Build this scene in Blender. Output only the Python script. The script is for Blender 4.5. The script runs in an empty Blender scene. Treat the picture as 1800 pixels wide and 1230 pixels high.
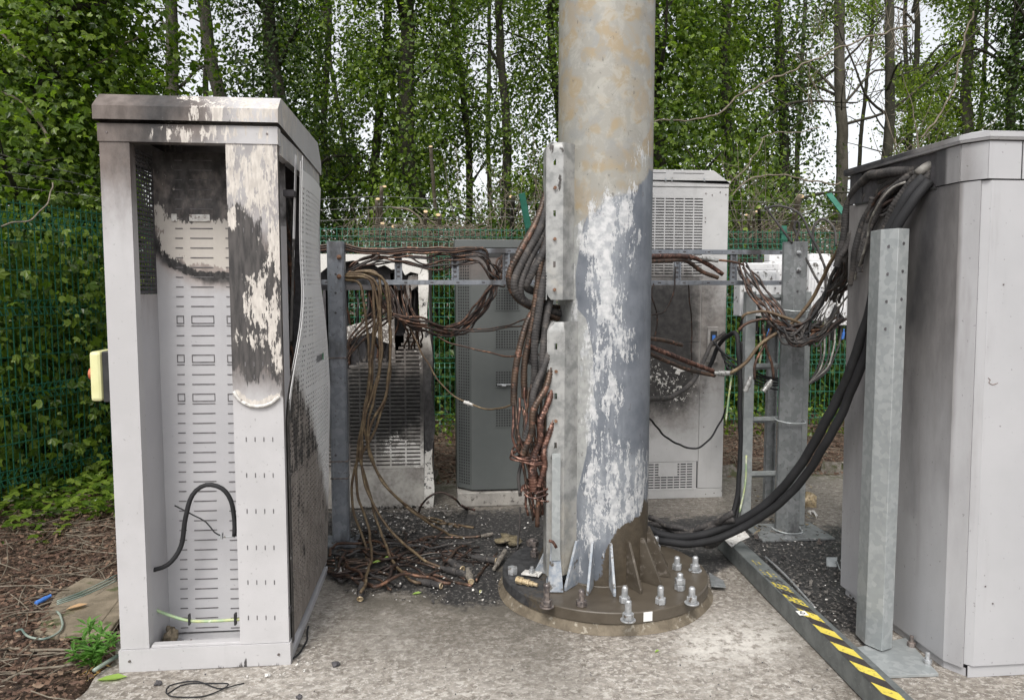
import bpy, math, random
import numpy as np
from mathutils import Vector, Matrix
R = math.radians
random.seed(7); RNG = np.random.default_rng(7)
SC = bpy.context.scene
COL = SC.collection

# ---------------------------------------------------------------- camera
YAW, PITCH, FOC, EYE = 5.5, -4.5, 1300.0, 1.5      # focal length in px of an 1800 px wide frame
cam_d = bpy.data.cameras.new('camera'); cam = bpy.data.objects.new('camera', cam_d); COL.objects.link(cam)
cam.location = (0, 0, EYE); cam.rotation_euler = (R(90 + PITCH), 0, R(-YAW))
cam_d.sensor_width = 36; cam_d.lens = FOC / 1800 * 36; cam_d.clip_start = 0.05; cam_d.clip_end = 600
SC.camera = cam
# ---------------------------------------------------------------- world, sun, exposure
W = bpy.data.worlds.new("World"); SC.world = W; W.use_nodes = True
wn = W.node_tree.nodes; wl = W.node_tree.links
bg = wn['Background']
sky = wn.new('ShaderNodeTexSky'); sky.sky_type = 'NISHITA'; sky.sun_disc = False
sky.sun_elevation = R(52); sky.sun_rotation = R(200); sky.dust_density = 3.0; sky.air_density = 1.0; sky.ozone_density = 1.0
hs = wn.new('ShaderNodeHueSaturation'); hs.inputs['Saturation'].default_value = 0.16
wl.new(sky.outputs[0], hs.inputs['Color']); wl.new(hs.outputs[0], bg.inputs['Color'])
bg.inputs['Strength'].default_value = 0.15
sd = bpy.data.lights.new('sun', 'SUN'); sun = bpy.data.objects.new('sun', sd); COL.objects.link(sun)
sd.energy = 1.3; sd.angle = R(18); sd.color = (1.0, 0.96, 0.9)
sun.rotation_euler = (R(38), 0, R(-20))
SC.view_settings.view_transform = 'Standard'; SC.view_settings.look = 'None'
SC.view_settings.exposure = 0.72; SC.view_settings.gamma = 1.0

# ---------------------------------------------------------------- image pixel to world helpers
_y, _p = R(YAW), R(PITCH)
FW = np.array([math.sin(_y)*math.cos(_p), math.cos(_y)*math.cos(_p), math.sin(_p)])
RT = np.array([math.cos(_y), -math.sin(_y), 0.0]); UP = np.cross(RT, FW)
C0 = np.array([0, 0, EYE])
def ray(x, y): return FW + RT*(x-900)/FOC + UP*(615-y)/FOC
def G(x, y, z=0.0):
    d = ray(x, y); return C0 + d*(z-EYE)/d[2]
def A(x, y, Y):
    d = ray(x, y); return C0 + d*Y/d[1]
def XP(x, y, X):
    d = ray(x, y); return C0 + d*X/d[0]
def to_pixels(co):                                   # points projected through the camera to image pixels, used to lay out stains
    v = np.asarray(co) - C0; z = v @ FW
    return 900 + FOC*(v @ RT)/z, 615 - FOC*(v @ UP)/z

# ---------------------------------------------------------------- object helpers
def link(o, parent=None):
    COL.objects.link(o)
    if parent is not None: o.parent = parent
    return o
def tag(o, label=None, cat=None, group=None, kind=None):
    if label: o['label'] = label
    if cat: o['category'] = cat
    if group: o['group'] = group
    if kind: o['kind'] = kind
    return o
def thing(name, label, cat, group=None, loc=(0, 0, 0)):
    o = bpy.data.objects.new(name, None); link(o); o.location = loc; o.empty_display_size = .1
    return tag(o, label, cat, group)
def fast(name, V, F, mat, parent=None, smooth=False, mats=None, mi=None):
    V = np.asarray(V, dtype=np.float32).reshape(-1, 3)
    if parent is not None:
        V = V - np.array(parent_loc(parent), dtype=np.float32)
    me = bpy.data.meshes.new(name)
    if isinstance(F, np.ndarray):
        n, k = F.shape
        me.vertices.add(len(V)); me.vertices.foreach_set('co', V.ravel())
        me.loops.add(n*k); me.loops.foreach_set('vertex_index', F.astype(np.int32).ravel())
        me.polygons.add(n); me.polygons.foreach_set('loop_start', np.arange(0, n*k, k, dtype=np.int32))
        me.polygons.foreach_set('loop_total', np.full(n, k, dtype=np.int32))
        me.update(calc_edges=True)
    else:
        me.from_pydata([tuple(map(float, v)) for v in V], [], F); me.update()
    me.polygons.foreach_set('use_smooth', np.full(len(me.polygons), bool(smooth)))
    for m in (mats or [mat]): me.materials.append(m)
    if mi is not None: me.polygons.foreach_set('material_index', np.array(mi, dtype=np.int32))
    o = bpy.data.objects.new(name, me); link(o, parent)
    return o
def parent_loc(p):
    l = Vector((0, 0, 0))
    while p is not None:
        l = l + p.location; p = p.parent
    return l
class MB:
    def __init__(s): s.v = []; s.f = []; s.m = []
    def add(s, V, F, mi=0):
        b = len(s.v); s.v += [tuple(map(float, v)) for v in V]; s.f += [tuple(b+i for i in f) for f in F]; s.m += [mi]*len(F); return s
    def box(s, x0, x1, y0, y1, z0, z1, mi=0):
        V = [(x, y, z) for z in (z0, z1) for y in (y0, y1) for x in (x0, x1)]
        return s.add(V, [(0, 2, 3, 1), (4, 5, 7, 6), (0, 1, 5, 4), (2, 6, 7, 3), (0, 4, 6, 2), (1, 3, 7, 5)], mi)
    def obox(s, c, ax, ay, az, mi=0):              # centre and three half-axis vectors
        c, ax, ay, az = map(np.array, (c, ax, ay, az))
        V = [c + i*ax + j*ay + k*az for k in (-1, 1) for j in (-1, 1) for i in (-1, 1)]
        return s.add(V, [(0, 2, 3, 1), (4, 5, 7, 6), (0, 1, 5, 4), (2, 6, 7, 3), (0, 4, 6, 2), (1, 3, 7, 5)], mi)
    def prism(s, pts, d, mi=0):                    # planar polygon extruded by vector d
        n = len(pts); P = [np.array(p, float) for p in pts]; d = np.array(d, float)
        return s.add(P + [p + d for p in P], [tuple(range(n))[::-1], tuple(range(n, 2*n))] + [(i, (i+1) % n, n+(i+1) % n, n+i) for i in range(n)], mi)
    def cyl(s, a, b, r, r2=None, n=12, mi=0, cap=True, rot=0.0):
        a, b = np.array(a, float), np.array(b, float); r2 = r if r2 is None else r2
        d = b-a; d /= np.linalg.norm(d); u = np.cross(d, (0, 0, 1) if abs(d[2]) < .9 else (1, 0, 0)); u /= np.linalg.norm(u); w = np.cross(d, u)
        an = [2*math.pi*i/n + rot for i in range(n)]
        V = [a + r*(math.cos(t)*u + math.sin(t)*w) for t in an] + [b + r2*(math.cos(t)*u + math.sin(t)*w) for t in an]
        F = [(i, (i+1) % n, n+(i+1) % n, n+i) for i in range(n)]
        if cap: F += [tuple(range(n))[::-1], tuple(range(n, 2*n))]
        return s.add(V, F, mi)
    def tube(s, P, r, n=8, mi=0):
        V, F = tubegeo(P, r, n); return s.add(V, [tuple(f) for f in F] , mi)
    def ring(s, c, d, R0, r, n=16, k=6, mi=0):
        c = np.array(c, float); d = np.array(d, float); d /= np.linalg.norm(d); u = np.cross(d, (0, 0, 1) if abs(d[2]) < .9 else (1, 0, 0)); u /= np.linalg.norm(u); w = np.cross(d, u)
        V = []; F = []
        for i in range(n):
            t = 2*math.pi*i/n; e = math.cos(t)*u + math.sin(t)*w
            for j in range(k):
                q = 2*math.pi*j/k; V.append(c + e*(R0 + r*math.cos(q)) + d*r*math.sin(q))
        for i in range(n):
            for j in range(k): F.append((i*k+j, ((i+1) % n)*k+j, ((i+1) % n)*k+(j+1) % k, i*k+(j+1) % k))
        return s.add(V, F, mi)
    def build(s, name, mat, parent=None, bevel=0, smooth=False, mats=None):
        o = fast(name, s.v, s.f, mat, parent, smooth, mats, s.m if mats else None)
        if bevel:
            b = o.modifiers.new('b', 'BEVEL'); b.width = bevel; b.segments = 2; b.limit_method = 'ANGLE'
        return o
def catmull(P, step):
    P = [np.array(p, float) for p in P]; P = [2*P[0]-P[1]] + P + [2*P[-1]-P[-2]]; out = []
    for i in range(1, len(P)-2):
        p0, p1, p2, p3 = P[i-1:i+3]; n = max(2, int(np.linalg.norm(p2-p1)/step))
        for k in range(n):
            t = k/n; out.append(.5*((2*p1)+(-p0+p2)*t+(2*p0-5*p1+4*p2-p3)*t*t+(-p0+3*p1-3*p2+p3)*t**3))
    out.append(P[-2]); return np.array(out)
def tubegeo(P, r, n=8):
    P = np.asarray(P, float); m = len(P); r = np.broadcast_to(np.asarray(r, float), (m,))
    T = np.gradient(P, axis=0); T /= np.linalg.norm(T, axis=1)[:, None] + 1e-9
    u = np.cross(T[0], (0.3, 0.1, 1)); u /= np.linalg.norm(u) + 1e-9; U = []
    for i in range(m):
        u = u - T[i]*(u @ T[i]); u /= np.linalg.norm(u) + 1e-9; U.append(u)
    U = np.array(U); Wv = np.cross(T, U); a = np.arange(n)*2*math.pi/n
    V = P[:, None] + r[:, None, None]*(np.cos(a)[None, :, None]*U[:, None] + np.sin(a)[None, :, None]*Wv[:, None])
    V = V.reshape(-1, 3); i = np.arange(m-1)[:, None]*n; j = np.arange(n)[None]; jn = (j+1) % n
    F = np.stack([i+j, i+jn, i+n+jn, i+n+j], -1).reshape(-1, 4).tolist()
    F += [list(range(n))[::-1], list(range((m-1)*n, m*n))]
    return V, F
def px(pts, dz=0.0):                               # (x, y) image pixels at world depth Y; Y None = lying on the ground at height dz
    return [G(p[0], p[1], dz) if p[2] is None else A(*p) for p in pts]
def cable(name, pts, r, mat, label=None, cat='cable', group=None, corr=0, parent=None, n=8, jit=0.0, dz=None, seed=None):
    rr = random.Random(seed if seed is not None else hash(str(pts)) % 9999 if False else int(pts[0][0]*7+pts[-1][1]*3))
    P = px(pts, r if dz is None else dz)
    P = catmull(P, .02 if not corr else .0045)
    if jit:
        ph = [rr.uniform(0, 6) for _ in range(6)]; s = np.arange(len(P))*(.02 if not corr else .0045)
        P = P + jit*np.stack([np.sin(s*17+ph[0])+.5*np.sin(s*41+ph[1]), np.sin(s*19+ph[2]), np.sin(s*15+ph[3])+.5*np.sin(s*37+ph[4])], 1)
        P[:, 2] = np.maximum(P[:, 2], r*.6)
    rad = r
    if corr: rad = r*(1 + corr*np.where(np.arange(len(P)) % 3 == 0, -1.0, .4))
    V, F = tubegeo(P, rad, n)
    o = fast(name, V, F, mat, parent, smooth=not corr or True)
    if label: tag(o, label, cat, group)
    return o
# ---------------------------------------------------------------- stain fields (1 inside, 0 outside, .5 on the edge)
def seg(x, y, x1, y1, x2, y2, r, soft=None):
    soft = soft or r; dx, dy = x2-x1, y2-y1; L = dx*dx+dy*dy + 1e-9
    t = np.clip(((x-x1)*dx+(y-y1)*dy)/L, 0, 1); d = np.hypot(x-x1-t*dx, y-y1-t*dy)
    return np.clip(.5+(r-d)/(2*soft), 0, 1)
def poly(x, y, pts, soft=20):
    n = len(pts); ins = np.zeros(x.shape, bool); dm = np.full(x.shape, 1e9)
    for i in range(n):
        x1, y1 = pts[i]; x2, y2 = pts[(i+1) % n]
        c = ((y1 > y) != (y2 > y)) & (x < (x2-x1)*(y-y1)/(y2-y1+1e-9)+x1); ins ^= c
        dx, dy = x2-x1, y2-y1; t = np.clip(((x-x1)*dx+(y-y1)*dy)/(dx*dx+dy*dy+1e-9), 0, 1)
        dm = np.minimum(dm, np.hypot(x-x1-t*dx, y-y1-t*dy))
    return np.clip(.5+np.where(ins, dm, -dm)/(2*soft), 0, 1)
def stain(o, fn):
    me = o.data; n = len(me.vertices); co = np.empty(n*3, dtype=np.float32); me.vertices.foreach_get('co', co)
    co = co.reshape(-1, 3) + np.array(parent_loc(o), dtype=np.float32)
    x, y = to_pixels(co.astype(float)); ch = fn(x, y, co)
    m = np.zeros((n, 4), dtype=np.float32)
    for i, c in enumerate(ch): m[:, i] = c
    at = me.color_attributes.new('mask', 'FLOAT_COLOR', 'POINT'); at.data.foreach_set('color', m.ravel())
    return o
def sheet(o0, du, dv, nu, nv, warp=None):          # gridded rectangle
    o0, du, dv = map(lambda a: np.array(a, float), (o0, du, dv))
    u, v = np.meshgrid(np.linspace(0, 1, nu+1), np.linspace(0, 1, nv+1))
    V = o0 + u[..., None]*du + v[..., None]*dv; V = V.reshape(-1, 3)
    if warp is not None: V = warp(V, u.ravel(), v.ravel())
    i = np.arange(nv)[:, None]*(nu+1); j = np.arange(nu)[None]
    F = np.stack([i+j, i+j+1, i+nu+2+j, i+nu+1+j], -1).reshape(-1, 4)
    return V, F
def solid(o, t, off=-1):
    m = o.modifiers.new('t', 'SOLIDIFY'); m.thickness = t; m.offset = off; return o
def gbox(name, x0, x1, y0, y1, z0, z1, mat, parent, d=.025, bevel=.003):   # box with gridded faces, for stains
    V = []; F = []; b = 0
    for o0, du, dv in (((x0, y0, z0), (x1-x0, 0, 0), (0, 0, z1-z0)), ((x1, y0, z0), (0, y1-y0, 0), (0, 0, z1-z0)), ((x1, y1, z0), (x0-x1, 0, 0), (0, 0, z1-z0)),
                       ((x0, y1, z0), (0, y0-y1, 0), (0, 0, z1-z0)), ((x0, y0, z1), (x1-x0, 0, 0), (0, y1-y0, 0)), ((x0, y1, z0), (x1-x0, 0, 0), (0, y0-y1, 0))):
        nu = max(1, int(np.linalg.norm(du)/d)); nv = max(1, int(np.linalg.norm(dv)/d))
        v, f = sheet(o0, du, dv, nu, nv); V.append(v); F.append(f+b); b += len(v)
    return fast(name, np.concatenate(V), np.concatenate(F), mat, parent)
def perf(name, o0, du, dv, cu, cv, hole, mat, parent, warp=None, th=.0015):
    """plate with real holes: cu, cv are cell edges (0..1 along du, dv); hole(i, j) says which cells are open"""
    o0, du, dv = map(lambda a: np.array(a, float), (o0, du, dv)); cu = np.array(cu); cv = np.array(cv)
    u, v = np.meshgrid(cu, cv); V = (o0 + u[..., None]*du + v[..., None]*dv).reshape(-1, 3)
    if warp is not None: V = warp(V, u.ravel(), v.ravel())
    nu = len(cu); I, J = np.meshgrid(np.arange(len(cu)-1), np.arange(len(cv)-1)); k = ~hole(I, J, cu, cv); a = (J*nu+I)[k]
    F = np.stack([a, a+1, a+nu+1, a+nu], -1)
    o = fast(name, V, F, mat, parent); solid(o, th); return o
def cells(L, hole, bar, margin=0.0):
    n = max(1, int((L-2*margin)/(hole+bar))); m = (L-n*hole-(n-1)*bar)/2; e = [0.0]; p = m
    for _ in range(n): e += [p, p+hole]; p += hole+bar
    return np.array(e+[L])/L
def odd(I, J, cu, cv): return (I % 2 == 1) & (J % 2 == 1)

# ---------------------------------------------------------------- materials
class NT:
    def __init__(s, name):
        s.m = bpy.data.materials.new(name); s.m.use_nodes = True; s.t = s.m.node_tree; s.p = s.t.nodes['Principled BSDF']; s._tc = None
    def L(s, a, b): s.t.links.new(a, b)
    def put(s, sock, v):
        if isinstance(v, bpy.types.NodeSocket): s.L(v, sock)
        elif isinstance(v, (tuple, list)) and len(v) == 3 and sock.type == 'RGBA': sock.default_value = (*v, 1)
        else: sock.default_value = v
    def node(s, t, **kw):
        n = s.t.nodes.new(t)
        for k, v in kw.items(): setattr(n, k, v)
        return n
    def tc(s):
        if s._tc is None: s._tc = s.node('ShaderNodeTexCoord').outputs['Object']
        return s._tc
    def map(s, sc):
        n = s.node('ShaderNodeMapping'); s.L(s.tc(), n.inputs['Vector']); n.inputs['Scale'].default_value = sc; return n.outputs[0]
    def noise(s, scale, detail=6, stretch=None, rough=.6, dist=0.0):
        n = s.node('ShaderNodeTexNoise'); s.L(s.map(stretch) if stretch else s.tc(), n.inputs['Vector'])
        n.inputs['Scale'].default_value = scale; n.inputs['Detail'].default_value = detail; n.inputs['Roughness'].default_value = rough; n.inputs['Distortion'].default_value = dist
        return n.outputs['Fac']
    def voro(s, scale, feat='F1', out='Distance', stretch=None, rnd=1.0):
        n = s.node('ShaderNodeTexVoronoi', feature=feat); s.L(s.map(stretch) if stretch else s.tc(), n.inputs['Vector']); n.inputs['Scale'].default_value = scale
        n.inputs['Randomness'].default_value = rnd
        return n.outputs[out]
    def math(s, op, a, b=0.0, c=0.0):
        n = s.node('ShaderNodeMath', operation=op); s.put(n.inputs[0], a); s.put(n.inputs[1], b); s.put(n.inputs[2], c); return n.outputs[0]
    def ramp(s, f, lo, hi, a=0.0, b=1.0):
        n = s.node('ShaderNodeMapRange', interpolation_type='SMOOTHSTEP'); s.put(n.inputs[0], f); s.put(n.inputs[1], lo); s.put(n.inputs[2], hi); s.put(n.inputs[3], a); s.put(n.inputs[4], b); return n.outputs[0]
    def mix(s, f, a, b):
        n = s.node('ShaderNodeMix', data_type='RGBA'); s.put(n.inputs[0], f); s.put(n.inputs[6], a); s.put(n.inputs[7], b); return n.outputs[2]
    def mixf(s, f, a, b):
        n = s.node('ShaderNodeMix', data_type='FLOAT'); s.put(n.inputs[0], f); s.put(n.inputs[2], a); s.put(n.inputs[3], b); return n.outputs[0]
    def mask(s):
        n = s.node('ShaderNodeAttribute', attribute_name='mask'); q = s.node('ShaderNodeSeparateColor'); s.L(n.outputs['Color'], q.inputs[0])
        return [q.outputs[0], q.outputs[1], q.outputs[2], n.outputs['Alpha']]
    def bump(s, h, st=.3, d=.01):
        n = s.node('ShaderNodeBump'); s.put(n.inputs['Height'], h); n.inputs['Strength'].default_value = st; n.inputs['Distance'].default_value = d; s.L(n.outputs[0], s.p.inputs['Normal']); return n
    def out(s, col, rough=.6, metal=0.0):
        s.put(s.p.inputs['Base Color'], col); s.put(s.p.inputs['Roughness'], rough); s.put(s.p.inputs['Metallic'], metal); return s.m
def layered(name, base, base2, bscale, layers, rough=.55, metal=0.0, bump=.15, grime=.15, bstretch=None):
    """painted metal with stain layers: (channel, colour, colour2, amp, soft, noise scale, stretch, roughness)"""
    t = NT(name); n0 = t.noise(bscale, 5, bstretch)
    col = t.mix(t.ramp(n0, .35, .65), base, base2); ro = rough; ch = t.mask(); hb = t.noise(180, 3)
    for (c, c1, c2, amp, soft, sc, stv, rg) in layers:
        n = t.noise(sc, 9, stv, .68); n2 = t.noise(sc*2.7, 5, stv)
        nn_ = t.math('ADD', t.math('MULTIPLY', t.math('SUBTRACT', n, .5), 2.3*amp), t.math('MULTIPLY', t.math('SUBTRACT', t.noise(sc*4.5, 4, stv, .6), .5), .9*amp)); v = t.math('ADD', ch[c], nn_)
        v = t.math('MULTIPLY', t.ramp(v, .5-soft, .5+soft), t.ramp(ch[c], .02, .15))
        col = t.mix(v, col, t.mix(t.ramp(n2, .3, .7), c1, c2)); ro = t.mixf(v, ro, rg)
    if grime:
        g = t.ramp(t.noise(9, 8, (1, 1, .12)), .55, .8, 0, grime); col = t.mix(g, col, (.12, .10, .09))
        g = t.ramp(t.noise(60, 4), .66, .72, 0, grime*1.5); col = t.mix(g, col, (.06, .05, .045))
    t.bump(hb, bump, .002)
    return t.out(col, ro, metal)
def plain(name, c1, c2, scale=20, rough=.6, metal=0.0, bump=.2, stretch=None, c3=None, s3=70, lo=.35, hi=.65, bd=.003):
    t = NT(name); n = t.noise(scale, 7, stretch); col = t.mix(t.ramp(n, lo, hi), c1, c2)
    if c3: col = t.mix(t.ramp(t.noise(s3, 5, stretch), .56, .66), col, c3)
    if bump: t.bump(t.noise(scale*4, 5), bump, bd)
    return t.out(col, rough, metal)
SOOT = (.018, .017, .017); SOOT2 = (.055, .052, .052); SCORCH = (.20, .155, .13); SCORCH2 = (.30, .25, .22)
CREAM = (.52, .485, .435); LG = (.42, .412, .415); LG2 = (.47, .46, .465)
M = {}
drip = (1, 1, .16)
M['cabinet'] = layered('cabinet_paint', LG, LG2, 3, [
    (1, (.085, .066, .056), (.165, .135, .12), .3, .46, 7, (1, 1, .5), .65),
    (2, (.03, .028, .028), SOOT2, .4, .4, 10, (1, 1, .6), .8),
    (0, (.035, .033, .033), (.085, .078, .075), 1.0, .10, 24, drip, .85),
    (3, (.42, .385, .35), (.60, .56, .51), 1.5, .06, 34, (1, 1, .22), .7)], grime=.22)
M['cabinet_in'] = layered('cabinet_inner_paint', (.42, .415, .43), (.46, .455, .465), 3, [
    (1, (.24, .2, .18), (.36, .31, .285), .35, .42, 8, (1, 1, .4), .65),
    (2, (.03, .028, .028), (.09, .085, .083), .5, .3, 10, (1, 1, .6), .8),
    (0, SOOT, SOOT2, .5, .06, 26, (1, 1, .6), .85),
    (3, CREAM, (.5, .46, .42), .9, .06, 34, (1, 1, .35), .7)], grime=.2)
M['slot_line'] = plain('slot_line', (.09, .085, .088), (.15, .142, .145), 30, .8)
M['cabinet_side'] = layered('side_mesh_paint', (.66, .655, .655), (.72, .71, .705), 3, [
    (1, (.19, .165, .148), (.29, .26, .235), .35, .3, 8, (1, 1, .5), .65),
    (0, (.035, .032, .03), (.075, .068, .063), 1.0, .1, 22, (1, 1, .4), .85)], grime=.2)
M['slot'] = plain('slot_dark', (.05, .048, .05), (.08, .075, .08), 30, .8)
M['right_cab'] = layered('right_cabinet_paint', (.375, .374, .384), (.41, .408, .418), 2, [
    (1, (.14, .132, .13), (.20, .19, .187), .2, .45, 6, (1, 1, .3), .6),
    (2, (.03, .03, .034), (.06, .058, .06), .22, .4, 7, (1, 1, .4), .8),
    (0, SOOT, SOOT2, .9, .08, 24, drip, .85)], grime=.38)
M['louv'] = layered('louvre_paint', (.40, .38, .35), (.48, .46, .42), 4, [
    (1, (.11, .095, .085), (.2, .18, .165), .5, .35, 10, None, .65),
    (2, SOOT, (.05, .048, .045), .5, .3, 12, None, .8),
    (0, SOOT, SOOT2, 1.0, .06, 20, (1, 1, .5), .85),
    (3, (.62, .6, .56), (.7, .68, .64), .8, .06, 30, None, .6)], grime=.4)
M['dark_cab'] = layered('dark_cabinet_paint', (.088, .096, .094), (.105, .113, .110), 3, [
    (1, (.115, .10, .093), (.15, .132, .122), .3, .3, 6, None, .6),
    (0, SOOT, SOOT2, 1.0, .06, 24, (1, 1, .15), .85)], grime=.35, rough=.5)
M['tall_cab'] = layered('tall_cabinet_paint', (.43, .425, .42), (.48, .475, .47), 4, [
    (1, (.17, .155, .145), (.25, .235, .22), .35, .4, 8, None, .6),
    (2, SOOT, (.045, .042, .04), .35, .3, 9, None, .75),
    (3, (.6, .58, .54), (.7, .68, .64), 1.1, .04, 42, None, .6)], grime=.3)
t = NT('pole_paint'); ch = t.mask()
v1 = t.voro(17, 'SMOOTH_F1', 'Color'); sp = t.node('ShaderNodeSeparateColor'); t.L(v1, sp.inputs[0])
tan = t.mix(t.ramp(sp.outputs[0], .35, .6), (.27, .26, .23), (.29, .235, .155)); tan = t.mix(t.ramp(t.noise(13, 6, None, .7, .5), .47, .60, 0, .7), tan, (.34, .33, .295)); tan = t.mix(t.ramp(t.noise(6, 4), .5, .62, 0, .6), tan, (.22, .225, .22))
tan = t.mix(t.ramp(t.noise(7, 5, (1, 1, .7), .7, .4), .52, .64, 0, .55), tan, (.30, .235, .15))
blue = t.mix(t.ramp(t.noise(5, 6), .35, .65), (.105, .118, .14), (.17, .185, .21)); blue = t.mix(t.ramp(t.noise(14, 7, (1, 1, .15)), .5, .75, 0, .5), blue, (.26, .28, .305))
col = blue; fb = .0
def lay(col, c, amp, soft, nz, c1, c2, op=1.0):
    v = t.math('ADD', ch[c], t.math('MULTIPLY', t.math('SUBTRACT', nz, .5), amp*2.0)); v = t.math('MULTIPLY', t.ramp(v, .5-soft, .5+soft), t.ramp(ch[c], .02, .12, 0, op))
    return t.mix(v, col, t.mix(t.ramp(t.noise(30, 6), .35, .65), c1, c2)), v
vt = t.math('ADD', ch[0], t.math('MULTIPLY', t.math('SUBTRACT', t.noise(18, 8, (1, 1, .5), .7), .5), .7)); vt = t.ramp(vt, .44, .56)
col = t.mix(vt, col, tan)
col, _ = lay(col, 1, .1, .04, t.noise(8, 5), (.27, .275, .268), (.35, .355, .345))
col, _ = lay(col, 2, .9, .25, t.noise(12, 8, (1, 1, .2), .7), (.25, .27, .295), (.36, .375, .39), .55)
wn_ = t.math('ADD', t.math('MULTIPLY', t.noise(24, 10, (1, 1, .28), .75), .72), t.math('MULTIPLY', t.noise(85, 6, (1, 1, .5), .7), .28)); col, vw = lay(col, 2, 3.2, .05, wn_, (.36, .37, .385), (.58, .58, .58), .88)
col, vb = lay(col, 3, .7, .03, t.noise(24, 8, (1, 1, .6), .7), (.060, .048, .034), (.085, .068, .048))
n = t.noise(40, 8, (1, 1, .6), .75); col = t.mix(t.ramp(n, .61, .65, 0, .6), col, (.07, .06, .055))
b = t.math('ADD', t.math('MULTIPLY', vw, .8), t.math('MULTIPLY', t.noise(70, 6), .5)); t.bump(b, .35, .003)
M['pole'] = t.out(col, t.mixf(vb, .48, .42), .12)
M['brown_steel'] = plain('brown_painted_steel', (.060, .048, .035), (.095, .08, .062), 9, .45, .1, .25, c3=(.15, .13, .11), s3=28)
# base plate: brown with soot at its left
M['plate'] = layered('plate_paint', (.060, .048, .034), (.088, .073, .055), 6, [
    (0, (.022, .022, .024), (.06, .06, .062), .8, .12, 14, None, .55)], rough=.42, grime=.35)
def galv(name, a=(.33, .352, .355), b=(.41, .43, .43), sc=48, rough=.42, dark=0.0):
    t = NT(name); v = t.voro(sc, 'F1', 'Color'); q = t.node('ShaderNodeSeparateColor'); t.L(v, q.inputs[0])
    col = t.mix(t.ramp(q.outputs[0], .2, .9), a, b); col = t.mix(t.ramp(t.noise(6, 6), .4, .7, 0, .5), col, tuple(x*.8 for x in a))
    if dark: col = t.mix(t.ramp(t.noise(5, 7, (1, 1, .4)), .62-dark, .78-dark), col, (.07, .068, .07)); col = t.mix(t.ramp(t.noise(50, 5), .62, .68, 0, .6), col, (.05, .045, .04))
    t.bump(t.noise(60, 4), .12, .002); return t.out(col, rough, .35)
M['galv'] = galv('galvanised_steel'); M['galv_old'] = galv('scorched_galvanised_steel', (.19, .205, .23), (.25, .265, .29), 30, .5, .12)
M['galv_mid'] = galv('dull_galvanised_steel', (.20, .212, .215), (.27, .28, .285), 40, .5, .08)
M['galv_burnt'] = layered('heat_stained_galvanised', (.22, .225, .22), (.38, .38, .37), 16, [(0, (.04, .037, .035), (.1, .09, .085), 1.0, .08, 26, (1, 1, .4), .7), (1, (.30, .27, .22), (.4, .37, .31), .4, .3, 8, None, .6)], rough=.42, metal=.25, grime=.35)
M['zinc'] = plain('zinc_bolt', (.30, .31, .32), (.48, .49, .50), 40, .42, .45, .2, c3=(.14, .11, .085), s3=38)
M['bolt_dark'] = plain('dark_bolt', (.09, .08, .08), (.26, .22, .2), 50, .45, .5, .1)
M['beam'] = plain('dark_zinc_beam', (.12, .132, .13), (.18, .193, .19), 14, .5, .3, .1, c3=(.19, .2, .2), s3=90)
M['rust'] = plain('rusty_bolt', (.14, .075, .045), (.25, .14, .09), 60, .7, .3)
def cabm(name, a, b, c=None, rough=.6, metal=0.0, sc=14):
    t = NT(name); n = t.noise(sc, 6); col = t.mix(t.ramp(n, .38, .62), a, b)
    if c: col = t.mix(t.ramp(t.noise(sc*1.7, 5), .55, .62), col, c)
    t.bump(t.noise(160, 4), .3, .002); return t.out(col, rough, metal)
M['c_tan'] = cabm('tan_burnt_cable', (.15, .108, .062), (.095, .062, .038), (.21, .155, .09), .6, .15)
M['c_brown'] = cabm('brown_burnt_cable', (.095, .05, .032), (.045, .028, .022), (.22, .115, .07), .55, .3)
M['c_dkbrown'] = cabm('dark_brown_cable', (.05, .032, .026), (.025, .019, .017), (.10, .055, .038), .55, .3)
M['c_copper'] = cabm('bare_copper', (.15, .075, .055), (.05, .03, .026), (.34, .195, .15), .45, .5, 26)
M['c_copper_dull'] = cabm('sooty_copper', (.105, .07, .05), (.045, .035, .03), (.19, .105, .075), .45, .5, 18)
M['c_char'] = cabm('charred_cable', (.028, .026, .026), (.055, .05, .048), (.085, .075, .068), .75, 0)
M['c_black'] = cabm('black_cable', (.009, .009, .010), (.016, .016, .018), None, .75, 0, 6)
M['c_grey'] = cabm('grey_cable', (.22, .21, .19), (.13, .12, .11), (.35, .34, .3), .6)
M['c_earth'] = cabm('green_yellow_earth', (.50, .52, .25), (.30, .42, .25), (.6, .62, .5), .5, 0, 9)
M['c_greengrey'] = cabm('grey_green_cable', (.12, .17, .15), (.24, .28, .24), None, .5, 0, 5)
M['ash'] = plain('melted_white', (.50, .48, .45), (.66, .65, .62), 40, .7, 0, .5, c3=(.2, .17, .15), s3=60)
M['rru'] = plain('radio_white', (.70, .70, .71), (.8, .8, .8), 14, .6, 0, .4, c3=(.15, .14, .13), s3=26)
M['yellow'] = plain('pale_yellow_plastic', (.60, .59, .30), (.66, .65, .36), 10, .45)
M['orange'] = plain('orange_red_plastic', (.42, .10, .05), (.5, .16, .08), 10, .45)
M['blue'] = plain('blue_plastic', (.05, .16, .50), (.08, .22, .6), 10, .4)
M['bright_orange'] = plain('orange_plug', (.6, .2, .06), (.7, .28, .1), 10, .4)
M['black'] = plain('black_plastic', (.016, .016, .017), (.03, .03, .03), 15, .55)
M['fence'] = plain('green_fence_wire', (.016, .105, .062), (.028, .14, .085), 10, .4, .1, 0)
M['fence_arm'] = plain('green_fence_post', (.018, .11, .075), (.03, .15, .105), 10, .45, .1, .1)
M['wire'] = plain('barbed_wire', (.16, .16, .16), (.26, .25, .24), 30, .5, .5, 0)
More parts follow.
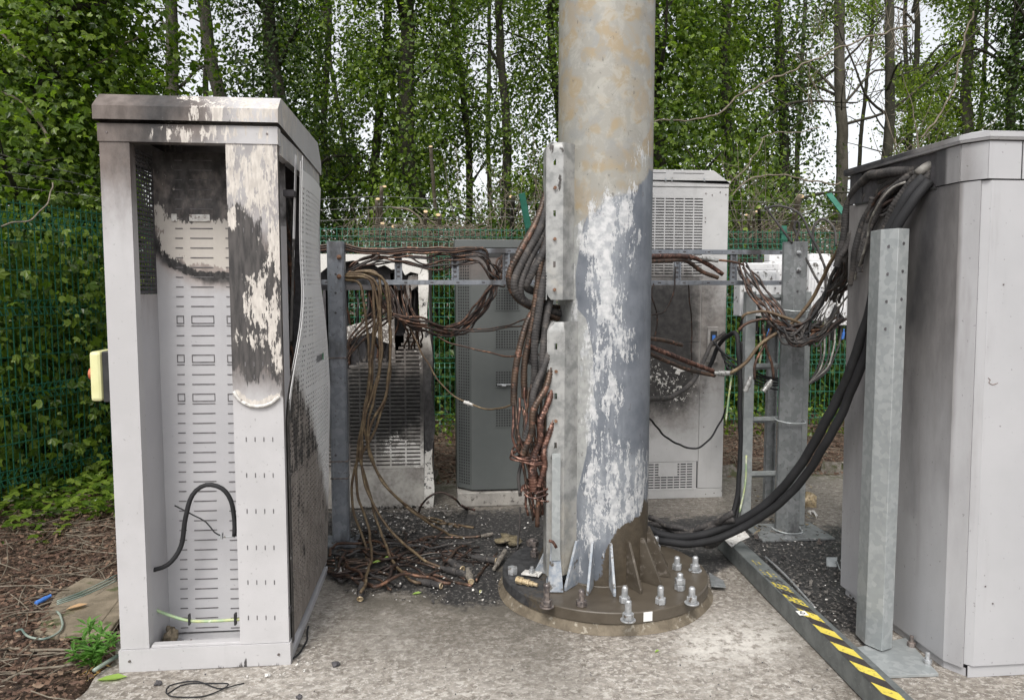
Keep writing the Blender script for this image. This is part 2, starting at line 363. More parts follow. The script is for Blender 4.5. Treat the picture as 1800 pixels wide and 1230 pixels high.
M['brass'] = plain('sooty_brass', (.42, .32, .18), (.55, .45, .3), 40, .45, .4, .2, c3=(.15, .1, .07))
M['tape_y'] = plain('tape_yellow', (.58, .47, .07), (.66, .54, .09), 9, .55, 0, .05, c3=(.30, .23, .06), s3=60)
M['tape_k'] = plain('tape_black', (.03, .025, .025), (.05, .042, .04), 20, .55, 0, .05)
M['corroded'] = plain('corroded_fitting', (.13, .115, .10), (.26, .235, .2), 40, .7, .2, .6, c3=(.05, .045, .04), s3=50)
M['foil'] = plain('silver_wrap', (.26, .26, .25), (.42, .42, .41), 50, .4, .5, .6, c3=(.09, .08, .07), s3=45)
M['white'] = plain('white_label', (.72, .72, .70), (.78, .78, .76), 20, .5, 0, 0)
M['paint_blk'] = plain('label_print', (.03, .03, .03), (.05, .05, .05), 20, .5, 0, 0)
def with_marks(name, V, F, m, mat, mat2, parent):   # a gridded panel and its punched marks in one mesh
    n = len(V); VV = np.concatenate([V, np.array(m.v)]); FF = [tuple(f) for f in F.tolist()] + [tuple(i+n for i in f) for f in m.f]
    return fast(name, VV, FF, mat, parent, mats=[mat, mat2], mi=[0]*len(F)+[1]*len(m.f))
def rnd(a, b): return random.uniform(a, b)
def AX(x, y, Y): return float(A(x, y, Y)[0])
def AZ(x, y, Y): return float(A(x, y, Y)[2])
# =============================================================== burnt open cabinet at the left
X0, X1, Y0, Y1 = -1.27, -.62, 2.96, 3.95
cb = thing('equipment_cabinet', 'tall scorched grey cabinet at the left with an open front and a warped perforated side', 'cabinet', loc=(-.95, 3.45, 0))
def st_frame(x, y, c):
    s = np.zeros(len(x)); g = np.clip((450-y)/190, 0, 1)*np.clip((340-x)/80, .0, 1)*1.0; g = np.maximum(g, seg(x, y, 170, 195, 320, 200, 70, 60)); g = np.maximum(g, np.clip((250-y)/20, 0, .22))
    b = seg(x, y, 292, 150, 268, 245, 42, 55)*.98
    a = np.maximum(seg(x, y, 370, 190, 500, 190, 30, 50)*.7, seg(x, y, 290, 232, 500, 232, 12, 16)*.6)
    s = seg(x, y, 400, 208, 475, 208, 7, 10)*.5
    return s, g, b, a
mb = gbox('corner_post', X0, AX(233, 400, Y0), Y0, Y0+.05, .09, 2.065, M['cabinet'], cb); stain(mb, st_frame)
# header
o = gbox('header', X0-.004, X1+.004, Y0-.004, Y0+.05, 2.062, 2.128, M['cabinet'], cb); stain(o, st_frame)
MB().cyl((-1.24, Y0-.006, 2.095), (-1.24, Y0, 2.095), .004).cyl((-.655, Y0-.006, 2.1), (-.655, Y0, 2.1), .004).build('rivet', M['bolt_dark'], o)
# lid with a sloping front and back edge
yy = [Y0-.02, Y0-.02, Y0+.045, Y1-.08, Y1+.015, Y1+.015]; zz = [2.14, 2.19, 2.246, 2.246, 2.16, 2.10]
V = []; nx = 40
prof = catmull([(0, a, b) for a, b in zip(yy, zz)], 9)[::1]
prof = []
for (a, b), (c_, d_) in zip(zip(yy, zz), list(zip(yy, zz))[1:]):
    k = max(1, int(math.hypot(c_-a, d_-b)/.02))
    prof += [(a+(c_-a)*i/k, b+(d_-b)*i/k) for i in range(k)]
prof.append((yy[-1], zz[-1])); m_ = len(prof)
for i in range(nx+1):
    xx = X0-.012 + (X1-X0+.022)*i/nx; V += [(xx, a, b) for a, b in prof]
F = [(i*m_+j, (i+1)*m_+j, (i+1)*m_+j+1, i*m_+j+1) for i in range(nx) for j in range(m_-1)]
zb = lambda a: 2.14 - .0*(a)
b0 = len(V)
for xx in (X0-.012, X1+.010):
    s_ = len(V); V += [(xx, a, b) for a, b in prof] + [(xx, a, 2.139-.04*max(0, (a-3.0))) for a, b in prof]
    F += [(s_+j, s_+j+1, s_+m_+j+1, s_+m_+j) for j in range(m_-1)]
o = fast('lid', V, F, M['cabinet'], cb); stain(o, st_frame)
# top rail at the right, behind the header
o = gbox('top_rail', X1-.03, X1+.002, Y0+.052, Y1, 2.03, 2.12, M['cabinet'], cb, .06); stain(o, lambda x, y, c: (0*x, 0*x+.2, 0*x, 0*x+.3))
o = gbox('top_rail', X0, X0+.03, Y0+.052, Y1, 2.03, 2.13, M['cabinet'], cb, .06); stain(o, lambda x, y, c: (0*x, 0*x+.5, 0*x, 0*x))
# front strip
def st_strip(x, y, c):
    s = poly(x, y, [(388, 360), (425, 366), (450, 390), (470, 440), (512, 470), (514, 660), (440, 655), (388, 640)], 22)
    s = np.maximum(s, seg(x, y, 425, 600, 440, 650, 22, 20)); s = np.maximum(s, seg(x, y, 497, 500, 500, 690, 6, 10))
    g = np.clip((y-330)/120, .55, 1)*np.clip((735-y)/90, 0, 1)*.85; g = np.maximum(g, seg(x, y, 400, 650, 500, 660, 28, 50)*.9)
    b = seg(x, y, 400, 655, 500, 668, 9, 30)*.55 + seg(x, y, 410, 380, 480, 420, 25, 40)*.3
    a = np.maximum.reduce([poly(x, y, [(388, 235), (505, 235), (500, 500), (485, 500), (465, 440), (440, 375), (388, 352)], 24)*.68,
                           seg(x, y, 408, 372, 408, 395, 9, 9)*.85, seg(x, y, 452, 500, 455, 560, 17, 18)*.85, seg(x, y, 486, 500, 488, 640, 9, 14)*.8, seg(x, y, 430, 520, 432, 550, 6, 10)*.8, seg(x, y, 440, 590, 500, 600, 12, 22)*.62])
    a = np.maximum(a, seg(x, y, 414, 690, 440, 712, 5, 4)*.95); a = np.maximum(a, seg(x, y, 440, 712, 488, 697, 5, 4)*.95)
    return s, g, b, a
XS = AX(396, 250, Y0)
m = MB()
for yv in (405, 555, 640, 662, 772, 835, 898, 962, 1023, 1085):
    for k in range(4):
        xa = 432+k*15.5+ (yv-700)*.012; p = A(xa, yv, Y0); m.box(p[0]-.0018, p[0]+.0018, Y0-.0015, Y0+.001, p[2]-.009, p[2]+.009)
V, F = sheet((XS, Y0, .09), (X1-XS, 0, 0), (0, 0, 2.062-.09), 34, 300)
strip = with_marks('front_panel', V, F, m, M['cabinet'], M['slot_line'], cb); solid(strip, .004); stain(strip, st_strip)
rim = cable('melted_edge', [(412, 688, 2.957), (420, 702, 2.955), (440, 713, 2.953), (465, 712, 2.953), (482, 702, 2.955), (490, 696, 2.957)], .007, M['ash'], parent=cb, jit=.002)
# return flange of the strip, dark edge of the opening
o = gbox('side_flange', X1-.003, X1, Y0+.004, Y0+.03, .09, 2.062, M['cabinet'], cb, .02)
stain(o, lambda x, y, c: (np.clip((760-y)/300, 0, 1)*np.clip((y-240)/80, 0, 1), np.clip((900-y)/300, 0, 1), 0*x, 0*x))
# base
o = gbox('plinth', X0-.006, X1+.006, Y0-.008, Y0+.05, 0, .088, M['cabinet'], cb, .03); stain(o, lambda x, y, c: (seg(x, y, 200, 1178, 520, 1168, 2, 4)*.6, 0*x, 0*x, 0*x))
MB().box(X0-.004, X1+.005, Y0+.052, Y1, 0, .03).build('floor_pan', M['cabinet_in'], cb)
MB().box(AX(266, 1140, Y0), AX(425, 1137, Y0), Y0+.002, Y0+.035, .0885, .1).build('sill', M['cabinet'], cb, .002)
for xx in (-1.235, -.66): MB().cyl((xx, Y0-.012, .045), (xx, Y0-.006, .045), .005).build('screw', M['bolt_dark'], cb)
# inner back panel with rows of slots
YB = 3.2; XI = -1.168
def st_back(x, y, c):
    k = np.clip((400-y)/60, 0, 1)
    b = np.clip((345-y)/90+.25, 0, 1)*.95; b = np.where(y < 400, np.maximum(b, .62), 0)*np.clip((430-y)/40, 0, 1); b = np.maximum(b, poly(x, y, [(230, 380), (262, 388), (300, 440), (345, 478), (425, 484), (430, 500), (360, 500), (285, 462), (235, 400)], 10)*.9)
    g = np.maximum(poly(x, y, [(225, 230), (430, 230), (430, 510), (350, 505), (285, 470), (235, 395)], 22), 0)
    g = np.maximum(g, np.clip((560-y)/80, 0, 1)*.35)
    s = np.maximum.reduce([seg(x, y, 300, 462, 345, 482, 7, 7), seg(x, y, 345, 482, 425, 487, 7, 7), seg(x, y, 250, 392, 300, 462, 7, 7)])*.85
    s = np.maximum(s, seg(x, y, 340, 320, 350, 330, 40, 46)*.35)
    a = np.maximum.reduce([seg(x, y, 277, 365, 300, 425, 12, 13), seg(x, y, 310, 420, 420, 425, 34, 14), seg(x, y, 335, 450, 425, 458, 14, 10), seg(x, y, 285, 300, 300, 320, 10, 22)*.5])
    return s, g, b, a
m = MB()
for i in range(50):
    yv = 282 + i*17.1
    if yv > 1128: break
    for (xa, xb) in ((311, 324), (337, 377), (399, 416)):
        sft = (yv-600)*.014
        pa, pb = A(xa+sft, yv, YB), A(xb+sft, yv, YB); m.box(pa[0], pb[0], YB-.002, YB+.001, pa[2]-.002, pa[2]+.002)
        if 500 < yv < 720 and i % 4 == 0:
            m.box(pa[0], pa[0]+.003, YB-.002, YB+.001, pa[2]-.03, pa[2]); m.box(pb[0]-.003, pb[0], YB-.002, YB+.001, pa[2]-.03, pa[2]); m.box(pa[0], pb[0], YB-.0022, YB+.001, pa[2]-.032, pa[2]-.028)
V, F = sheet((XI, YB, .04), (X1-.02-XI, 0, 0), (0, 0, 2.03), 52, 220)
o = with_marks('back_panel', V, F, m, M['cabinet_in'], M['slot_line'], cb); solid(o, .003); stain(o, st_back)
pa = A(333, 377, YB); pb = A(370, 390, YB); MB().box(pa[0], pb[0], YB-.008, YB, pb[2], pa[2]).build('latch', M['ash'], cb, .003)
pa = A(301, 376, YB); pb = A(312, 390, YB); MB().box(pa[0], pb[0], YB-.006, YB, pb[2], pa[2]).build('latch', M['ash'], cb, .003)
# inner left wall: plain below, perforated above
V, F = sheet((XI, Y0+.052, .04), (0, YB-Y0-.052, 0), (0, 0, 1.45), 12, 120)
o = fast('inner_side_wall', V, F, M['cabinet_in'], cb); solid(o, .003)
stain(o, lambda x, y, c: (seg(x, y, 235, 385, 300, 470, 12, 12)*.8, np.clip((620-y)/160, 0, 1)*.8, np.clip((440-y)/60, 0, 1)*.9, 0*x))
L_ = 2.05-1.4925
perf('mesh_window', (XI, Y0+.052, 1.4925), (0, YB-Y0-.052, 0), (0, 0, L_), cells(YB-Y0-.052, .021, .006), cells(L_, .009, .008), odd, M['slot'], cb)
# outer left side: solid below, perforated above
MB().box(X0, X0+.003, Y0+.05, Y1, .05, 1.38).build('left_side_panel', M['cabinet'], cb)
L_ = 2.03-1.38
perf('mesh_window', (X0, Y0+.05, 1.38), (0, Y1-Y0-.05, 0), (0, 0, L_), cells(Y1-Y0-.05, .022, .005), cells(L_, .016, .004), odd, M['slot'], cb)
MB().box(XI, X1-.04, Y1-.004, Y1, .05, 2.14).build('rear_panel', M['slot'], cb)
for yy_ in (Y1-.04,): MB().box(X1-.04, X1, yy_, Y1-.005, .05, 2.03).box(X0+.004, X0+.04, yy_, Y1-.005, .05, 2.03).build('rear_post', M['cabinet'], cb)
# perforated side: white above, soot below, top front corner pulled open
SL = Y1-Y0-.035
def wside(V, u, v):
    V = V.copy(); z = V[:, 2]; k = np.clip((z-.95)/.6, 0, 1); k = k*k*(3-2*k)
    V[:, 1] += (1-u)*k*.15 + (1-u)*k*.02*np.sin(z*5); V[:, 0] += .022*k*np.sin(u*3.1) + .010*np.sin(z*6+1)*k + .05*k*np.clip((.25-u)/.25, 0, 1)
    V[:, 0] += .035*u*np.clip((1.6-z)/.6, 0, 1)*np.clip(z/1.0, 0, 1)
    return V
def holeside(I, J, cu, cv):
    h = (I % 2 == 1) & (J % 2 == 1); uu = (cu[I]+cu[I+1])/2; vv = (cv[J]+cv[J+1])/2
    h &= (uu > .05) & (uu < .95) & (vv > .03) & (vv < .965)
    for b_ in (.16, .33, .5, .615, .73, .85): h &= abs(vv-b_) > .007
    for b_ in (.35, .66): h &= abs(uu-b_) > .012
    h |= (abs(vv-.565) < .008) & (uu > .62) & (uu < .86)
    return h
cu = cells(SL, .026, .013, .0); cv = cells(1.96, .009, .012)
pn = perf('perforated_side_panel', (X1+.002, Y0+.032, .07), (0, SL, 0), (0, 0, 1.96), cu, cv, holeside, M['cabinet_side'], cb, wside, .003)
def st_side(x, y, c):
    z = c[:, 2]; u = (c[:, 1]-Y0)/SL
    edge = 1.22 - .82*np.clip(u, 0, 1)**1.6                     # soot below this curve
    s = np.clip(.5+(edge-z)/.07, 0, 1); s = np.where(z < .35, s*np.clip(.55+(z)/.8, 0, 1), s)
    g = np.clip(.5+(edge-z)/.3, 0, 1)*.95
    s = np.maximum(s*np.where(z < .75, .26, .52), np.clip((1.35-z)/.3, 0, 1)*np.clip((.1-u)/.05, 0, 1))
    a = np.where(z > edge, .95, 0)
    return s, g, 0*x, a
stain(pn, st_side)
# the white warped front edge of the side panel
V, F = sheet((X1+.004, Y0+.03, .07), (0, .03, 0), (0, 0, 1.98), 3, 120, lambda V, u, v: wside(V, u*.03, v)+np.array([.006, 0, 0]))
o = fast('panel_edge', V, F, M['cabinet_side'], pn); solid(o, .003)
stain(o, lambda x, y, c: (np.maximum(seg(x, y, 505, 470, 500, 560, 14, 20), np.clip((y-680)/60, 0, 1)*.8), 0*x+.2, 0*x, np.where(y < 430, 1., 0)))
V, F = sheet((X1+.012, Y0+.17, 1.3), (0, .035, 0), (0, 0, .76), 4, 50, lambda V, u, v: V + np.stack([.02*v, .03*v-.06*(1-v), 0*v], 1))
o = fast('hinge_strip', V, F, M['cabinet_side'], cb); solid(o, .003)
stain(o, lambda x, y, c: (np.where((y > 420), .9, .0), 0*x+.3, 0*x, np.where(y < 470, .8, 0)))
MB().box(X1-.01, X1+.03, 3.10, 3.16, 1.885, 1.91).build('hinge', M['slot'], cb)
m = MB().box(X1+.0, X1+.006, Y0+.0, Y0+.035, .2, .23); m.build('latch', M['slot'], cb)
# wire loom seen inside through the open side
for i in range(7):
    y0 = 330+i*34
    cable('burnt_wiring', [(492-4, y0-30, 3.35), (500, y0, 3.3), (508, y0+40, 3.32), (512, y0+90, 3.4)], .007, M['c_brown'] if i % 2 else M['c_char'], parent=cb, jit=.008)
for i in range(4):
    cable('burnt_wiring', [(494+i*4, 330+i*10, 3.4), (498+i*4, 450, 3.35), (497+i*5, 560, 3.3+.02*i), (505+i*3, 690, 3.36)], .006, M['c_brown'] if i % 2 else M['c_char'], parent=cb, jit=.01)
# isolator box on the left flank
sw = MB(); pA, pB = A(176, 615, 3.1), A(195, 702, 3.1)
ya, yb_ = AX(158, 660, 3.02), AX(179, 660, 3.02); sw.box(yb_+.002, X0-.002, 3.02, 3.17, pB[2], pA[2]); swo = sw.build('switch_box', M['black'], cb, .004)
MB().box(ya, yb_, 3.015, 3.175, pB[2]+.004, pA[2]).build('cover', M['yellow'], swo, .012)
zc = AZ(150, 657, 3.1); MB().cyl((ya-.018, 3.1, zc), (ya-.001, 3.1, zc), .012, .016).cyl((ya-.034, 3.1, zc), (ya-.018, 3.1, zc), .024, .026, 16).build('knob', M['orange'], swo, .003)
MB().box(X0-.03, X0-.001, 3.05, 3.15, pB[2]-.09, pB[2]-.002).build('gland', M['black'], swo)
tag(cable('power_cable', [(263, 1003, 3.05), (295, 992, 3.07), (318, 960, 3.08), (326, 910, 3.08), (338, 870, 3.08), (362, 852, 3.08), (390, 858, 3.08), (406, 880, 3.08), (412, 915, 3.08), (412, 942, 3.07)], .0095, M['c_black']), 'thick black cable looping inside the open left cabinet', 'cable')
tag(cable('lead', [(307, 888, 3.1), (340, 905, 3.09), (362, 917, 3.09), (377, 935, 3.08), (388, 941, 3.07)], .003, M['c_black']), 'thin black lead crossing the thick loop inside the left cabinet', 'wire')
c_ = MB().obox(A(398, 943, 3.07), (.035, 0, 0), (0, .004, 0), (0, 0, .004)).obox(A(390, 941, 3.07), (.004, 0, 0), (0, .01, 0), (0, 0, .012)).build('cable_clamp', M['zinc'], bevel=.001); tag(c_, 'small metal clamp holding the black loop inside the left cabinet', 'clamp')
ec = tag(cable('earth_cable', [(262, 1066, 3.06), (290, 1078, 3.08), (330, 1090, 3.09), (370, 1091, 3.1), (424, 1088, 3.1)], .0065, M['c_earth']), 'green and yellow earth cable across the foot of the left cabinet', 'cable')
MB().obox(A(333, 1088, 3.085), (.003, 0, 0), (0, .009, 0), (0, 0, .022)).build('cable_tie', M['black'], ec); MB().obox(A(414, 1087, 3.095), (.004, 0, 0), (0, .01, 0), (0, 0, .024)).build('cable_tie', M['black'], ec)
# =============================================================== monopole
PX_, PY_ = .803, 3.6; PR = .229
pole = thing('steel_monopole', 'thick steel mast with peeled white and blue grey paint on a round bolted plate', 'mast', loc=(PX_, PY_, 0))
nA, nZ = 160, 420; ZT = 5.2
th = np.linspace(0, 2*math.pi, nA+1)[:-1]; zs = np.linspace(.095, ZT, nZ)
V = np.stack([PX_+PR*np.cos(th)[None]+0*zs[:, None], PY_+PR*np.sin(th)[None]+0*zs[:, None], zs[:, None]+0*th[None]], -1).reshape(-1, 3)
i = np.arange(nZ-1)[:, None]*nA; j = np.arange(nA)[None]; jn = (j+1) % nA
tube = fast('pole_tube', V, np.stack([i+j, i+jn, i+nA+jn, i+nA+j], -1).reshape(-1, 4), M['pole'], pole, True)
def st_pole(x, y, c):
    front = (c[:, 1] < PY_+.05)
    r = poly(x, y, [(900, -800), (1250, -800), (1250, 285), (1140, 300), (1120, 335), (1075, 345), (1020, 400), (1000, 420), (900, 430)], 26)
    g = poly(x, y, [(900, 400), (1008, 400), (1030, 380), (1020, 420), (1012, 480), (1012, 540), (1030, 560), (1042, 620), (1044, 700), (1030, 800), (1012, 880), (1000, 960), (900, 1000)], 10)
    w = np.maximum.reduce([poly(x, y, [(1022, 400), (1060, 345), (1110, 330), (1112, 380), (1095, 420), (1085, 480), (1092, 520), (1060, 560), (1040, 500), (1048, 450), (1020, 440)], 18),
        seg(x, y, 1060, 540, 1085, 600, 15, 22)*.9, seg(x, y, 1100, 590, 1105, 620, 8, 16)*.85, seg(x, y, 1055, 600, 1062, 720, 18, 26)*.9, seg(x, y, 1070, 620, 1068, 800, 10, 24)*.8, seg(x, y, 1118, 300, 1130, 250, 8, 16)*.6,
        seg(x, y, 1040, 700, 1045, 780, 12, 18)*.75, poly(x, y, [(1030, 800), (1140, 790), (1142, 900), (1060, 960), (1010, 1000), (1010, 900)], 22)*.70, seg(x, y, 1000, 480, 1004, 560, 8, 14)*.6, seg(x, y, 1120, 410, 1115, 480, 5, 14)*.55])
    a = poly(x, y, [(1142+60, 830), (1142, 860), (1125, 905), (1090, 925), (1065, 965), (1052, 1015), (1020, 1030), (960, 1045), (960, 1100), (1250, 1100)], 12)
    w = w*.86; return np.where(front, r, np.clip((c[:, 2]-1.6)/.2, 0, 1)), np.where(front, g, 0), np.where(front, w, .3), np.where(front, a, np.clip((.35-c[:, 2])/.1, 0, 1))
stain(tube, st_pole)
# base plate and grout
PC = (.815, 3.60); PRr = .515
def disc(name, c, r, z0, z1, mat, parent, n=96, ch=.004, rings=14):
    V = []; F = []; rr = [r*k/rings for k in range(rings)] + [r-ch, r, r]; zz_ = [z1]*(rings+1) + [z1-ch, z0]
    for q, zq in zip(rr, zz_): V += [(c[0]+q*math.cos(2*math.pi*k/n), c[1]+q*math.sin(2*math.pi*k/n), zq) for k in range(n)]
    for a in range(len(rr)-1): F += [(a*n+k, (a+1)*n+k, (a+1)*n+(k+1) % n, a*n+(k+1) % n) for k in range(n)]
    return fast(name, V, F, mat, parent)
bp = disc('base_plate', PC, PRr, .045, .095, M['plate'], pole)
stain(bp, lambda x, y, c: (np.clip(.5+(970-x+(y-1000)*-.4)/120, 0, 1), 0*x, 0*x, 0*x))
n = 96; V = []; 
for rr_, zq in ((PRr-.012, .045), (PRr-.004, .036), (PRr+.006, .018), (PRr+.022, 0)):
    V += [(PC[0]+(rr_+.006*math.sin(k*.39)*math.sin(k*.13+zq*40))*math.cos(2*math.pi*k/n), PC[1]+(rr_+.006*math.sin(k*.39)*math.sin(k*.13+zq*40))*math.sin(2*math.pi*k/n), zq) for k in range(n)]
M['grout'] = plain('grout', (.17, .14, .10), (.10, .08, .055), 12, .8, 0, .6, c3=(.28, .25, .2), s3=30, bd=.01)
fast('grout_bed', V, [(a*n+k, (a+1)*n+k, (a+1)*n+(k+1) % n, a*n+(k+1) % n) for a in range(3) for k in range(n)], M['grout'], pole, True)
MB().ring((PX_, PY_, .096), (0, 0, 1), PR+.006, .007, 64).build('weld_ring', M['brown_steel'], pole, smooth=True)
def gusset(ang, mat, h=.215, w=.115):
    a = R(ang); d = np.array([math.cos(a), math.sin(a), 0]); s = np.array([-d[1], d[0], 0])*.006; c = np.array([PX_, PY_, 0])
    P = [c+d*(PR-.004)+(0, 0, .096), c+d*(PR+w)+(0, 0, .096), c+d*(PR+w)+(0, 0, .115), c+d*(PR+.018)+(0, 0, .096+h), c+d*(PR-.004)+(0, 0, .096+h)]
    return MB().prism([p-s for p in P], 2*s).build('gusset', mat, pole, .0015)
M['peeled'] = plain('peeled_grey_paint', (.22, .25, .29), (.38, .39, .40), 30, .55, 0, .4, c3=(.09, .075, .06), s3=24)
for a in (-113, -92, -70, -47, -24, 0, 30, 60, 90, 120, 150, 185, 208, 228): gusset(a, M['peeled'] if -120 < a < -80 or a > 180 else M['brown_steel'])
def bolt(x, y, h, mat, washer=True, nuts=1, r=.0145, z=.096, flange=.033, parent=None, lab=None):
    c = G(x, y, z); b = MB().cyl((c[0], c[1], z), (c[0], c[1], z+h), r, r, 16).cyl((c[0], c[1], z+h), (c[0], c[1], z+h+.006), r, r*.7, 16).build('anchor_bolt', mat, parent or pole)
    q = z
    if washer: MB().cyl((c[0], c[1], q), (c[0], c[1], q+.006), flange, flange, 24).build('washer', mat, b, .0015); q += .007
    for k in range(nuts):
        MB().cyl((c[0], c[1], q), (c[0], c[1], q+.027), r*1.75, r*1.75, 6, rot=rnd(0, 1)).build('nut', mat, b, .002); q += .029
    return b
bolt(1104, 1090, .085, M['zinc']); bolt(1098, 1058, .07, M['zinc'], False); bolt(1216, 1060, .07, M['zinc']); bolt(1222, 1003, .07, M['zinc'])
bolt(1161, 1060, .075, M['zinc'], False, 1); bolt(1195, 1036, .075, M['zinc'], False, 2); bolt(1190, 1000, .06, M['zinc'], False, 1); bolt(1022, 1064, .068, M['bolt_dark'], False, 1, flange=.02)
bolt(961, 1066, .1, M['bolt_dark']); bolt(1153, 966, .07, M['zinc'], False); bolt(940, 977, .04, M['bolt_dark'], False); bolt(936, 958, .03, M['bolt_dark'], False, 1, .02)
c = G(901, 1008, .096); nt_ = MB().cyl((c[0], c[1], .096), (c[0], c[1], .131), .026, .026, 6).cyl((c[0], c[1], .1305), (c[0], c[1], .1325), .014, .014, 12).build('loose_nut', M['zinc'], None, .002); tag(nt_, 'big hexagonal nut standing loose at the left rim of the plate', 'nut')
pw = thing('plate_washer', 'pale square plate washer with a bolt through it lying beside the brass fitting', 'washer', loc=tuple(G(938, 1008, .096)))
c = G(935, 1010, .1); MB().obox(c+np.array([0, 0, .008]), (.042, -.02, 0), (.013, .025, 0), (0, 0, .004)).build('plate', M['ash'], pw, .002); MB().cyl(c+(0, 0, .012), c+(0, 0, .03), .015, .015, 6).cyl(c+(0, 0, .03), c+(0, 0, .042), .009, .009, 10).build('bolt', M['zinc'], pw, .001)
bf = MB(); c1, c2 = G(908, 1018, .117), G(945, 1028, .112); d = c2-c1
for f0, f1, r_ in ((0, .3, .018), (.3, .5, .014), (.5, .62, .017), (.62, .8, .012), (.8, 1, .009)): bf.cyl(c1+d*f0, c1+d*f1, r_, r_, 6 if r_ > .016 else 14)
tag(bf.build('brass_fitting', M['brass'], None, .0015), 'scorched brass coupling lying on the left side of the base plate', 'fitting')
c = G(1168, 1112, .07); d = np.array([c[0]-PC[0], c[1]-PC[1], 0]); d /= np.linalg.norm(d); s = np.array([-d[1], d[0], 0])
c = np.array([PC[0], PC[1], 0]) + d*(PRr+.0015)
MB().obox(c+(0, 0, .072), s*.021, d*.001, (0, 0, .021)).build('label', M['white'], pole)
# slotted port frames on the left of the mast
def port(name, x0, x1, yt, yb, Yp, lab, capt, stf):
    p = []
    zt, zb_ = AZ(x0, yt, Yp), AZ(x0, yb, Yp); xa, xb = AX(x0, (yt+yb)/2, Yp), AX(x1, (yt+yb)/2, Yp)
    rad = (xb-xa)*.9
    def wf(V, u, v):
        V = V.copy(); k = np.clip((v-.955)/.045, 0, 1)
        V[:, 0] = V[:, 0] + .0*k; V[:, 2] -= 0
        V[:, 0] += k**2*.028*(1-u); V[:, 1] += .012*k*k
        if capt: k2 = np.clip((.05-v)/.05, 0, 1); V[:, 0] += k2**2*.02*(1-u)
        return V
    cu = np.array([0, .1, .2, .30, .38, .46, .54, .64, .75, .88, 1.0]); H_ = zt-zb_; cvz = [0.0]; 
    while cvz[-1] < H_-.006: cvz.append(cvz[-1]+.0055)
    cv = np.array(cvz); cv = cv/cv[-1]
    def hole(I, J, a, b):
        z = (b[J]+b[J+1])/2*H_; m = (z % .232); return (I >= 4) & (I < 6) & (m > .15) & (m < .176) & (z > .05) & (z < H_-.04)
    o = perf(name, (xa, Yp, zb_), (xb-xa, 0, 0), (0, 0, H_), cu, cv, hole, M['galv_burnt'], pole, wf, .006); stain(o, stf)
    # return towards the rear and the flange that meets the mast
    V, F = sheet((xa, Yp+.003, zb_), (.0, .10, 0), (0, 0, H_), 4, 60, lambda V, u, v: V + np.stack([np.clip((v-.955)/.045, 0, 1)**2*.028, 0*v, 0*v], 1))
    q = fast('port_return', V, F, M['galv_burnt'], o); solid(q, .005); stain(q, lambda x, y, c: (0*x+.1, 0*x, 0*x, 0*x))
    xm = PX_-math.sqrt(max(PR**2-(Yp+.05-PY_)**2, 0))+.012
    V, F = sheet((xb-.002, Yp, zb_), (xm-xb+.002, .07, 0), (0, 0, H_), 5, 60)
    q = fast('port_cheek', V, F, M['galv_burnt'], o); solid(q, .005); stain(q, stf)
    m = MB()
    for k in range(0, int(H_/.232)+1):
        z = zb_+k*.232+.047
        if z > zt-.05: continue
        X_ = xa+(xb-xa)*.46; m.cyl((X_, Yp-.014, z), (X_, Yp+.001, z), .008, .007, 8)
    m.build('screw', M['rust'], o); return o
YPt = 3.40
port('port_frame', 962, 990, 249, 527, YPt, '', True, lambda x, y, c: (np.maximum(seg(x, y, 975, 262, 985, 330, 5, 12)*.55, seg(x, y, 962, 256, 985, 262, 5, 8)*.6), np.clip(seg(x, y, 965, 470, 985, 520, 10, 30), 0, 1)*.5, 0*x, 0*x))
port('port_frame', 963, 992, 566, 1012, YPt-.02, '', False, lambda x, y, c: (seg(x, y, 970, 800, 975, 830, 4, 12)*.5, np.clip((y-700)/400, 0, 1)*.7, 0*x, 0*x))
MB().box(AX(970, 900, 3.34), AX(985, 900, 3.34), 3.34, 3.345, AZ(975, 985, 3.34), AZ(975, 797, 3.34)).build('support_strip', M['galv'], pole, .001)
m = MB(); p0 = A(968, 955, 3.36); V = [(p0[0]+.0, 3.35, p0[2]), (p0[0]-.02, 3.33, .1), (p0[0]+.055, 3.32, .1), (p0[0]+.04, 3.36, p0[2]+.02)]
m.prism(V, (0, .006, 0)).build('foot_flange', M['peeled'], pole, .001)
# =============================================================== galvanised posts
def post(name, pts, z1, mat, lab, plate=None, holes=(), bolts=(), mat2=None, bot=.02):
    cx = sum(p[0] for p in pts)/len(pts); cy = sum(p[1] for p in pts)/len(pts)
    t = thing(name, lab, 'post', loc=(cx, cy, 0))
    cc = np.array([cx, cy]); inner = [tuple(cc+(np.array(p)-cc)*.92) for p in pts]; n = len(pts)
    V = [(p[0], p[1], bot) for p in pts] + [(p[0], p[1], z1) for p in pts] + [(p[0], p[1], z1) for p in inner] + [(p[0], p[1], z1-.3) for p in inner]
    F = []
    for a in range(3): F += [(a*n+k, a*n+(k+1) % n, (a+1)*n+(k+1) % n, (a+1)*n+k) for k in range(n)]
    F.append(tuple(range(3*n, 4*n)))
    o = fast('tube', V, F, mat, t); b = o.modifiers.new('b', 'BEVEL'); b.width = .004; b.segments = 2; b.limit_method = 'ANGLE'
    m = MB()
    for (p, nrm) in holes:
        p = np.array(p); m.cyl(p-np.array(nrm)*.001, p+np.array(nrm)*.0015, .0068, .0068, 12)
    if holes: m.build('bolt_hole', M['slot'], t)
    for (p, nrm) in bolts:
        p = np.array(p); nrm = np.array(nrm); q = MB().cyl(p, p+nrm*.004, .014, .014, 14).cyl(p+nrm*.004, p+nrm*.014, .011, .011, 6).cyl(p+nrm*.014, p+nrm*.02, .006, .006, 8); q.build('bolt', mat2 or M['zinc'], t, .001)
    return t
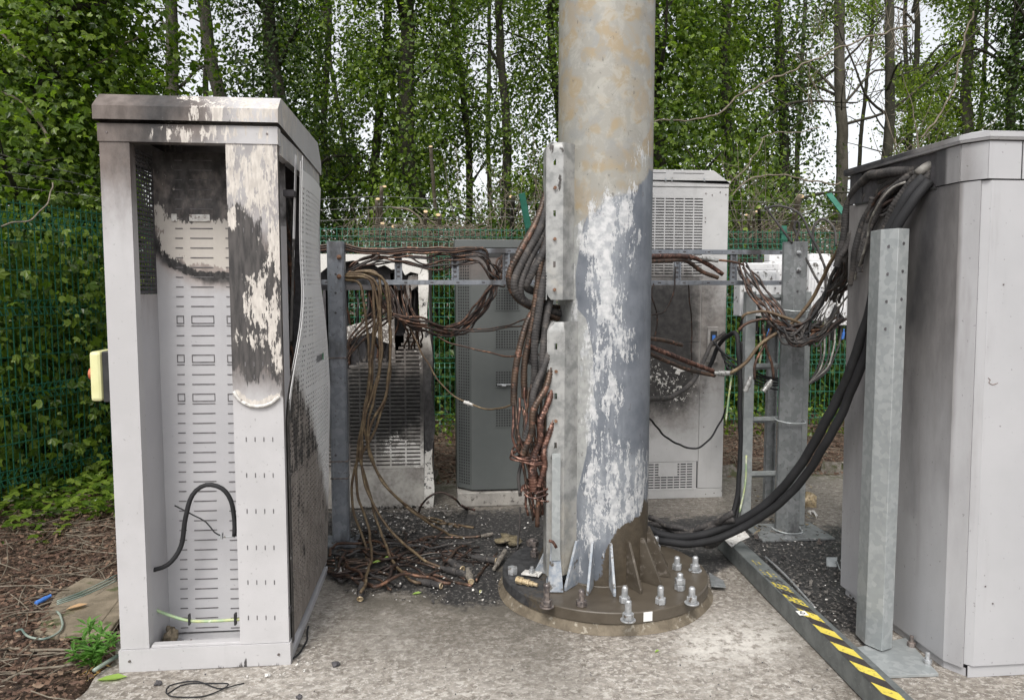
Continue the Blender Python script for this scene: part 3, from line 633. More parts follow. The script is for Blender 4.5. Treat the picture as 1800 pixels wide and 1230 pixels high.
# left post
yl = 4.37; xa, xb = AX(577, 600, yl), AX(607, 600, yl)
lp = post('rack_post', [(xa, yl+.01), (xa+.012, yl), (xb-.012, yl), (xb, yl+.012), (xb, yl+.085), (xa, yl+.085)], 1.79, M['galv_old'], 'scorched blue grey steel post standing right of the open left cabinet',
     holes=[(A(590, y, yl), (0, -1, 0)) for y in (482, 515, 550, 800)], bolts=[(A(596, y, yl), (0, -1, 0)) for y in (452, 486)], mat2=M['rust'])
for yv in (629, 811, 841): m = MB(); z = AZ(590, yv, yl); m.box(xa-.003, xb+.003, yl-.003, yl+.09, z-.004, z+.004); m.build('cable_tie', M['bolt_dark'], lp, .001)
MB().box(xa-.07, xb+.05, yl-.06, yl+.15, 0.002, .012).build('foot_plate', M['galv_old'], lp)
# right rack post, faceted
yr = 4.28; P = [AX(x, 700, yr) for x in (1378, 1390, 1413)]
hexp = [(P[0], yr+.055), (P[1], yr), (P[2]-.006, yr-.004), (P[2]+.004, yr+.05), (P[1]+.03, yr+.11), (P[0]+.01, yr+.1)]
rp = post('rack_post', hexp, 1.80, M['galv_mid'], 'faceted grey steel post behind the hanging black cables with a tangle of burnt wires', holes=[(A(1402, y, yr-.004), (0, -1, 0)) for y in (478, 512)], bolts=[(A(1404, y, yr-.004), (0, -1, 0)) for y in (444, 474)])
m = MB(); m.box(P[0]-.16, P[2]+.17, yr-.11, yr+.2, .002, .014); m.build('foot_plate', M['galv_mid'], rp, .001)
for (x, y) in ((1440, 955), (1330, 945)):
    c = G(x, y, .014); MB().cyl(c, c+(0, 0, .03), .008).cyl(c, c+(0, 0, .012), .014, .014, 6).build('anchor_bolt', M['bolt_dark'], rp)
for yv in (546, 742, 934):
    z = AZ(1395, yv, yr)
    q = MB().tube(catmull([(P[0]-.03, yr+.06, z+.012), (P[0]-.012, yr+.02, z+.004), (P[1], yr-.02, z-.004), (P[2], yr-.02, z-.004), (P[2]+.02, yr+.03, z+.006), (P[2]+.03, yr+.08, z+.01)], .01), .005, 8).build('u_bolt', M['galv'], rp, smooth=True)
# near right post
yn = 2.80; B_ = [G(1527, 1143), G(1552, 1152), G(1581, 1150)]
sh = -.02
pts = [(B_[0][0]+sh*.3, B_[0][1]+.02), (B_[1][0]+sh*.3, B_[1][1]), (B_[2][0]+sh, B_[2][1]+.02), (B_[2][0]+.02+sh, B_[2][1]+.09), (B_[1][0]+.03, B_[1][1]+.15), (B_[0][0]+.005, B_[0][1]+.11)]
ef = np.array(pts[2])-np.array(pts[1]); nf = np.array([ef[1], -ef[0], 0])/np.linalg.norm(ef)
def onface(y, k):
    a = np.array([*pts[1], 0]) + k*np.array([*ef, 0]); z = AZ(1585, y, a[1]); return (a[0], a[1], z)
np_ = post('rack_post', pts, 1.75, M['galv'], 'bright spangled galvanised post with rows of holes standing before the right cabinet', holes=[(onface(y, .5), nf) for y in (428, 477, 526, 575)] + [((pts[0][0]*.5+pts[1][0]*.5, (pts[0][1]+pts[1][1])/2, z), (-.6, -.8, 0)) for z in (1.68, 1.57, 1.46, 1.35)])
m = MB(); fp = [G(1490, 1140, .014), G(1537, 1187, .014), G(1650, 1183, .014), G(1592, 1120, .014)]; m.prism([p-(0, 0, .012) for p in fp], (0, 0, .012)); m.build('foot_plate', M['galv'], np_, .001)
c = G(1630, 1165, .014); MB().cyl(c, c+(0, 0, .045), .009, .008, 12).cyl(c, c+(0, 0, .018), .017, .017, 6).build('anchor_bolt', M['zinc'], np_, .001)
c = G(1602, 1135, .014); MB().cyl(c, c+(0, 0, .045), .009, .008, 12).cyl(c, c+(0, 0, .018), .017, .017, 6).build('anchor_bolt', M['bolt_dark'], np_, .001)
# =============================================================== cable ladders
ytr = 4.47
def ladder_h(name, xl, xr, lab, rungs, mat):
    t = thing(name, lab, 'cable ladder', loc=(AX((xl+xr)/2, 460, ytr), ytr, AZ(900, 492, ytr)))
    xa, xb = AX(xl, 460, ytr), AX(xr, 460, ytr)
    for zc in (1.745, 1.555):
        m = MB().box(xa, xb, ytr, ytr+.003, zc-.014, zc+.014).box(xa, xb, ytr+.003, ytr+.03, zc+.011, zc+.014).box(xa, xb, ytr+.003, ytr+.03, zc-.014, zc-.011)
        r_ = m.build('side_rail', mat, t, .001)
        h = MB(); x = xa+.05
        while x < xb-.02: h.box(x, x+.018, ytr-.001, ytr+.001, zc-.004, zc+.004); x += .155
        h.build('slot', M['slot'], r_)
    for x in rungs:
        X_ = AX(x, 465, ytr); r_ = MB().box(X_-.022, X_-.012, ytr+.004, ytr+.022, 1.57, 1.73).box(X_+.012, X_+.022, ytr+.004, ytr+.022, 1.57, 1.73).box(X_-.012, X_+.012, ytr+.014, ytr+.018, 1.57, 1.73).build('rung', mat, t, .001)
        h = MB()
        for k in range(5): h.box(X_-.008, X_+.008, ytr+.0125, ytr+.0142, 1.585+k*.028, 1.597+k*.028)
        h.build('slot', M['slot'], r_)
    return t
ladder_h('cable_ladder', 555, 1010, 'horizontal steel cable ladder between the burnt left post and the mast', (700, 800, 890), M['galv_old'])
ladder_h('cable_ladder', 1100, 1376, 'horizontal steel cable ladder right of the mast in front of the tall cabinet', (1192, 1291), M['galv_old'])
# vertical ladder at the right rack post
yv_ = 4.42
vl = thing('vertical_cable_ladder', 'upright steel cable ladder behind the faceted post', 'cable ladder', loc=(AX(1360, 930, yv_), yv_, 0))
for (xa_, xb_) in ((1308, 1325), (1405, 1421)):
    a, b = AX(xa_, 700, yv_), AX(xb_, 700, yv_); MB().box(a, a+.004, yv_, yv_+.05, .02, 1.50).box(a+.004, b, yv_, yv_+.004, .02, 1.50).box(b-.004, b, yv_+.004, yv_+.03, .02, 1.50).build('side_rail', M['galv'], vl, .001)
for yv2 in (520, 642, 736, 832, 930):
    z = AZ(1360, yv2, yv_); MB().box(AX(1325, 700, yv_), AX(1405, 700, yv_), yv_+.006, yv_+.034, z-.012, z+.010).box(AX(1325, 700, yv_), AX(1405, 700, yv_), yv_+.034, yv_+.038, z-.03, z+.010).build('rung', M['galv'], vl, .001)
a = AX(1362, 700, 4.8); rr2 = thing('mounting_rail', 'dark slotted upright rail behind the faceted post', 'rail', loc=(a, 4.8, 0)); MB().box(a-.05, a, 4.8, 4.84, .0, 1.72).box(a, a+.01, 4.78, 4.84, 0, 1.72).build('upright', M['galv_mid'], rr2, .001)
MB().box(a-.06, a+.7, 4.76, 4.80, 1.40, 1.44).box(a-.3, a-.06, 4.76, 4.80, 1.40, 1.44).build('cross_arm', M['galv_mid'], rr2, .001)
# radio units
def radio(x0, x1, y0, y1, Y, lab, conn=3):
    p, q = A(x0, y1, Y), A(x1, y0, Y); t = thing('radio_unit', lab, 'radio unit', loc=((p[0]+q[0])/2, Y+.05, p[2]))
    m = MB(); w = q[0]-p[0]; h = q[2]-p[2]; m.box(p[0], q[0], Y, Y+.11, p[2], q[2]-.05); m.box(p[0]+.004, q[0]-.004, Y+.01, Y+.10, q[2]-.05, q[2]); m.build('housing', M['rru'], t, .008)
    f = MB(); k = p[0]+.012
    while k < q[0]-.015: f.box(k, k+.006, Y-.008, Y-.0005, p[2]+.02, q[2]-.07); k += .022
    f.build('cooling_fin', M['rru'], t, .001)
    s = MB()
    for _ in range(6): a_, b_ = rnd(p[0]+.02, q[0]-.03), rnd(p[2]+.03, q[2]-.06); s.box(a_, a_+.012, Y-.0105, Y-.008, b_, b_+.008)
    s.build('vent_mark', M['slot'], t)
    for i in range(conn):
        xx = p[0]+w*(i+.5)/conn; MB().cyl((xx, Y+.05, p[2]), (xx, Y+.05, p[2]-.03), .013).cyl((xx, Y+.05, p[2]-.03), (xx, Y+.05, p[2]-.10), .016).build('connector', M['black'], t, .002)
    return t
radio(1300, 1372, 462, 556, 4.60, 'heat-blistered white radio unit left of the faceted post, behind the loose brown wires', 3)
radio(1350, 1386, 446, 562, 4.70, 'narrow white radio unit showing at the left edge of the faceted post', 1)
radio(1420, 1463, 446, 564, 4.66, 'white radio unit just right of the faceted post under the black cables', 2)
radio(1466, 1508, 452, 572, 4.60, 'white radio unit beside the near cabinet, right of the others', 3)
pB2 = A(1333, 475, 4.66); jb = MB().cyl(pB2, pB2+(0, 0, .07), .026, .026, 14).cyl(pB2+(0, 0, .07), pB2+(0, 0, .13), .008, .008, 8).build('antenna_stub', M['black'], None, .002); tag(jb, 'short black canister with a metal pin above the left radio unit', 'antenna')
# =============================================================== louvred burnt cabinet
YL = 5.09; lx0, lx1 = AX(560, 700, YL), AX(744, 700, YL)
lc = thing('louvred_cabinet', 'gutted pale cabinet with torn louvred door behind the left post', 'cabinet', loc=((lx0+lx1)/2, YL+.25, 0))
def st_louv(x, y, c):
    b = np.maximum.reduce([seg(x, y, 590, 720, 650, 715, 74, 60), seg(x, y, 680, 730, 735, 700, 52, 46), seg(x, y, 600, 670, 690, 655, 22, 26)*.8])
    g = np.maximum(np.clip((860-y)/200, 0, 1)*.95, seg(x, y, 610, 660, 620, 800, 40, 60)); g = np.where(y > 835, .15, g); b = np.where(y > 812, 0, b)
    s = seg(x, y, 610, 640, 745, 560, 3, 6)*.5
    a = np.maximum(seg(x, y, 700, 790, 735, 800, 24, 22)*.75, seg(x, y, 720, 580, 742, 640, 16, 20)*.4)
    return s, g, b, a
tear = [(560, 660), (585, 655), (612, 650), (636, 634), (686, 634), (694, 618), (704, 606), (712, 585), (722, 572), (738, 556), (760, 545)]
tx = np.array([p[0] for p in tear], float); ty = np.array([p[1] for p in tear], float)
LH = AZ(650, 540, YL)-AZ(650, 824, YL); z0_ = AZ(650, 824, YL)
cols_ = [0]; 
for a_, b_ in ((563, 584), (587, 610), (614, 631), (634, 657), (660, 684), (687, 711), (714, 738)): cols_ += [(AX(a_, 700, YL)-lx0), (AX(b_, 700, YL)-lx0)]
w_ = lx1-lx0; cuL = []
for k in range(len(cols_)): cuL.append(cols_[k]/w_)
cuL.append(1.0)
# refine columns so the tear is ragged
fine = []; flag = []
for k in range(len(cuL)-1):
    n_ = 5 if k % 2 == 1 else 2
    for q in range(n_): fine.append(cuL[k]+(cuL[k+1]-cuL[k])*q/n_); flag.append(k % 2 == 1)
fine.append(1.0); flag = np.array(flag)
cvL = cells(LH, .011, .0155); 
def holeL(I, J, cu, cv):
    uu = (cu[I]+cu[I+1])/2; vv = (cv[J]+cv[J+1])/2; P_ = np.stack([lx0+uu*w_, 0*uu+YL, z0_+vv*LH], -1).reshape(-1, 3); sx, sy = to_pixels(P_)
    sx = sx.reshape(I.shape); sy = sy.reshape(I.shape); tr = sy < np.interp(sx, tx, ty) + 3*np.sin(sx*.9)
    return (flag[I] & (J % 2 == 1)) | tr
dr = perf('louvred_door', (lx0, YL, z0_), (w_, 0, 0), (0, 0, LH), fine, cvL, holeL, M['louv'], lc, lambda V, u, v: V + np.stack([0*u, -.02*np.clip(v-.5, 0, 1)*u*np.sin(u*5), 0*u], 1), .004); stain(dr, st_louv)
# louvre blades: angled strips behind each row
m = MB(); zz_ = z0_+.012
while zz_ < z0_+LH:
    for (a_, b_) in ((563, 610), (614, 657), (660, 711), (714, 738)):
        xm_ = (a_+b_)/2; P_ = A(xm_, 0, YL); sx, sy = to_pixels(np.array([[AX(xm_, 650, YL), YL, zz_]]))
        if sy[0] > np.interp(xm_, tx, ty)+6: m.obox((AX(xm_, 700, YL), YL+.014, zz_+.008), (AX(b_, 700, YL)/2-AX(a_, 700, YL)/2, 0, 0), (0, .009, .007), (0, -.0006, .0008))
    zz_ += .0265
bl = m.build('louvre_blades', M['louv'], dr); stain(bl, lambda x, y, c: (0*x, 0*x+.8, np.maximum(st_louv(x, y, c)[2], .3), 0*x))
o = gbox('lower_panel', lx0-.01, lx1, YL, YL+.012, 0.01, z0_-.002, M['louv'], lc, .03); stain(o, lambda x, y, c: (seg(x, y, 600, 893, 740, 890, 3, 6)*.7, .42+0*x, 0*x, 0*x))
ztop = AZ(650, 447, YL)
def ragged(name, pts, th, mat, parent, fn):
    m = MB().prism(pts, (0, th, 0)); o = m.build(name, mat, parent, .001); return stain(o, fn)
ragged('torn_header', [A(x, y, YL) for x, y in ((556, 446), (735, 448), (752, 462), (742, 470), (738, 482), (722, 478), (712, 484), (706, 473), (688, 474), (676, 466), (664, 470), (655, 464), (640, 466), (622, 458), (607, 460), (590, 476), (575, 470), (556, 486))], .004, M['louv'], lc, lambda x, y, c: (0*x, 0*x+.1, 0*x, 0*x+.9))
top = gbox('roof', lx0-.01, lx1+.02, YL+.01, YL+.46, ztop-.012, ztop, M['louv'], lc, .04); stain(top, lambda x, y, c: (0*x, .3+0*x, 0*x, .5+0*x))
# right upright: bowed and blistered
V, F = sheet((lx1-.0, YL-.002, 0), (.06, .0, 0), (0, 0, ztop), 6, 110, lambda V, u, v: V + np.stack([.030*np.sin(v*5.5)*v + .01*np.sin(v*23)*(u), -.02*np.sin(v*4)*u - .008*np.sin(v*31), 0*u], 1))
o = fast('warped_upright', V, F, M['louv'], lc); solid(o, .006); stain(o, lambda x, y, c: (np.maximum(seg(x, y, 750, 670, 755, 850, 12, 14), seg(x, y, 745, 530, 750, 590, 3, 6)), np.clip((y-560)/100, 0, 1), np.clip((y-590)/80, 0, 1)*np.clip((800-y)/60, 0, 1), np.where((y < 560) | (y > 790), .62, .1)))
V, F = sheet((lx1+.062, YL+.0, 0), (.0, .46, 0), (0, 0, ztop), 8, 60, lambda V, u, v: V + np.stack([.02*np.sin(v*5.5)*v+.02*np.sin(u*3)*v, 0*u, 0*u], 1))
o = fast('side_panel', V, F, M['louv'], lc); solid(o, .004); stain(o, lambda x, y, c: (0*x+.2, 0*x+.9, np.clip((y-560)/100, 0, .7)*np.clip((850-y)/60, 0, 1), np.where(y > 830, .8, 0.2)))
MB().box(lx0-.02, lx0+.02, YL, YL+.05, 0, ztop-.02).box(lx0-.02, lx0+.02, YL+.4, YL+.45, 0, ztop-.02).build('left_upright', M['slot'], lc)
MB().box(lx0, lx1, YL+.44, YL+.45, 0, AZ(650, 590, YL+.44)).box(AX(645, 500, YL+.44), AX(672, 500, YL+.44), YL+.43, YL+.439, AZ(650, 640, YL+.44), ztop-.02).box(AX(690, 500, YL+.44), AX(735, 500, YL+.44), YL+.44, YL+.45, AZ(650, 640, YL+.44), ztop-.02).build('rear_panel', M['slot'], lc)
MB().box(lx0, AX(612, 500, YL+.4), YL+.40, YL+.41, AZ(600, 640, YL+.4), ztop-.02).box(lx0, lx1, YL+.1, YL+.45, ztop-.24, ztop-.014).build('black_backing', M['slot'], lc)  # black backing added behind the torn opening to make it look darker
ragged('buckled_shelf', [A(x, y, YL+.12) for x, y in ((606, 575), (640, 565), (660, 558), (690, 566), (686, 585), (690, 606), (672, 600), (650, 585), (606, 598))], .006, M['louv'], lc, lambda x, y, c: (.3+0*x, .8+0*x, 0*x+.2, .45+0*x))
ragged('inner_bracket', [A(x, y, YL+.1) for x, y in ((686, 480), (692, 480), (694, 600), (696, 650), (688, 650))], .006, M['louv'], lc, lambda x, y, c: (.1+0*x, .8+0*x, 0*x, .3+0*x))
ragged('inner_bracket', [A(x, y, YL+.02) for x, y in ((718, 486), (742, 478), (738, 500), (722, 512), (716, 540), (708, 520))], .006, M['louv'], lc, lambda x, y, c: (.2+0*x, .7+0*x, 0*x, .3+0*x))
for i in range(9):
    x = 612+i*15; cable('burnt_wiring', [(x, 478+i % 3*6, YL+.2), (x+rnd(-8, 8), 530, YL+.15), (x+rnd(-12, 12), 590, YL+.2), (x+rnd(-15, 15), 645, YL+.22)], .008, M['c_char'] if i % 3 else M['c_brown'], parent=lc, jit=.01)
# =============================================================== dark cabinet
YD = 5.1
dc = thing('dark_cabinet', 'dark green grey cabinet with square mesh vents on a pale concrete plinth', 'cabinet', loc=(.42, 5.35, 0))
dx0, dx1 = AX(803, 700, YD), .80; dxf = AX(829, 700, YD); zt = AZ(850, 437, YD)
def st_dark(x, y, c): return (np.clip((515-y)/20, 0, 1)*0 + seg(x, y, 870, 500, 915, 500, 2, 16)*.3, np.clip((520-y)/70, 0, 1), 0*x, 0*x)
V, F = sheet((dxf, YD, .115), (dx1-dxf, 0, 0), (0, 0, zt-.115), 20, 60); o = fast('door', V, F, M['dark_cab'], dc); solid(o, .003); stain(o, st_dark)
for (ya, yb) in ((507, 546), (580, 613), (650, 681), (717, 751)):
    p, q = A(869, yb, YD), A(914, ya, YD); W_, H_ = q[0]-p[0], q[2]-p[2]
    MB().box(p[0], q[0], YD-.0015, YD-.0008, p[2], q[2]).build('vent_backing', M['black'], dc)
    perf('mesh_vent', (p[0], YD-.004, p[2]), (W_, 0, 0), (0, 0, H_), cells(W_, .012, .006), cells(H_, .012, .006), odd, M['dark_cab'], dc, None, .001)
dd = np.array([dxf-dx0, -.10, 0]); Ld = float(np.linalg.norm(dd))
MB().prism([(dx0+.006, YD+.10, .12), (dxf-.002, YD+.006, .12), (dxf-.002, YD+.006, zt), (dx0+.006, YD+.10, zt)], (.001, .002, 0)).build('corner_backing', M['black'], dc)
o = perf('corner_mesh', (dx0, YD+.10, .115), dd, (0, 0, zt-.115), cells(Ld, .013, .009, .012), cells(zt-.115, .012, .0085, .02), odd, M['dark_cab'], dc); stain(o, st_dark)
o = gbox('body', dx0, dx1, YD+.10, YD+.6, .115, zt, M['dark_cab'], dc, .08); stain(o, st_dark)
MB().box(dx0-.01, dx1+.01, YD-.02, YD+.62, zt+.004, zt+.06).build('cap', M['dark_cab'], dc, .004)
MB().box(AX(850, 445, YD), dx1-.05, YD-.004, YD-.0005, AZ(850, 452, YD), AZ(850, 440, YD)).build('gland_slot', M['black'], dc)
MB().box(dx0-.0, dx1+.02, YD-.02, YD+.6, 0, .1).build('plinth', plain('plinth_concrete', (.26, .245, .225), (.36, .34, .31), 14, .8, 0, .4, c3=(.08, .07, .065), s3=22), dc, .006)
c = A(882, 676, YD-.02); hd = MB().cyl(c-(.03, 0, 0), c+(.09, 0, 0), .005).cyl(c-(.03, 0, 0), c-(.028, 0, 0), .009).cyl(c-(0, 0, .006), c+(.03, 0, -.006), .008).build('handle', M['zinc'], dc)
# =============================================================== tall cabinet behind the mast
YT = 5.16
tc_ = thing('tall_cabinet', 'tall pale grey cabinet with a grille, burnt black halfway up, behind the mast', 'cabinet', loc=(1.65, 5.4, 0))
tx0, tx1 = 1.22, 2.045; xs_ = AX(1229, 700, YT); zt0, zt1 = AZ(1280, 322, YT), AZ(1255, 300, YT)
def st_tall(x, y, c):
    b = np.maximum.reduce([poly(x, y, [(1100, 486), (1236, 486), (1234, 680), (1200, 722), (1100, 735)], 38), poly(x, y, [(1228, 490), (1270, 500), (1258, 610), (1228, 660)], 30)*.75])*.95
    b = b*np.where(x > 1229, .7, 1); b = np.where(y < 470, b*.3, b)
    g = np.maximum(np.clip(1-np.abs(y-590)/170, 0, 1), poly(x, y, [(1100, 440), (1275, 480), (1270, 640), (1215, 760), (1100, 760)], 40)*.9)
    a = np.maximum(seg(x, y, 1150, 660, 1195, 690, 16, 30)*.50, seg(x, y, 1186, 645, 1196, 650, 4, 3)*.9)
    return 0*x, g, b, a
gy0, gy1 = AZ(1200, 486, YT), AZ(1200, 345, YT); gx1 = AX(1238, 400, YT)
m = MB(); 
def face(name, x0, x1, z0, z1, Y=YT, nu=None):
    V, F = sheet((x0, Y, z0), (x1-x0, 0, 0), (0, 0, z1-z0), max(2, int((x1-x0)/.02)), max(2, int((z1-z0)/.02)))
    o = fast(name, V, F, M['tall_cab'], tc_); solid(o, .006); return stain(o, st_tall)
zg = AZ(1200, 488, YT); zv0, zv1 = AZ(1200, 860, YT), AZ(1200, 811, YT); zs_ = AZ(1200, 601, YT)
face('upper_panel', tx0, gx1, zg+.002, gy0-.001); 
V, F = sheet((tx0, YT+.004, gy0), (gx1-tx0, 0, 0), (0, 0, gy1-gy0), 2, 2); o = fast('grille_backing', V, F, M['tall_cab'], tc_); stain(o, lambda x, y, c: (0*x, 0*x+.3, 0*x+.66, 0*x))
o = perf('grille', (tx0, YT-.004, gy0), (gx1-tx0, 0, 0), (0, 0, gy1-gy0), cells(gx1-tx0, .062, .008, .004), cells(gy1-gy0, .009, .0105), odd, M['tall_cab'], tc_, None, .003); stain(o, st_tall)
face('right_stile', gx1+.0, tx1, zg+.002, AZ(1200, 329, YT)-.003)
face('right_stile', xs_+.003, tx1, .07, zg-.0); face('door', tx0, xs_-.003, zs_+.002, zg-.0, YT-.004); face('door', tx0, xs_-.003, zv1+.003, zs_-.003, YT-.004)
face('fascia', tx0, tx1, AZ(1200, 328, YT), AZ(1200, 319, YT)+.0, YT-.003)
face('fascia', tx0, gx1, gy1+.001, AZ(1200, 329, YT)-.004)
face('plinth', tx0, tx1+.0, 0, .066, YT-.004)
tp = [(tx0, AZ(1200, 318, YT)), (tx1+.006, AZ(1200, 318, YT)), (tx1+.006, zt0), (AX(1254, 300, YT), zt1), (tx0, zt1)]
o = MB().prism([(a, YT-.008, b) for a, b in tp], (0, .5, 0)).build('roof', M['tall_cab'], tc_, .003); stain(o, lambda x, y, c: (0*x, 0*x, 0*x, 0*x))
for x in (1170, 1181, 1238): q = A(x, 319, YT-.01); q2 = A(x, 312, YT-.01); MB().obox((q+q2)/2, (.004, 0, 0), (0, .004, 0), (0, 0, .014)).build('latch', M['zinc'], tc_)
for x0_, x1_ in ((1120, 1170), (1183, 1237)): MB().box(AX(x0_, 305, YT), AX(x1_, 305, YT), YT-.0095, YT-.0075, AZ(1200, 305.5, YT), AZ(1200, 304.5, YT)).build('seam', M['slot'], tc_)
for (x, y) in ((1241, 340), (1252, 343), (1266, 338), (1276, 342), (1240, 383), (1240, 390), (1236, 512), (1236, 525), (1236, 690), (1236, 680), (1237, 750), (1240, 868), (1255, 866), (1268, 862)):
    q = A(x, y, YT-.002); MB().cyl(q, q+(0, -.003, 0), .0045, .0045, 8).build('screw', M['bolt_dark'], tc_)
V, F = sheet((tx0, YT+.006, zv0), (xs_-tx0, 0, 0), (0, 0, zv1-zv0), 2, 2); o = fast('grille_backing', V, F, M['slot'], tc_)
o = perf('lower_grille', (tx0, YT-.002, zv0), (xs_-.012-tx0, 0, 0), (0, 0, zv1-zv0), cells(xs_-.012-tx0, .04, .008, .004), cells(zv1-zv0, .009, .010), odd, M['tall_cab'], tc_, None, .003); stain(o, lambda x, y, c: (0*x, 0*x, 0*x, 0*x))
p, q = A(1157, 838, YT-.006), A(1191, 814, YT-.006); o = MB().box(p[0], q[0], YT-.009, YT-.006, p[2], q[2]).build('blank_plate', M['tall_cab'], tc_, .001); stain(o, lambda x, y, c: (0*x, 0*x, 0*x, 0*x))
face('bottom_panel', tx0, xs_-.003, .07, zv0-.002)
stain(MB().box(tx0, tx1-.002, YT+.008, YT+.48, .02, AZ(1200, 320, YT)).build('body', M['tall_cab'], tc_), lambda x, y, c: (0*x, 0*x+.1, 0*x, 0*x))
p = A(1252, 606, YT-.03); o = MB().box(p[0]-.035, p[0]+.045, YT-.035, YT-.009, p[2]-.13, p[2]+.13).build('isolator_box', M['tall_cab'], tc_, .006); stain(o, lambda x, y, c: (0*x+.3, 0*x+.7, 0*x+.3, 0*x))
MB().box(p[0]-.018, p[0]+.03, YT-.045, YT-.036, p[2]-.0, p[2]+.1).build('switch_plate', M['black'], o, .003); MB().box(p[0]-.008, p[0]+.016, YT-.05, YT-.046, p[2]+.03, p[2]+.07).build('switch_rocker', M['blue'], o, .003)
p = A(1199, 654, YT-.008); MB().prism([A(x, y, YT-.006) for x, y in ((1186, 656), (1190, 650), (1198, 646), (1205, 647), (1204, 652), (1196, 654), (1194, 659))], (0, -.002, 0)).build('paint_flake', M['ash'], tc_)
# =============================================================== near right cabinet
rc = thing('equipment_cabinet', 'big pale grey cabinet at the right edge with black cables leaving its sooty top', 'cabinet', loc=(2.4, 3.0, 0))
SX, FY = 1.985, 2.585; ZD = AZ(1745, 314, FY); ZB_ = AZ(1745, 248, FY); ZT_ = AZ(1745, 229, FY); print('rc z', ZD, ZB_, ZT_)
def lean(V): V = np.array(V, float); V[:, 0] -= .012*V[:, 2]; return V
def st_rc(x, y, c):
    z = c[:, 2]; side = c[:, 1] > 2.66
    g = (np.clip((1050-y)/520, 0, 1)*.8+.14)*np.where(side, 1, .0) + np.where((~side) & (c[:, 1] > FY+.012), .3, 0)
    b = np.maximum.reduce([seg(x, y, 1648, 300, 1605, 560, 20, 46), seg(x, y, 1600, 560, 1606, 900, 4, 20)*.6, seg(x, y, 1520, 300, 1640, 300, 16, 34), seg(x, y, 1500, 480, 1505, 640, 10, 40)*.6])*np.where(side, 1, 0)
    a = (seg(x, y, 1625, 620, 1640, 700, 5, 14)+seg(x, y, 1660, 700, 1668, 800, 3, 10))*0
    return 0*x, g, b, 0*x
def rpanel(name, a, b, z0, z1, nu=8, th=.004, mat=None, stf=st_rc, parent=None):
    V, F = sheet((a[0], a[1], z0), (b[0]-a[0], b[1]-a[1], 0), (0, 0, z1-z0), nu, max(2, int((z1-z0)/.025)))
    o = fast(name, lean(V), F, mat or M['right_cab'], parent or rc); solid(o, th); stain(o, stf); return o
rpanel('side_panel', (SX, 3.43), (SX, 2.6675), .035, ZD-.004, 36)
rpanel('corner_panel', (SX, 2.667), (SX+.036, FY+.018), .035, ZD-.004, 4)
zero = lambda x, y, c: (0*x, 0*x, 0*x, 0*x)
dxx = SX+.042
m = MB().prism([(SX+.008, 3.4, .03), (SX+.008, 2.68, .03), (SX+.06, FY+.034, .03), (2.9, FY+.034, .03), (2.9, 3.4, .03)], (0, 0, ZB_-.02)); m.v = [tuple(v) for v in lean(m.v)]; m.build('body', M['slot'], rc)
rpanel('door', (dxx, FY+.022), (dxx+.022, FY), .05, ZD-.005, 3, stf=zero); dr_ = rpanel('door', (dxx+.0225, FY), (2.95, FY), .05, ZD-.005, 30, stf=lambda x, y, c: (0*x, 0*x, 0*x, 0*x))
for (x, y) in ((1764, 500), (1632+100, 1030), (1745, 1060)): q = A(x, y, FY-.001); q[0] -= 0; m = MB().cyl(q, q+(0, -.002, 0), .003).build('screw', M['bolt_dark'], dr_)
rub = cable('scuff_mark', [(1737, 664, FY-.0015), (1741, 668, FY-.0015), (1738, 672, FY-.0015), (1745, 676, FY-.0015), (1754, 673, FY-.0015)], .0009, M['rust'], parent=rc)
zb1, zb2 = ZD, ZB_
hd_ = lambda x, y, c: (0*x, np.where(c[:, 0] < SX+.09, .55*np.clip((1760-x)/60, 0, 1), .0), np.where((c[:, 1] > 2.75), .95, np.clip((1690-x)/60, 0, 1)*.6), 0*x)
rpanel('header_panel', (SX-.004, 2.80), (SX-.004, 2.665), zb1, zb2, 6, stf=hd_); rpanel('header_panel', (SX-.003, 2.662), (SX+.045, FY-.002), zb1, zb2, 4, stf=hd_)
rpanel('header_panel', (SX+.047, FY-.004), (SX+.175, FY-.004), zb1, zb2, 6, stf=hd_); rpanel('header_panel', (SX+.181, FY-.004), (2.95, FY-.004), zb1, zb2, 10, stf=zero)
# recessed gland plate along the side
rpanel('gland_plate', (SX+.03, 3.40), (SX+.03, 2.80), ZD, ZB_, 10, mat=M['char'] if 'char' in M else M['black'], stf=None or zero)
MB().box(SX-.012-.015, SX+.01, 2.80, 3.37, ZD-.01, ZD).build('gland_sill', M['black'], rc)
rpanel('header_panel', (SX, 3.43), (SX, 3.33), zb1-.0, zb2, 4, stf=hd_)
for k, yv in enumerate((2.84, 2.93, 3.02, 3.14, 3.24)):
    MB().box(SX-.002, SX+.004, yv, yv+.055, ZD+.03, ZB_-.03).build('gland', M['zinc'] if k in (0, 2, 3) else M['slot'], rc, .002)
# roof with chamfered corners
def roofpoly(e, z): return [(SX-e, 3.46, z), (SX-e, 2.655, z), (SX+.045-e*.3, FY-e, z), (2.97, FY-e, z), (2.97, 3.46, z)]
V = roofpoly(.012, ZB_+.004) + roofpoly(.016, ZB_+.012) + roofpoly(.016, ZT_-.006) + roofpoly(-.03, ZT_+.006)
F = [tuple(range(5))[::-1]] + [(a*5+k, a*5+(k+1) % 5, (a+1)*5+(k+1) % 5, (a+1)*5+k) for a in range(3) for k in range(5)] + [(15, 16, 17, 18, 19)]
bm_v = lean(V); o = fast('roof', bm_v, F, M['right_cab'], rc)
sb = o.modifiers.new('s', 'SUBSURF'); sb.subdivision_type = 'SIMPLE'; sb.levels = 0; sb.render_levels = 0
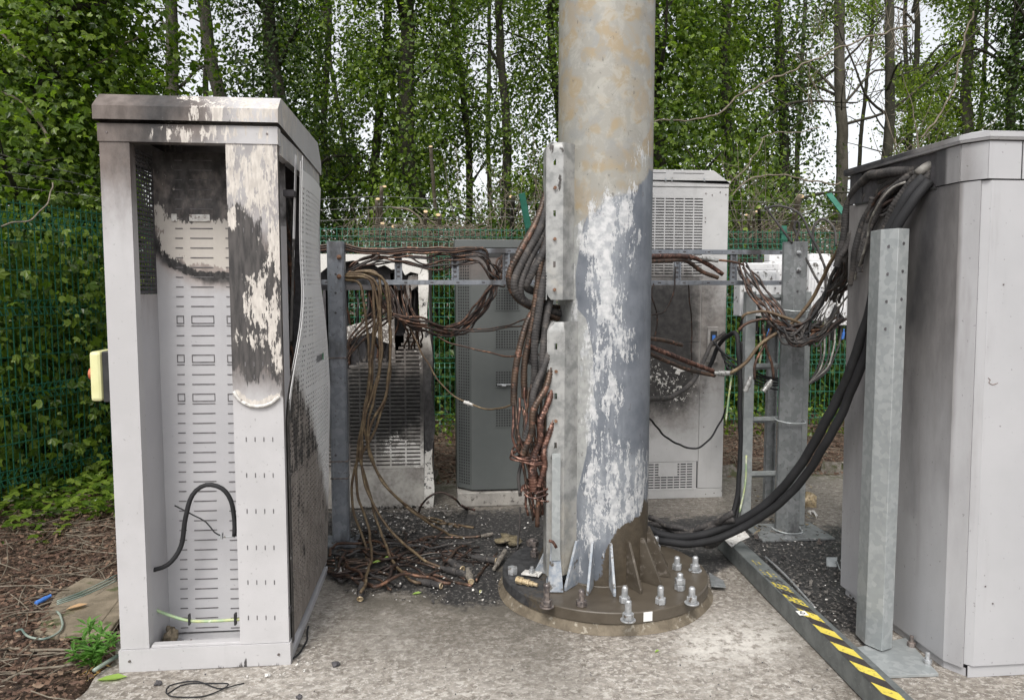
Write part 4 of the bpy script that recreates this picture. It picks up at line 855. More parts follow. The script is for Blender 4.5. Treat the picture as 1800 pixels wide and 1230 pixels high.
# finer roof edge so it can be sooty toward the rear
V = []; F = []
e = [(SX-.0175, 3.46), (SX-.0175, 2.655), (SX+.045-.0065, FY-.0175), (2.97, FY-.0175)]
for (a, b) in zip(e, e[1:]):
    v, f = sheet((*a, ZB_+.014), (b[0]-a[0], b[1]-a[1], 0), (0, 0, ZT_-ZB_-.022), max(2, int(math.dist(a, b)/.03)), 2); F.append(f+sum(map(len, V))); V.append(v)
o2 = fast('roof_edge', lean(np.concatenate(V)), np.concatenate(F), M['right_cab'], rc); stain(o2, lambda x, y, c: (0*x, np.clip((c[:, 1]-2.6)/.2, 0, .8), np.clip((c[:, 1]-2.86)/.14, 0, .95)+np.clip((2.70-abs(c[:, 1]-2.70)*1-2.66)/.1, 0, .0), 0*x)); stain(o, lambda x, y, c: (0*x, 0*x+.3, np.clip((c[:, 1]-2.9)/.3, 0, .8), 0*x))
rpanel('plinth', (SX+.01, 3.40), (SX+.01, 2.68), 0, .032, 10, stf=zero); rpanel('plinth', (SX+.01, 2.677), (SX+.05, FY+.02), 0, .032, 3, stf=zero); rpanel('plinth', (SX+.052, FY+.01), (2.95, FY+.01), 0, .046, 10, stf=zero)
# =============================================================== channel beam on the slab with hazard tape
bh = .10
a0, a1 = G(1280, 989), G(1497, 1230); b0_, b1_ = G(1291, 956, bh), G(1568, 1230, bh); c0_, c1_ = G(1344, 976, bh), G(1612, 1230, bh)
dirb = (b1_-b0_)/np.linalg.norm(b1_-b0_); nearp = G(1262, 935, bh); nrm = np.array([dirb[1], -dirb[0], 0]); nrm = nrm if nrm[0] > 0 else -nrm
wb = float(abs((c1_-b1_) @ nrm)); wb = max(.085, min(wb, .15))
S0 = nearp + 0; S1 = b1_ + dirb*.75
bt = thing('channel_beam', 'dark zinc steel channel lying on the slab with black and yellow hazard tape on top', 'beam', loc=tuple((S0+S1)/2*np.array([1, 1, 0])))
lowl = [S0*np.array([1, 1, 0])+(0, 0, .004), S1*np.array([1, 1, 0])+(0, 0, .004)]
m = MB(); L_b = S1-S0; T_ = .005
m.prism([S0, S0+nrm*wb, S0+nrm*wb-(0, 0, T_), S0-(0, 0, T_)], L_b); z_ = np.array([0, 0, bh-.004])
m.prism([S0-(0, 0, T_), S0+nrm*T_-(0, 0, T_), S0+nrm*T_-z_, S0-z_], L_b); m.prism([S0+nrm*(wb-T_)-(0, 0, T_), S0+nrm*wb-(0, 0, T_), S0+nrm*wb-z_, S0+nrm*(wb-T_)-z_], L_b)
bo = m.build('channel', M['beam'], bt, .003)
print('beam w', wb, S0, S1)
# tape: slanted stripes, burnt away at the far end
V = []; F = []; mi = []; tw = .058; t0 = S0 + nrm*(wb*.5-tw/2) + dirb*.42 + (0, 0, .0015); p_ = .078; Lt = float(np.linalg.norm(S1-S0))-.42; N_ = int(Lt/p_); sl = .075
for k in range(N_):
    nu = 10; nv = 8
    burn = np.clip(1.15 - (k*p_)/.62, 0, 1)
    for a_ in range(nu):
        for b_ in range(nv):
            q = (k*p_ + p_*a_/nu); 
            if random.random() < burn**.5*1.05 and (math.sin(a_*1.9+k*2.1)+math.sin(b_*2.3+k) + rnd(-1, 1)) > 1.2-3.0*burn: continue
            f = len(V)
            for (da, db) in ((0, 0), (1, 0), (1, 1), (0, 1)):
                V.append(t0 + dirb*(k*p_ + p_*(a_+da)/nu + sl*(b_+db)/nv) + nrm*tw*(b_+db)/nv)
            F.append((f, f+1, f+2, f+3)); mi.append(k % 2 if burn < .05 or k % 2 == 0 else 1)
fast('hazard_tape', V, F, None, bt, mats=[M['tape_y'], M['tape_k']], mi=mi)
c = G(1410, 1077, bh+.002); m = MB().prism([c-nrm*.02-dirb*.022, c+nrm*.02-dirb*.022, c+nrm*.02+dirb*.022, c-nrm*.02+dirb*.022], (0, 0, .001)); stk = m.build('sticker', M['white'], bt)
m = MB()
P_ = [c + nrm*(.012*math.cos(t_)*(.6+.4*math.sin(3*t_))) + dirb*(.013*math.sin(t_)) + np.array([0, 0, .0018]) for t_ in np.linspace(0.3, 5.2, 14)]
m.tube(P_, .0016, 5); m.tube([c-nrm*.010+(0, 0, .0018), c+nrm*.002+(0, 0, .0018), c+nrm*.010+dirb*.004+(0, 0, .0018)], .0016, 5); m.build('emblem', M['paint_blk'], stk)
tag(cable('metal_rod', [(1345, 978, None), (1380, 1010, None), (1433, 1068, None)], .006, M['zinc'], dz=.02), 'thin bright metal rod lying behind the channel beam', 'rod')
foil = MB(); cA = G(1284, 940, bh+.02); V = [G(x, y, bh+z) for x, y, z in ((1266, 922, .03), (1290, 932, .0), (1304, 928, .02), (1318, 944, .008), (1300, 952, .004), (1286, 962, .002), (1272, 948, .02))]
foil.prism(V, (0, 0, .004)); tag(foil.build('melted_scrap', M['ash'], None, .001), 'crumpled pale burnt scrap on the far end of the channel beam', 'scrap')
# =============================================================== cables
def strands(name, n, pts, r, mats, label, cat, group=None, spread=.012, jit=.006, corr=0, taper=None):
    out = []
    for i in range(n):
        q = []
        for k, p in enumerate(pts):
            s = 1.0 if taper is None else taper[k]
            ox, oy = rnd(-1, 1)*spread*300*s, rnd(-1, 1)*spread*300*s
            if p[2] is None: q.append((p[0]+ox, p[1]+oy*.6, None))
            else: q.append((p[0]+ox, p[1]+oy, p[2]+rnd(-1, 1)*spread*s))
        o = cable(name, q, r*rnd(.85, 1.15), mats[i % len(mats)], jit=jit, corr=corr); tag(o, label, cat, group); out.append(o)
    return out
gA = 'tan cables hanging from the left end of the tray'
yA = 4.36
HP = [
 [(606, 486, 4.4), (640, 487, yA), (655, 500, yA), (657, 560, yA), (652, 640, yA), (642, 720, yA), (627, 800, yA), (630, 870, yA), (648, 930, 4.3), (653, 975, 4.05), (641, 1025, 3.62), (634, 1040, 3.5)],
 [(608, 482, 4.4), (645, 484, yA), (664, 505, yA), (668, 580, yA), (664, 660, yA), (640, 740, yA), (634, 800, yA), (650, 870, yA), (668, 930, 4.25), (690, 985, 4.0), (722, 1018, 3.72), (745, 1024, None)],
 [(606, 492, 4.4), (634, 500, 4.38), (642, 560, 4.38), (650, 640, 4.38), (640, 730, 4.36), (636, 820, 4.36), (658, 890, 4.3), (694, 940, 4.2), (738, 978, 4.0), (780, 1000, None)],
 [(612, 480, 4.42), (655, 480, 4.38), (678, 500, 4.38), (684, 560, 4.38), (686, 630, 4.37), (676, 700, 4.36), (655, 740, 4.36), (648, 790, 4.36), (668, 840, 4.36), (705, 880, 4.35), (750, 910, None), (806, 926, None)],
 [(615, 476, 4.43), (660, 478, 4.4), (670, 510, 4.39), (662, 570, 4.38), (655, 630, 4.38), (650, 700, 4.38), (640, 750, 4.37), (652, 800, 4.37), (676, 850, 4.36), (715, 890, 4.36), (770, 920, None), (832, 926, None)],
 [(610, 488, 4.41), (650, 490, 4.36), (660, 520, 4.37), (672, 600, 4.36), (660, 690, 4.36), (645, 760, 4.36), (660, 820, 4.37), (690, 868, 4.37), (735, 905, 4.36), (790, 940, None), (815, 945, None)],
 [(640, 480, 4.43), (672, 490, 4.4), (684, 520, 4.4), (686, 600, 4.4), (682, 680, 4.39), (668, 730, 4.38), (652, 770, 4.37), (625, 820, 4.37), (618, 880, 4.36), (640, 950, 4.3), (645, 990, 4.1)],
]
labA = ['leftmost hanging tan cable that ends in an upright black plug', 'tan cable curling over the debris to a black plug beside the pale flakes', 'tan cable running from the tray to the sooty elbow connector', None, None, None, None]
for P_, lb in zip(HP, labA):
    cable('hanging_cable', P_, .0078, M['c_tan'], lb or 'tan cable in the bunch hanging from the left tray end, without a plug', 'cable', gA, jit=.003)
def plug(p, q, r, lab, mat='c_char', inner='brass', grp=None, open_=True):
    p, q = np.array(p, float), np.array(q, float); d = q-p
    t = MB(); 
    for f0, f1, k in ((0, .25, .7), (.25, .55, 1), (.55, .62, 1.15), (.62, 1, .95)): t.cyl(p+d*f0, p+d*f1, r*k, r*k, 14)
    o = t.build('cable_connector', M[mat], None, .0015); tag(o, lab, 'connector', grp)
    if open_: dn = d/np.linalg.norm(d); MB().ring(q+dn*.001, dn, r*.75, r*.18, 14).cyl(q+dn*.0006, q+dn*.0012, r*.6).build('socket', M[inner], o)
    return o
plug(A(636, 1024, 3.62), G(633, 1052, .02), .018, 'black cable plug standing at the end of the leftmost hanging cable')
plug(G(735, 1020, .018), G(775, 1029, .018), .018, 'sooty plug lying in the ash below the other connectors')
plug(G(775, 998, .02), G(822, 1010, .02), .02, 'burnt straight connector whose open socket faces the camera')
plug(G(790, 985, .05), G(812, 1000, .03), .022, 'burnt elbow connector resting on top of the heap')
plug(G(822, 1000, .03), G(828, 1022, .02), .018, 'pale ringed socket pointing towards the viewer in the heap', 'corroded')
plug(G(830, 978, .03), G(872, 985, .03), .019, 'charred ribbed connector at the right of the heap')
plug(G(868, 1000, .02), G(888, 968, .05), .014, 'corroded fitting leaning against the rim of the mast plate', 'corroded', open_=False)
plug(G(846, 942, .02), G(866, 938, .02), .012, 'pale cable end by the melted lump', 'corroded', open_=False)
gG = 'burnt cables lying on the ash'
GP = [
 ([(572, 985, None), (620, 983, None), (660, 985, None), (700, 960, None), (760, 945, None), (846, 942, None)], .008, 'c_copper_dull'),
 ([(572, 990, None), (640, 990, None), (700, 975, None), (740, 955, None), (770, 940, None)], .007, 'c_copper_dull'),
 ([(574, 997, None), (620, 998, None), (680, 985, None), (740, 975, None), (790, 970, None), (825, 978, None)], .006, 'c_brown'),
 ([(576, 1004, None), (630, 1006, None), (700, 998, None), (700, 1000, None), (740, 1010, None), (800, 1020, None), (830, 1028, None)], .008, 'c_copper_dull'),
 ([(576, 1010, None), (620, 1014, None), (660, 1005, None), (690, 990, None), (730, 985, None), (770, 980, None)], .006, 'c_dkbrown'),
 ([(610, 925, None), (640, 945, None), (680, 965, None), (710, 985, None), (770, 970, None), (800, 968, None), (826, 980, None)], .0035, 'c_grey'),
 ([(590, 975, None), (612, 998, None), (640, 1000, None), (680, 970, None), (720, 950, None)], .004, 'c_grey'),
 ([(573, 1000, None), (600, 1004, None), (640, 1002, None), (690, 1010, None)], .008, 'c_copper_dull'),
 ([(835, 1022, None), (850, 1000, None), (872, 975, None)], .008, 'c_copper_dull'),
 ([(770, 940, None), (742, 950, None), (700, 975, None), (660, 985, None)], .005, 'c_dkbrown'),
]
for P_, r, mt in GP:
    o = cable('ground_cable', P_, r, M[mt], jit=.006); P2 = 0
    kind_ = {'c_copper_dull': 'coppery burnt cable among the wires strewn on the ash', 'c_brown': 'brown burnt cable that passes under the elbow connector', 'c_dkbrown': 'dark sooty cable among the wires strewn on the ash', 'c_grey': 'thin pale wire twisting over the wires strewn on the ash'}[mt]
    tag(o, kind_, 'cable', gG + ' ' + {'c_copper_dull': '(coppery)', 'c_brown': '(brown)', 'c_dkbrown': '(dark)', 'c_grey': '(pale)'}[mt])
gK = 'burnt cables heaped left of the mast plate'
for i in range(12):
    x0 = rnd(572, 640); y0 = rnd(972, 1018); x1 = rnd(690, 870); y1 = rnd(930, 1030); xm = (x0+x1)/2+rnd(-30, 30); ym = (y0+y1)/2+rnd(-28, 22)
    cable('ground_cable', [(x0, y0, None), (xm-rnd(20, 50), ym+rnd(-10, 10), None), (xm+rnd(10, 40), ym+rnd(-14, 14), None), (x1, y1, None)], rnd(.0055, .009), M[['c_copper_dull', 'c_dkbrown', 'c_brown', 'c_char', 'c_dkbrown'][i % 5]], 'burnt brown cable in the heap left of the mast plate', 'cable', gK, jit=.012, dz=rnd(.008, .045))
strands('ground_cable', 14, [(585, 930, None), (650, 945, None), (720, 960, None), (790, 965, None), (860, 985, None)], .004, [M['c_char'], M['c_dkbrown'], M['c_char']], 'charred thin wire in the black ash of the heap', 'wire', 'charred thin wires in the ash', .075, .02)
tag(cable('arched_cable', [(733, 905, None), (748, 878, 4.75), (775, 865, 4.75), (800, 878, 4.75), (818, 893, None), (832, 895, None)], .007, M['c_dkbrown'], jit=.003), 'dark cable arching off the ground by the dark cabinet plinth', 'cable')
tag(cable('arched_cable', [(812, 888, 4.72), (822, 893, None), (834, 896, None)], .0075, M['c_copper']), 'bare copper tip of the cable arching by the plinth', 'cable')
# brown bunch sweeping from left post to the dark cabinet
gB = 'brown cables sweeping to the dark cabinet'
for i in range(9):
    k = i-4; cable('sweeping_cable', [(650+i*4, 492, 4.5), (668+i*4, 530+k, 4.45), (700+k*2, 558+k*1.5, 4.43), (745, 572+k*2.6, 4.44+.004*k), (790, 582+k*2.2, 4.5), (828, 562+k*3.4, 4.6), (858, 522+k*4, 4.72), (876+k, 480+k*3, 4.85), (892+k*2.4, 450, 5.0)], .0068, [M['c_brown'], M['c_dkbrown'], M['c_dkbrown']][i % 3],
          'brown burnt cable in the bunch that sags between the left post and the dark cabinet', 'cable', gB, jit=.007)
for i in range(6):
    cable('drooping_cable', [(690+i*6, 500, 4.55), (700+i*5, 540, 4.5), (714+i*5, 575, 4.5), (716+i*5, 590, 4.6), (712+i*6, 612, 4.8)], .006, [M['c_brown'], M['c_copper_dull']][i % 2], 'brown cable dropping from the bunch into the gutted cabinet', 'cable', 'cables dropping into the gutted cabinet', jit=.006)
for i in range(4):
    cable('coil_cable', [(606, 640-i*8, 4.42), (625, 610-i*10, 4.5), (655, 585-i*12, 4.6), (690, 560-i*8, 4.7)], .007, M['c_copper_dull'], 'brown cable bending out of the gutted cabinet behind the left post', 'cable', 'cables behind the left post', jit=.004)
tag(cable('thin_cable', [(780, 578, 4.5), (850, 582, 4.4), (900, 575, 4.3), (970, 565, 4.0)], .0045, M['c_dkbrown'], jit=.003), 'thin dark cable running level across the dark cabinet, upper of two', 'cable')
tag(cable('thin_cable', [(760, 576, 4.5), (830, 580, 4.4), (890, 572, 4.3), (965, 545, 4.0)], .0045, M['c_dkbrown'], jit=.003), 'thin dark cable rising across the dark cabinet towards the mast', 'cable')
tag(cable('thin_cable', [(755, 585, 4.5), (800, 605, 4.4), (850, 618, 4.35), (905, 626, 4.2), (950, 622, 3.9)], .005, M['c_brown'], jit=.004), 'brown cable sagging across the middle of the dark cabinet', 'cable')
tag(cable('thin_cable', [(718, 560, 4.5), (735, 610, 4.45), (760, 650, 4.45), (790, 690, 4.45), (822, 709, 4.4), (865, 718, 4.3), (905, 712, 4.1)], .005, M['c_tan'], jit=.004), 'long tan wire with a white splice that loops low before the dark cabinet', 'wire')
o = MB().cyl(A(815, 706, 4.4), A(832, 712, 4.39), .011, .009, 8).cyl(A(823, 709, 4.4)-(0, 0, .014), A(823, 709, 4.4)+(0, 0, .014), .007).build('wire_splice', M['ash'], None, .002); tag(o, 'white melted splice on the tan wire before the dark cabinet', 'splice')
# cables resting on the tray
for i, (dy, r) in enumerate(((0, .0078), (4, .007), (8, .006))):
    cable('tray_cable', [(556, 434+dy, 4.46), (600, 431+dy, 4.45), (660, 437+dy, 4.45), (720, 440+dy-2, 4.45), (780, 434+dy, 4.45), (830, 437+dy*.5, 4.45), (853, 440, 4.46), (858, 470+dy, 4.5), (872, 500, 4.6)], r, [M['c_copper_dull'], M['c_dkbrown'], M['c_brown']][i],
          ['coppery cable lying along the top rail left of the mast, uppermost', 'dark cable lying along the top rail left of the mast', 'slim brown cable lying along the top rail left of the mast'][i], 'cable', jit=.006)
for i in range(7):
    o_ = i*3.1; cable('tray_wire', [(612, 470+o_, 4.44), (650, 452+o_*.6, 4.46), (700, 446+o_*.8, 4.46), (750, 450+o_*1.3, 4.47), (800, 444+o_*1.1, 4.47), (845, 446+o_, 4.47), (868, 462+o_*2, 4.5), (880+i*2, 480+o_, 4.7)], .0055, [M['c_dkbrown'], M['c_brown'], M['c_char']][i % 3], 'thin burnt wire sagging inside the left cable ladder', 'wire', 'wires lying inside the left cable ladder', jit=.01)
tag(cable('tray_cable', [(600, 488, 4.42), (630, 470, 4.42), (668, 448, 4.43)], .0065, M['c_dkbrown']), 'dark cable rising at a slant inside the left cable ladder', 'cable')
# corrugated feeders beside the mast
gE = 'corrugated feeder cables looping left of the mast'
EP = [
 ([(966, 320, 3.5), (945, 385, 3.46), (915, 440, 3.42), (895, 485, 3.42), (908, 522, 3.45), (945, 545, 3.5), (982, 560, 3.55)], 'c_copper_dull', .013),
 ([(968, 335, 3.49), (950, 400, 3.44), (922, 452, 3.42), (904, 495, 3.41), (914, 524, 3.44), (950, 540, 3.5), (985, 552, 3.55)], 'c_char', .014),
 ([(970, 345, 3.5), (955, 410, 3.45), (930, 460, 3.43), (915, 505, 3.42), (924, 530, 3.46), (960, 545, 3.52)], 'c_char', .013),
 ([(970, 390, 3.48), (956, 440, 3.42), (930, 490, 3.42), (926, 505, 3.44), (945, 512, 3.5), (975, 500, 3.53)], 'c_char', .014),
 ([(968, 400, 3.47), (952, 450, 3.42), (944, 510, 3.42), (935, 570, 3.42), (922, 640, 3.43), (922, 700, 3.44)], 'c_copper_dull', .012),
 ([(968, 430, 3.46), (957, 480, 3.42), (948, 540, 3.40), (940, 600, 3.40), (940, 660, 3.42), (935, 700, 3.44)], 'c_char', .014),
 ([(969, 520, 3.45), (960, 560, 3.42), (955, 610, 3.4), (950, 670, 3.4), (938, 730, 3.4)], 'c_char', .013),
 ([(960, 520, 3.48), (930, 560, 3.45), (914, 610, 3.43), (905, 660, 3.43), (903, 712, 3.43)], 'c_copper_dull', .0125),
 ([(969, 470, 3.5), (960, 540, 3.47), (945, 590, 3.46), (930, 640, 3.46)], 'c_char', .014),
 ([(969, 600, 3.42), (958, 640, 3.38), (938, 690, 3.36), (934, 735, 3.37), (922, 775, 3.38)], 'c_char', .012),
 ([(969, 640, 3.4), (960, 680, 3.37), (938, 720, 3.35), (934, 760, 3.36), (918, 800, 3.37)], 'c_copper_dull', .012),
 ([(970, 665, 3.42), (966, 700, 3.38), (950, 740, 3.36), (949, 775, 3.37), (932, 815, 3.38)], 'c_copper', .0115),
 ([(972, 700, 3.42), (970, 745, 3.39), (956, 790, 3.37), (957, 820, 3.38), (946, 855, 3.39)], 'c_copper', .011),
 ([(940, 800, 3.38), (936, 830, 3.38), (938, 862, 3.39)], 'c_copper', .016),
 ([(960, 790, 3.4), (958, 830, 3.41), (960, 870, 3.42)], 'c_copper_dull', .014),
]
for P_, mt, r in EP:
    lab = {'c_copper_dull': 'brown corrugated feeder cable in the bundle left of the mast', 'c_char': 'blackened corrugated feeder cable in the bundle left of the mast', 'c_copper': 'bare bright copper corrugated feeder low in the bundle left of the mast'}[mt]
    cable('feeder_cable', P_, r*1.28, M[mt], lab, 'cable', gE+' '+{'c_copper_dull': '(brown)', 'c_char': '(black)', 'c_copper': '(copper)'}[mt], corr=.11, n=10)
gW = 'copper wires below the feeder bundle'
for i in range(18):
    x0 = 903+i*3.6; cable('copper_wire', [(x0, 700+rnd(-30, 40), 3.42), (x0+rnd(-3, 6), 770, 3.40), (918+i*4, 820, 3.40), (925+i*3.5, 860+rnd(-15, 10), 3.41), (930+i*3.6, 880+rnd(-30, 40), 3.43)], .006, M['c_copper_dull'] if i % 3 else M['c_copper'], 'dull copper wire hanging in the clump below the feeders', 'wire', gW, jit=.007)
for k, (cx, cy, rx, ry, dp) in enumerate(((928, 797, 30, 12, 3.36), (932, 801, 34, 13, 3.36), (930, 793, 31, 15, 3.37), (945, 855, 26, 10, 3.37), (944, 861, 29, 12, 3.37), (948, 850, 24, 12, 3.38), (935, 805, 28, 9, 3.36), (958, 866, 20, 16, 3.38))):
    P_ = [(cx+rx*math.cos(t_), cy+ry*math.sin(t_)+3*math.sin(2*t_+k), dp+.05*(1-math.sin(t_))) for t_ in np.linspace(k*.7, k*.7+6.0, 12)]
    cable('wire_loop', P_, .005, M['c_copper'], 'bright copper wire coiled round the foot of the feeder bundle', 'wire', 'copper wire loops tying the bundle', jit=.003)
tag(cable('copper_rod', [(944, 850, 3.4), (946, 880, 3.4), (945, 925, 3.4)], .011, M['c_brown'], jit=.002), 'thick brown copper end hanging lowest under the feeder bundle', 'cable')
tag(cable('copper_rod', [(916, 810, 3.42), (912, 840, 3.42), (915, 872, 3.42)], .008, M['c_char'], jit=.002), 'short black cable end left of the thick copper end', 'cable')
for (x0, y0, x1, y1) in ((948, 540, 985, 556), (950, 532, 985, 540), (955, 555, 982, 572), (960, 500, 985, 510)): cable('feeder_tail', [(x0, y0, 3.5), ((x0+x1)/2, (y0+y1)/2+2, 3.53), (x1, y1, 3.57)], .011, M['c_copper_dull'], 'short feeder end entering the gap between the two port frames', 'cable', 'feeder ends between the port frames', corr=.1)
tag(cable('copper_stub', [(965, 950, 3.3), (972, 952, 3.3), (978, 962, 3.3)], .007, M['c_copper']), 'copper stub poking out beside the foot of the mast', 'cable')
tag(cable('charred_strip', [(918, 892, 4.3), (915, 915, 4.28), (912, 945, 4.25), (905, 965, None)], .006, M['c_char'], jit=.01), 'charred strip hanging just above the ash left of the mast', 'strip')
# right of the mast
tag(cable('feeder_cable', [(1130, 452, 3.95), (1170, 450, 4.1), (1215, 452, 4.3), (1245, 465, 4.36), (1270, 482, 4.38)], .014, M['c_copper'], corr=.1), 'bright copper corrugated cable emerging right of the mast, upper of the pair', 'cable')
tag(cable('feeder_cable', [(1130, 460, 3.95), (1170, 458, 4.1), (1205, 458, 4.28), (1235, 478, 4.36), (1262, 488, 4.38)], .013, M['c_copper_dull'], corr=.1), 'dull copper corrugated cable emerging right of the mast, lower of the pair', 'cable')
plug(A(1225, 452, 4.33), A(1262, 458, 4.34), .014, 'melted pale connector on the copper pair right of the mast', 'foil', open_=False)
tag(cable('thin_cable', [(1255, 458, 4.35), (1285, 460, 4.36), (1306, 466, 4.38)], .007, M['c_brown'], jit=.003), 'brown cable linking the melted connector to the tangle', 'cable')
tag(cable('feeder_cable', [(1135, 594, 3.9), (1165, 598, 4.0), (1198, 606, 4.1)], .012, M['c_copper_dull'], corr=.1), 'short corrugated cut end right of the mast in front of the burnt door', 'cable')
tag(cable('feeder_cable', [(1135, 606, 3.9), (1170, 620, 4.0), (1215, 638, 4.15), (1253, 652, 4.25)], .014, M['c_copper'], corr=.1), 'bare copper cable slanting down right of the mast to a cut end', 'cable')
tag(cable('feeder_cable', [(1135, 618, 3.92), (1170, 634, 4.0), (1210, 650, 4.15), (1256, 660, 4.25)], .012, M['c_copper_dull'], corr=.05), 'dull copper cable just under the bright slanting one', 'cable')
plug(A(1255, 656, 4.25), A(1285, 656, 4.25), .017, 'silvery melted joint at the end of the slanting copper cables', 'foil', open_=False)
tag(cable('tan_cable', [(1283, 657, 4.24), (1310, 640, 4.22), (1335, 605, 4.2), (1370, 582, 4.17), (1400, 562, 4.15), (1430, 520, 4.1), (1456, 470, 4.0), (1490, 410, 3.8)], .0105, M['c_tan'], jit=.003), 'thick tan cable rising from the silvery joint across the faceted post', 'cable')
tag(cable('tan_cable', [(1305, 560, 4.22), (1312, 550, 4.2), (1345, 548, 4.18), (1390, 562, 4.15), (1430, 575, 4.15), (1465, 568, 4.2)], .0085, M['c_tan'], jit=.003), 'tan cable looping level in front of the faceted post, upper one', 'cable')
tag(cable('tan_cable', [(1298, 580, 4.22), (1318, 566, 4.2), (1350, 562, 4.18), (1395, 575, 4.15), (1440, 582, 4.15), (1470, 575, 4.2)], .0085, M['c_brown'], jit=.003), 'brown cable looping level in front of the faceted post, lower one', 'cable')
for (x, xe, lb) in ((1348, 1326, 'left'), (1352, 1362, 'right')):
    o = cable('drop_lead', [(x+8, 575, 4.2), (x-2, 600, 4.2), (xe+2, 640, 4.2), (xe, 668, 4.2)] if lb == 'left' else [(1342, 570, 4.2), (1346, 605, 4.2), (1354, 635, 4.2), (1360, 665, 4.2)], .008, M['c_brown'], jit=.003); tag(o, 'brown lead ending in a silver plug, '+lb+' one before the upright ladder', 'cable')
plug(A(1320, 662, 4.2), A(1310, 688, 4.2), .018, 'silver taped plug hanging before the left rail of the upright ladder', 'foil', open_=False); plug(A(1357, 668, 4.2), A(1342, 688, 4.2), .018, 'silver taped plug hanging between the ladder rails', 'foil', open_=False)
# tangle at the faceted post
gT = 'burnt wires tangled on the faceted post'
for i in range(12):
    cable('tangled_wire', [(1296+i*2, 462+i % 4*6, 4.42), (1312+i*3, 500+i % 5*4, 4.34), (1330+i*4, 535+i % 3*5, 4.22), (1355+i*3, 565+i % 4*4, 4.17), (1395+i*2, 575+(i % 5)*5, 4.14), (1440, 580-(i % 4)*5, 4.14)], .0055, [M['c_brown'], M['c_dkbrown'], M['c_char']][i % 3], 'burnt wire slanting from the tray end down to the tangle at the faceted post', 'wire', gT+' (left)', jit=.007)
for i in range(14):
    cable('tangled_wire', [(1362+i*2, 566+(i % 5)*7, 4.14), (1392+i*2, 590-(i % 4)*5, 4.13), (1420+i, 570-i*2.2, 4.12), (1445+i*1.5, 530-i*2.5, 4.1), (1466+i*2, 480, 4.0), (1486+i*2.4, 430-i*1.5, 3.8), (1508+i*2.2, 370, 3.5)], .007, [M['c_char'], M['c_black'], M['c_char'], M['c_dkbrown']][i % 4], 'charred wire climbing from the tangle to the near cabinet', 'wire', gT+' (right)', jit=.011)
for i in range(10):
    cable('tangled_wire', [(1365+i*7, 580+(i*7) % 13, 4.13), (1380+i*6, 600+(i*5) % 9, 4.12), (1405+i*4, 603-(i*3) % 8, 4.12), (1440+i*3, 588-(i*5) % 12, 4.13), (1460+i*3, 560, 4.15), (1470, 535+i*3, 4.2)], .0065, [M['c_char'], M['c_dkbrown']][i % 2], 'charred wire sagging below the tangle at the faceted post', 'wire', gT+' (bottom)', jit=.01)
for i in range(8):
    cable('fine_wire', [(1445+i*6, 470+i*3, 4.3), (1452+i*5, 510, 4.25), (1440+i*4, 545+i*2, 4.2), (1425+i*3, 575, 4.15)], .0035, M['c_char'] if i % 2 else M['c_grey'], 'fine wire hanging in front of the right radio units', 'wire', 'fine wires before the radio units', jit=.012)
for (P_, lb) in (([(1392, 428, 4.3), (1372, 398, 4.32), (1352, 372, 4.34), (1345, 362, 4.35)], 'black wire springing up and left from the top of the faceted post'), ([(1345, 366, 4.35), (1372, 362, 4.3), (1405, 378, 4.25), (1430, 420, 4.2), (1448, 470, 4.15), (1455, 520, 4.15)], 'dark cable arching from above the post down to the tangle'), ([(1430, 440, 4.4), (1432, 400, 4.4), (1445, 385, 4.4), (1465, 400, 4.35), (1470, 430, 4.3)], 'small dark loop of cable between the post and the near cabinet'),
                 ([(1396, 428, 4.3), (1404, 400, 4.3), (1402, 390, 4.3), (1396, 400, 4.3), (1410, 440, 4.3), (1440, 500, 4.2)], 'charred kink of cable standing on top of the faceted post')):
    tag(cable('sprung_cable', P_, .0075, M['c_char'], jit=.004), lb, 'cable')
for i in range(5):
    cable('vertical_lead', [(1440+i*9, 560, 4.64), (1441+i*9, 590, 4.62), (1442+i*7, 620, 4.58), (1436+i*5, 650, 4.55), (1420, 676, 4.5)], .006, M['c_grey'] if i % 2 else M['c_char'], 'lead curving from the radio units down to the ladder', 'cable', 'leads below the radio units', jit=.003)
for (x, y, mt, lb) in ((1320, 585, 'bright_orange', 'orange plug hanging under the left radio unit'), (1350, 590, 'blue', 'blue plug hanging under the left radio unit'), (1437, 585, 'bright_orange', 'orange plug under the radio units right of the post'), (1482, 590, 'blue', 'blue strip on the lead next to the near cabinet')):
    p = A(x, y, 4.55); tag(MB().obox(p, (.008, 0, .002), (0, .006, 0), (.003, 0, .022)).cyl(p+(.003, 0, .02), p+(.004, 0, .045), .005).build('cable_plug', M[mt], None, .002), lb, 'plug')
for (x, lb) in ((1336, 'left'), (1380, 'middle')):
    tag(cable('yellow_lead', [(x, 590, 4.5), (x+2, 620, 4.5), (x-3, 650, 4.52)], .006, M['c_earth']), 'yellow green lead below the %s of the radio units' % lb, 'cable')
for i in range(5):
    cable('black_lead', [(1255+i*5, 600+i*6, 4.7), (1280, 628+i*6, 4.6), (1310, 645+i*5, 4.5), (1345, 660+i*5, 4.48), (1380, 668+i*4, 4.5)], .006, M['c_black'], 'black lead crossing behind the plugs to the faceted post', 'cable', 'black leads from the isolator', jit=.004)
tag(cable('black_cable', [(1245, 650, 4.9), (1262, 610, 4.8), (1282, 588, 4.6), (1294, 588, 4.5), (1299, 620, 4.45), (1301, 700, 4.43), (1301, 800, 4.43), (1296, 870, 4.42), (1284, 915, 4.4)], .0145, M['c_black'], jit=.002), 'thick black cable bending down along the left rail of the upright ladder', 'cable')
tag(cable('black_cable', [(1305, 600, 4.47), (1307, 700, 4.46), (1307, 800, 4.46), (1302, 870, 4.45), (1292, 920, 4.42)], .010, M['c_black'], jit=.002), 'second black cable running close beside the thick one on the ladder rail', 'cable')
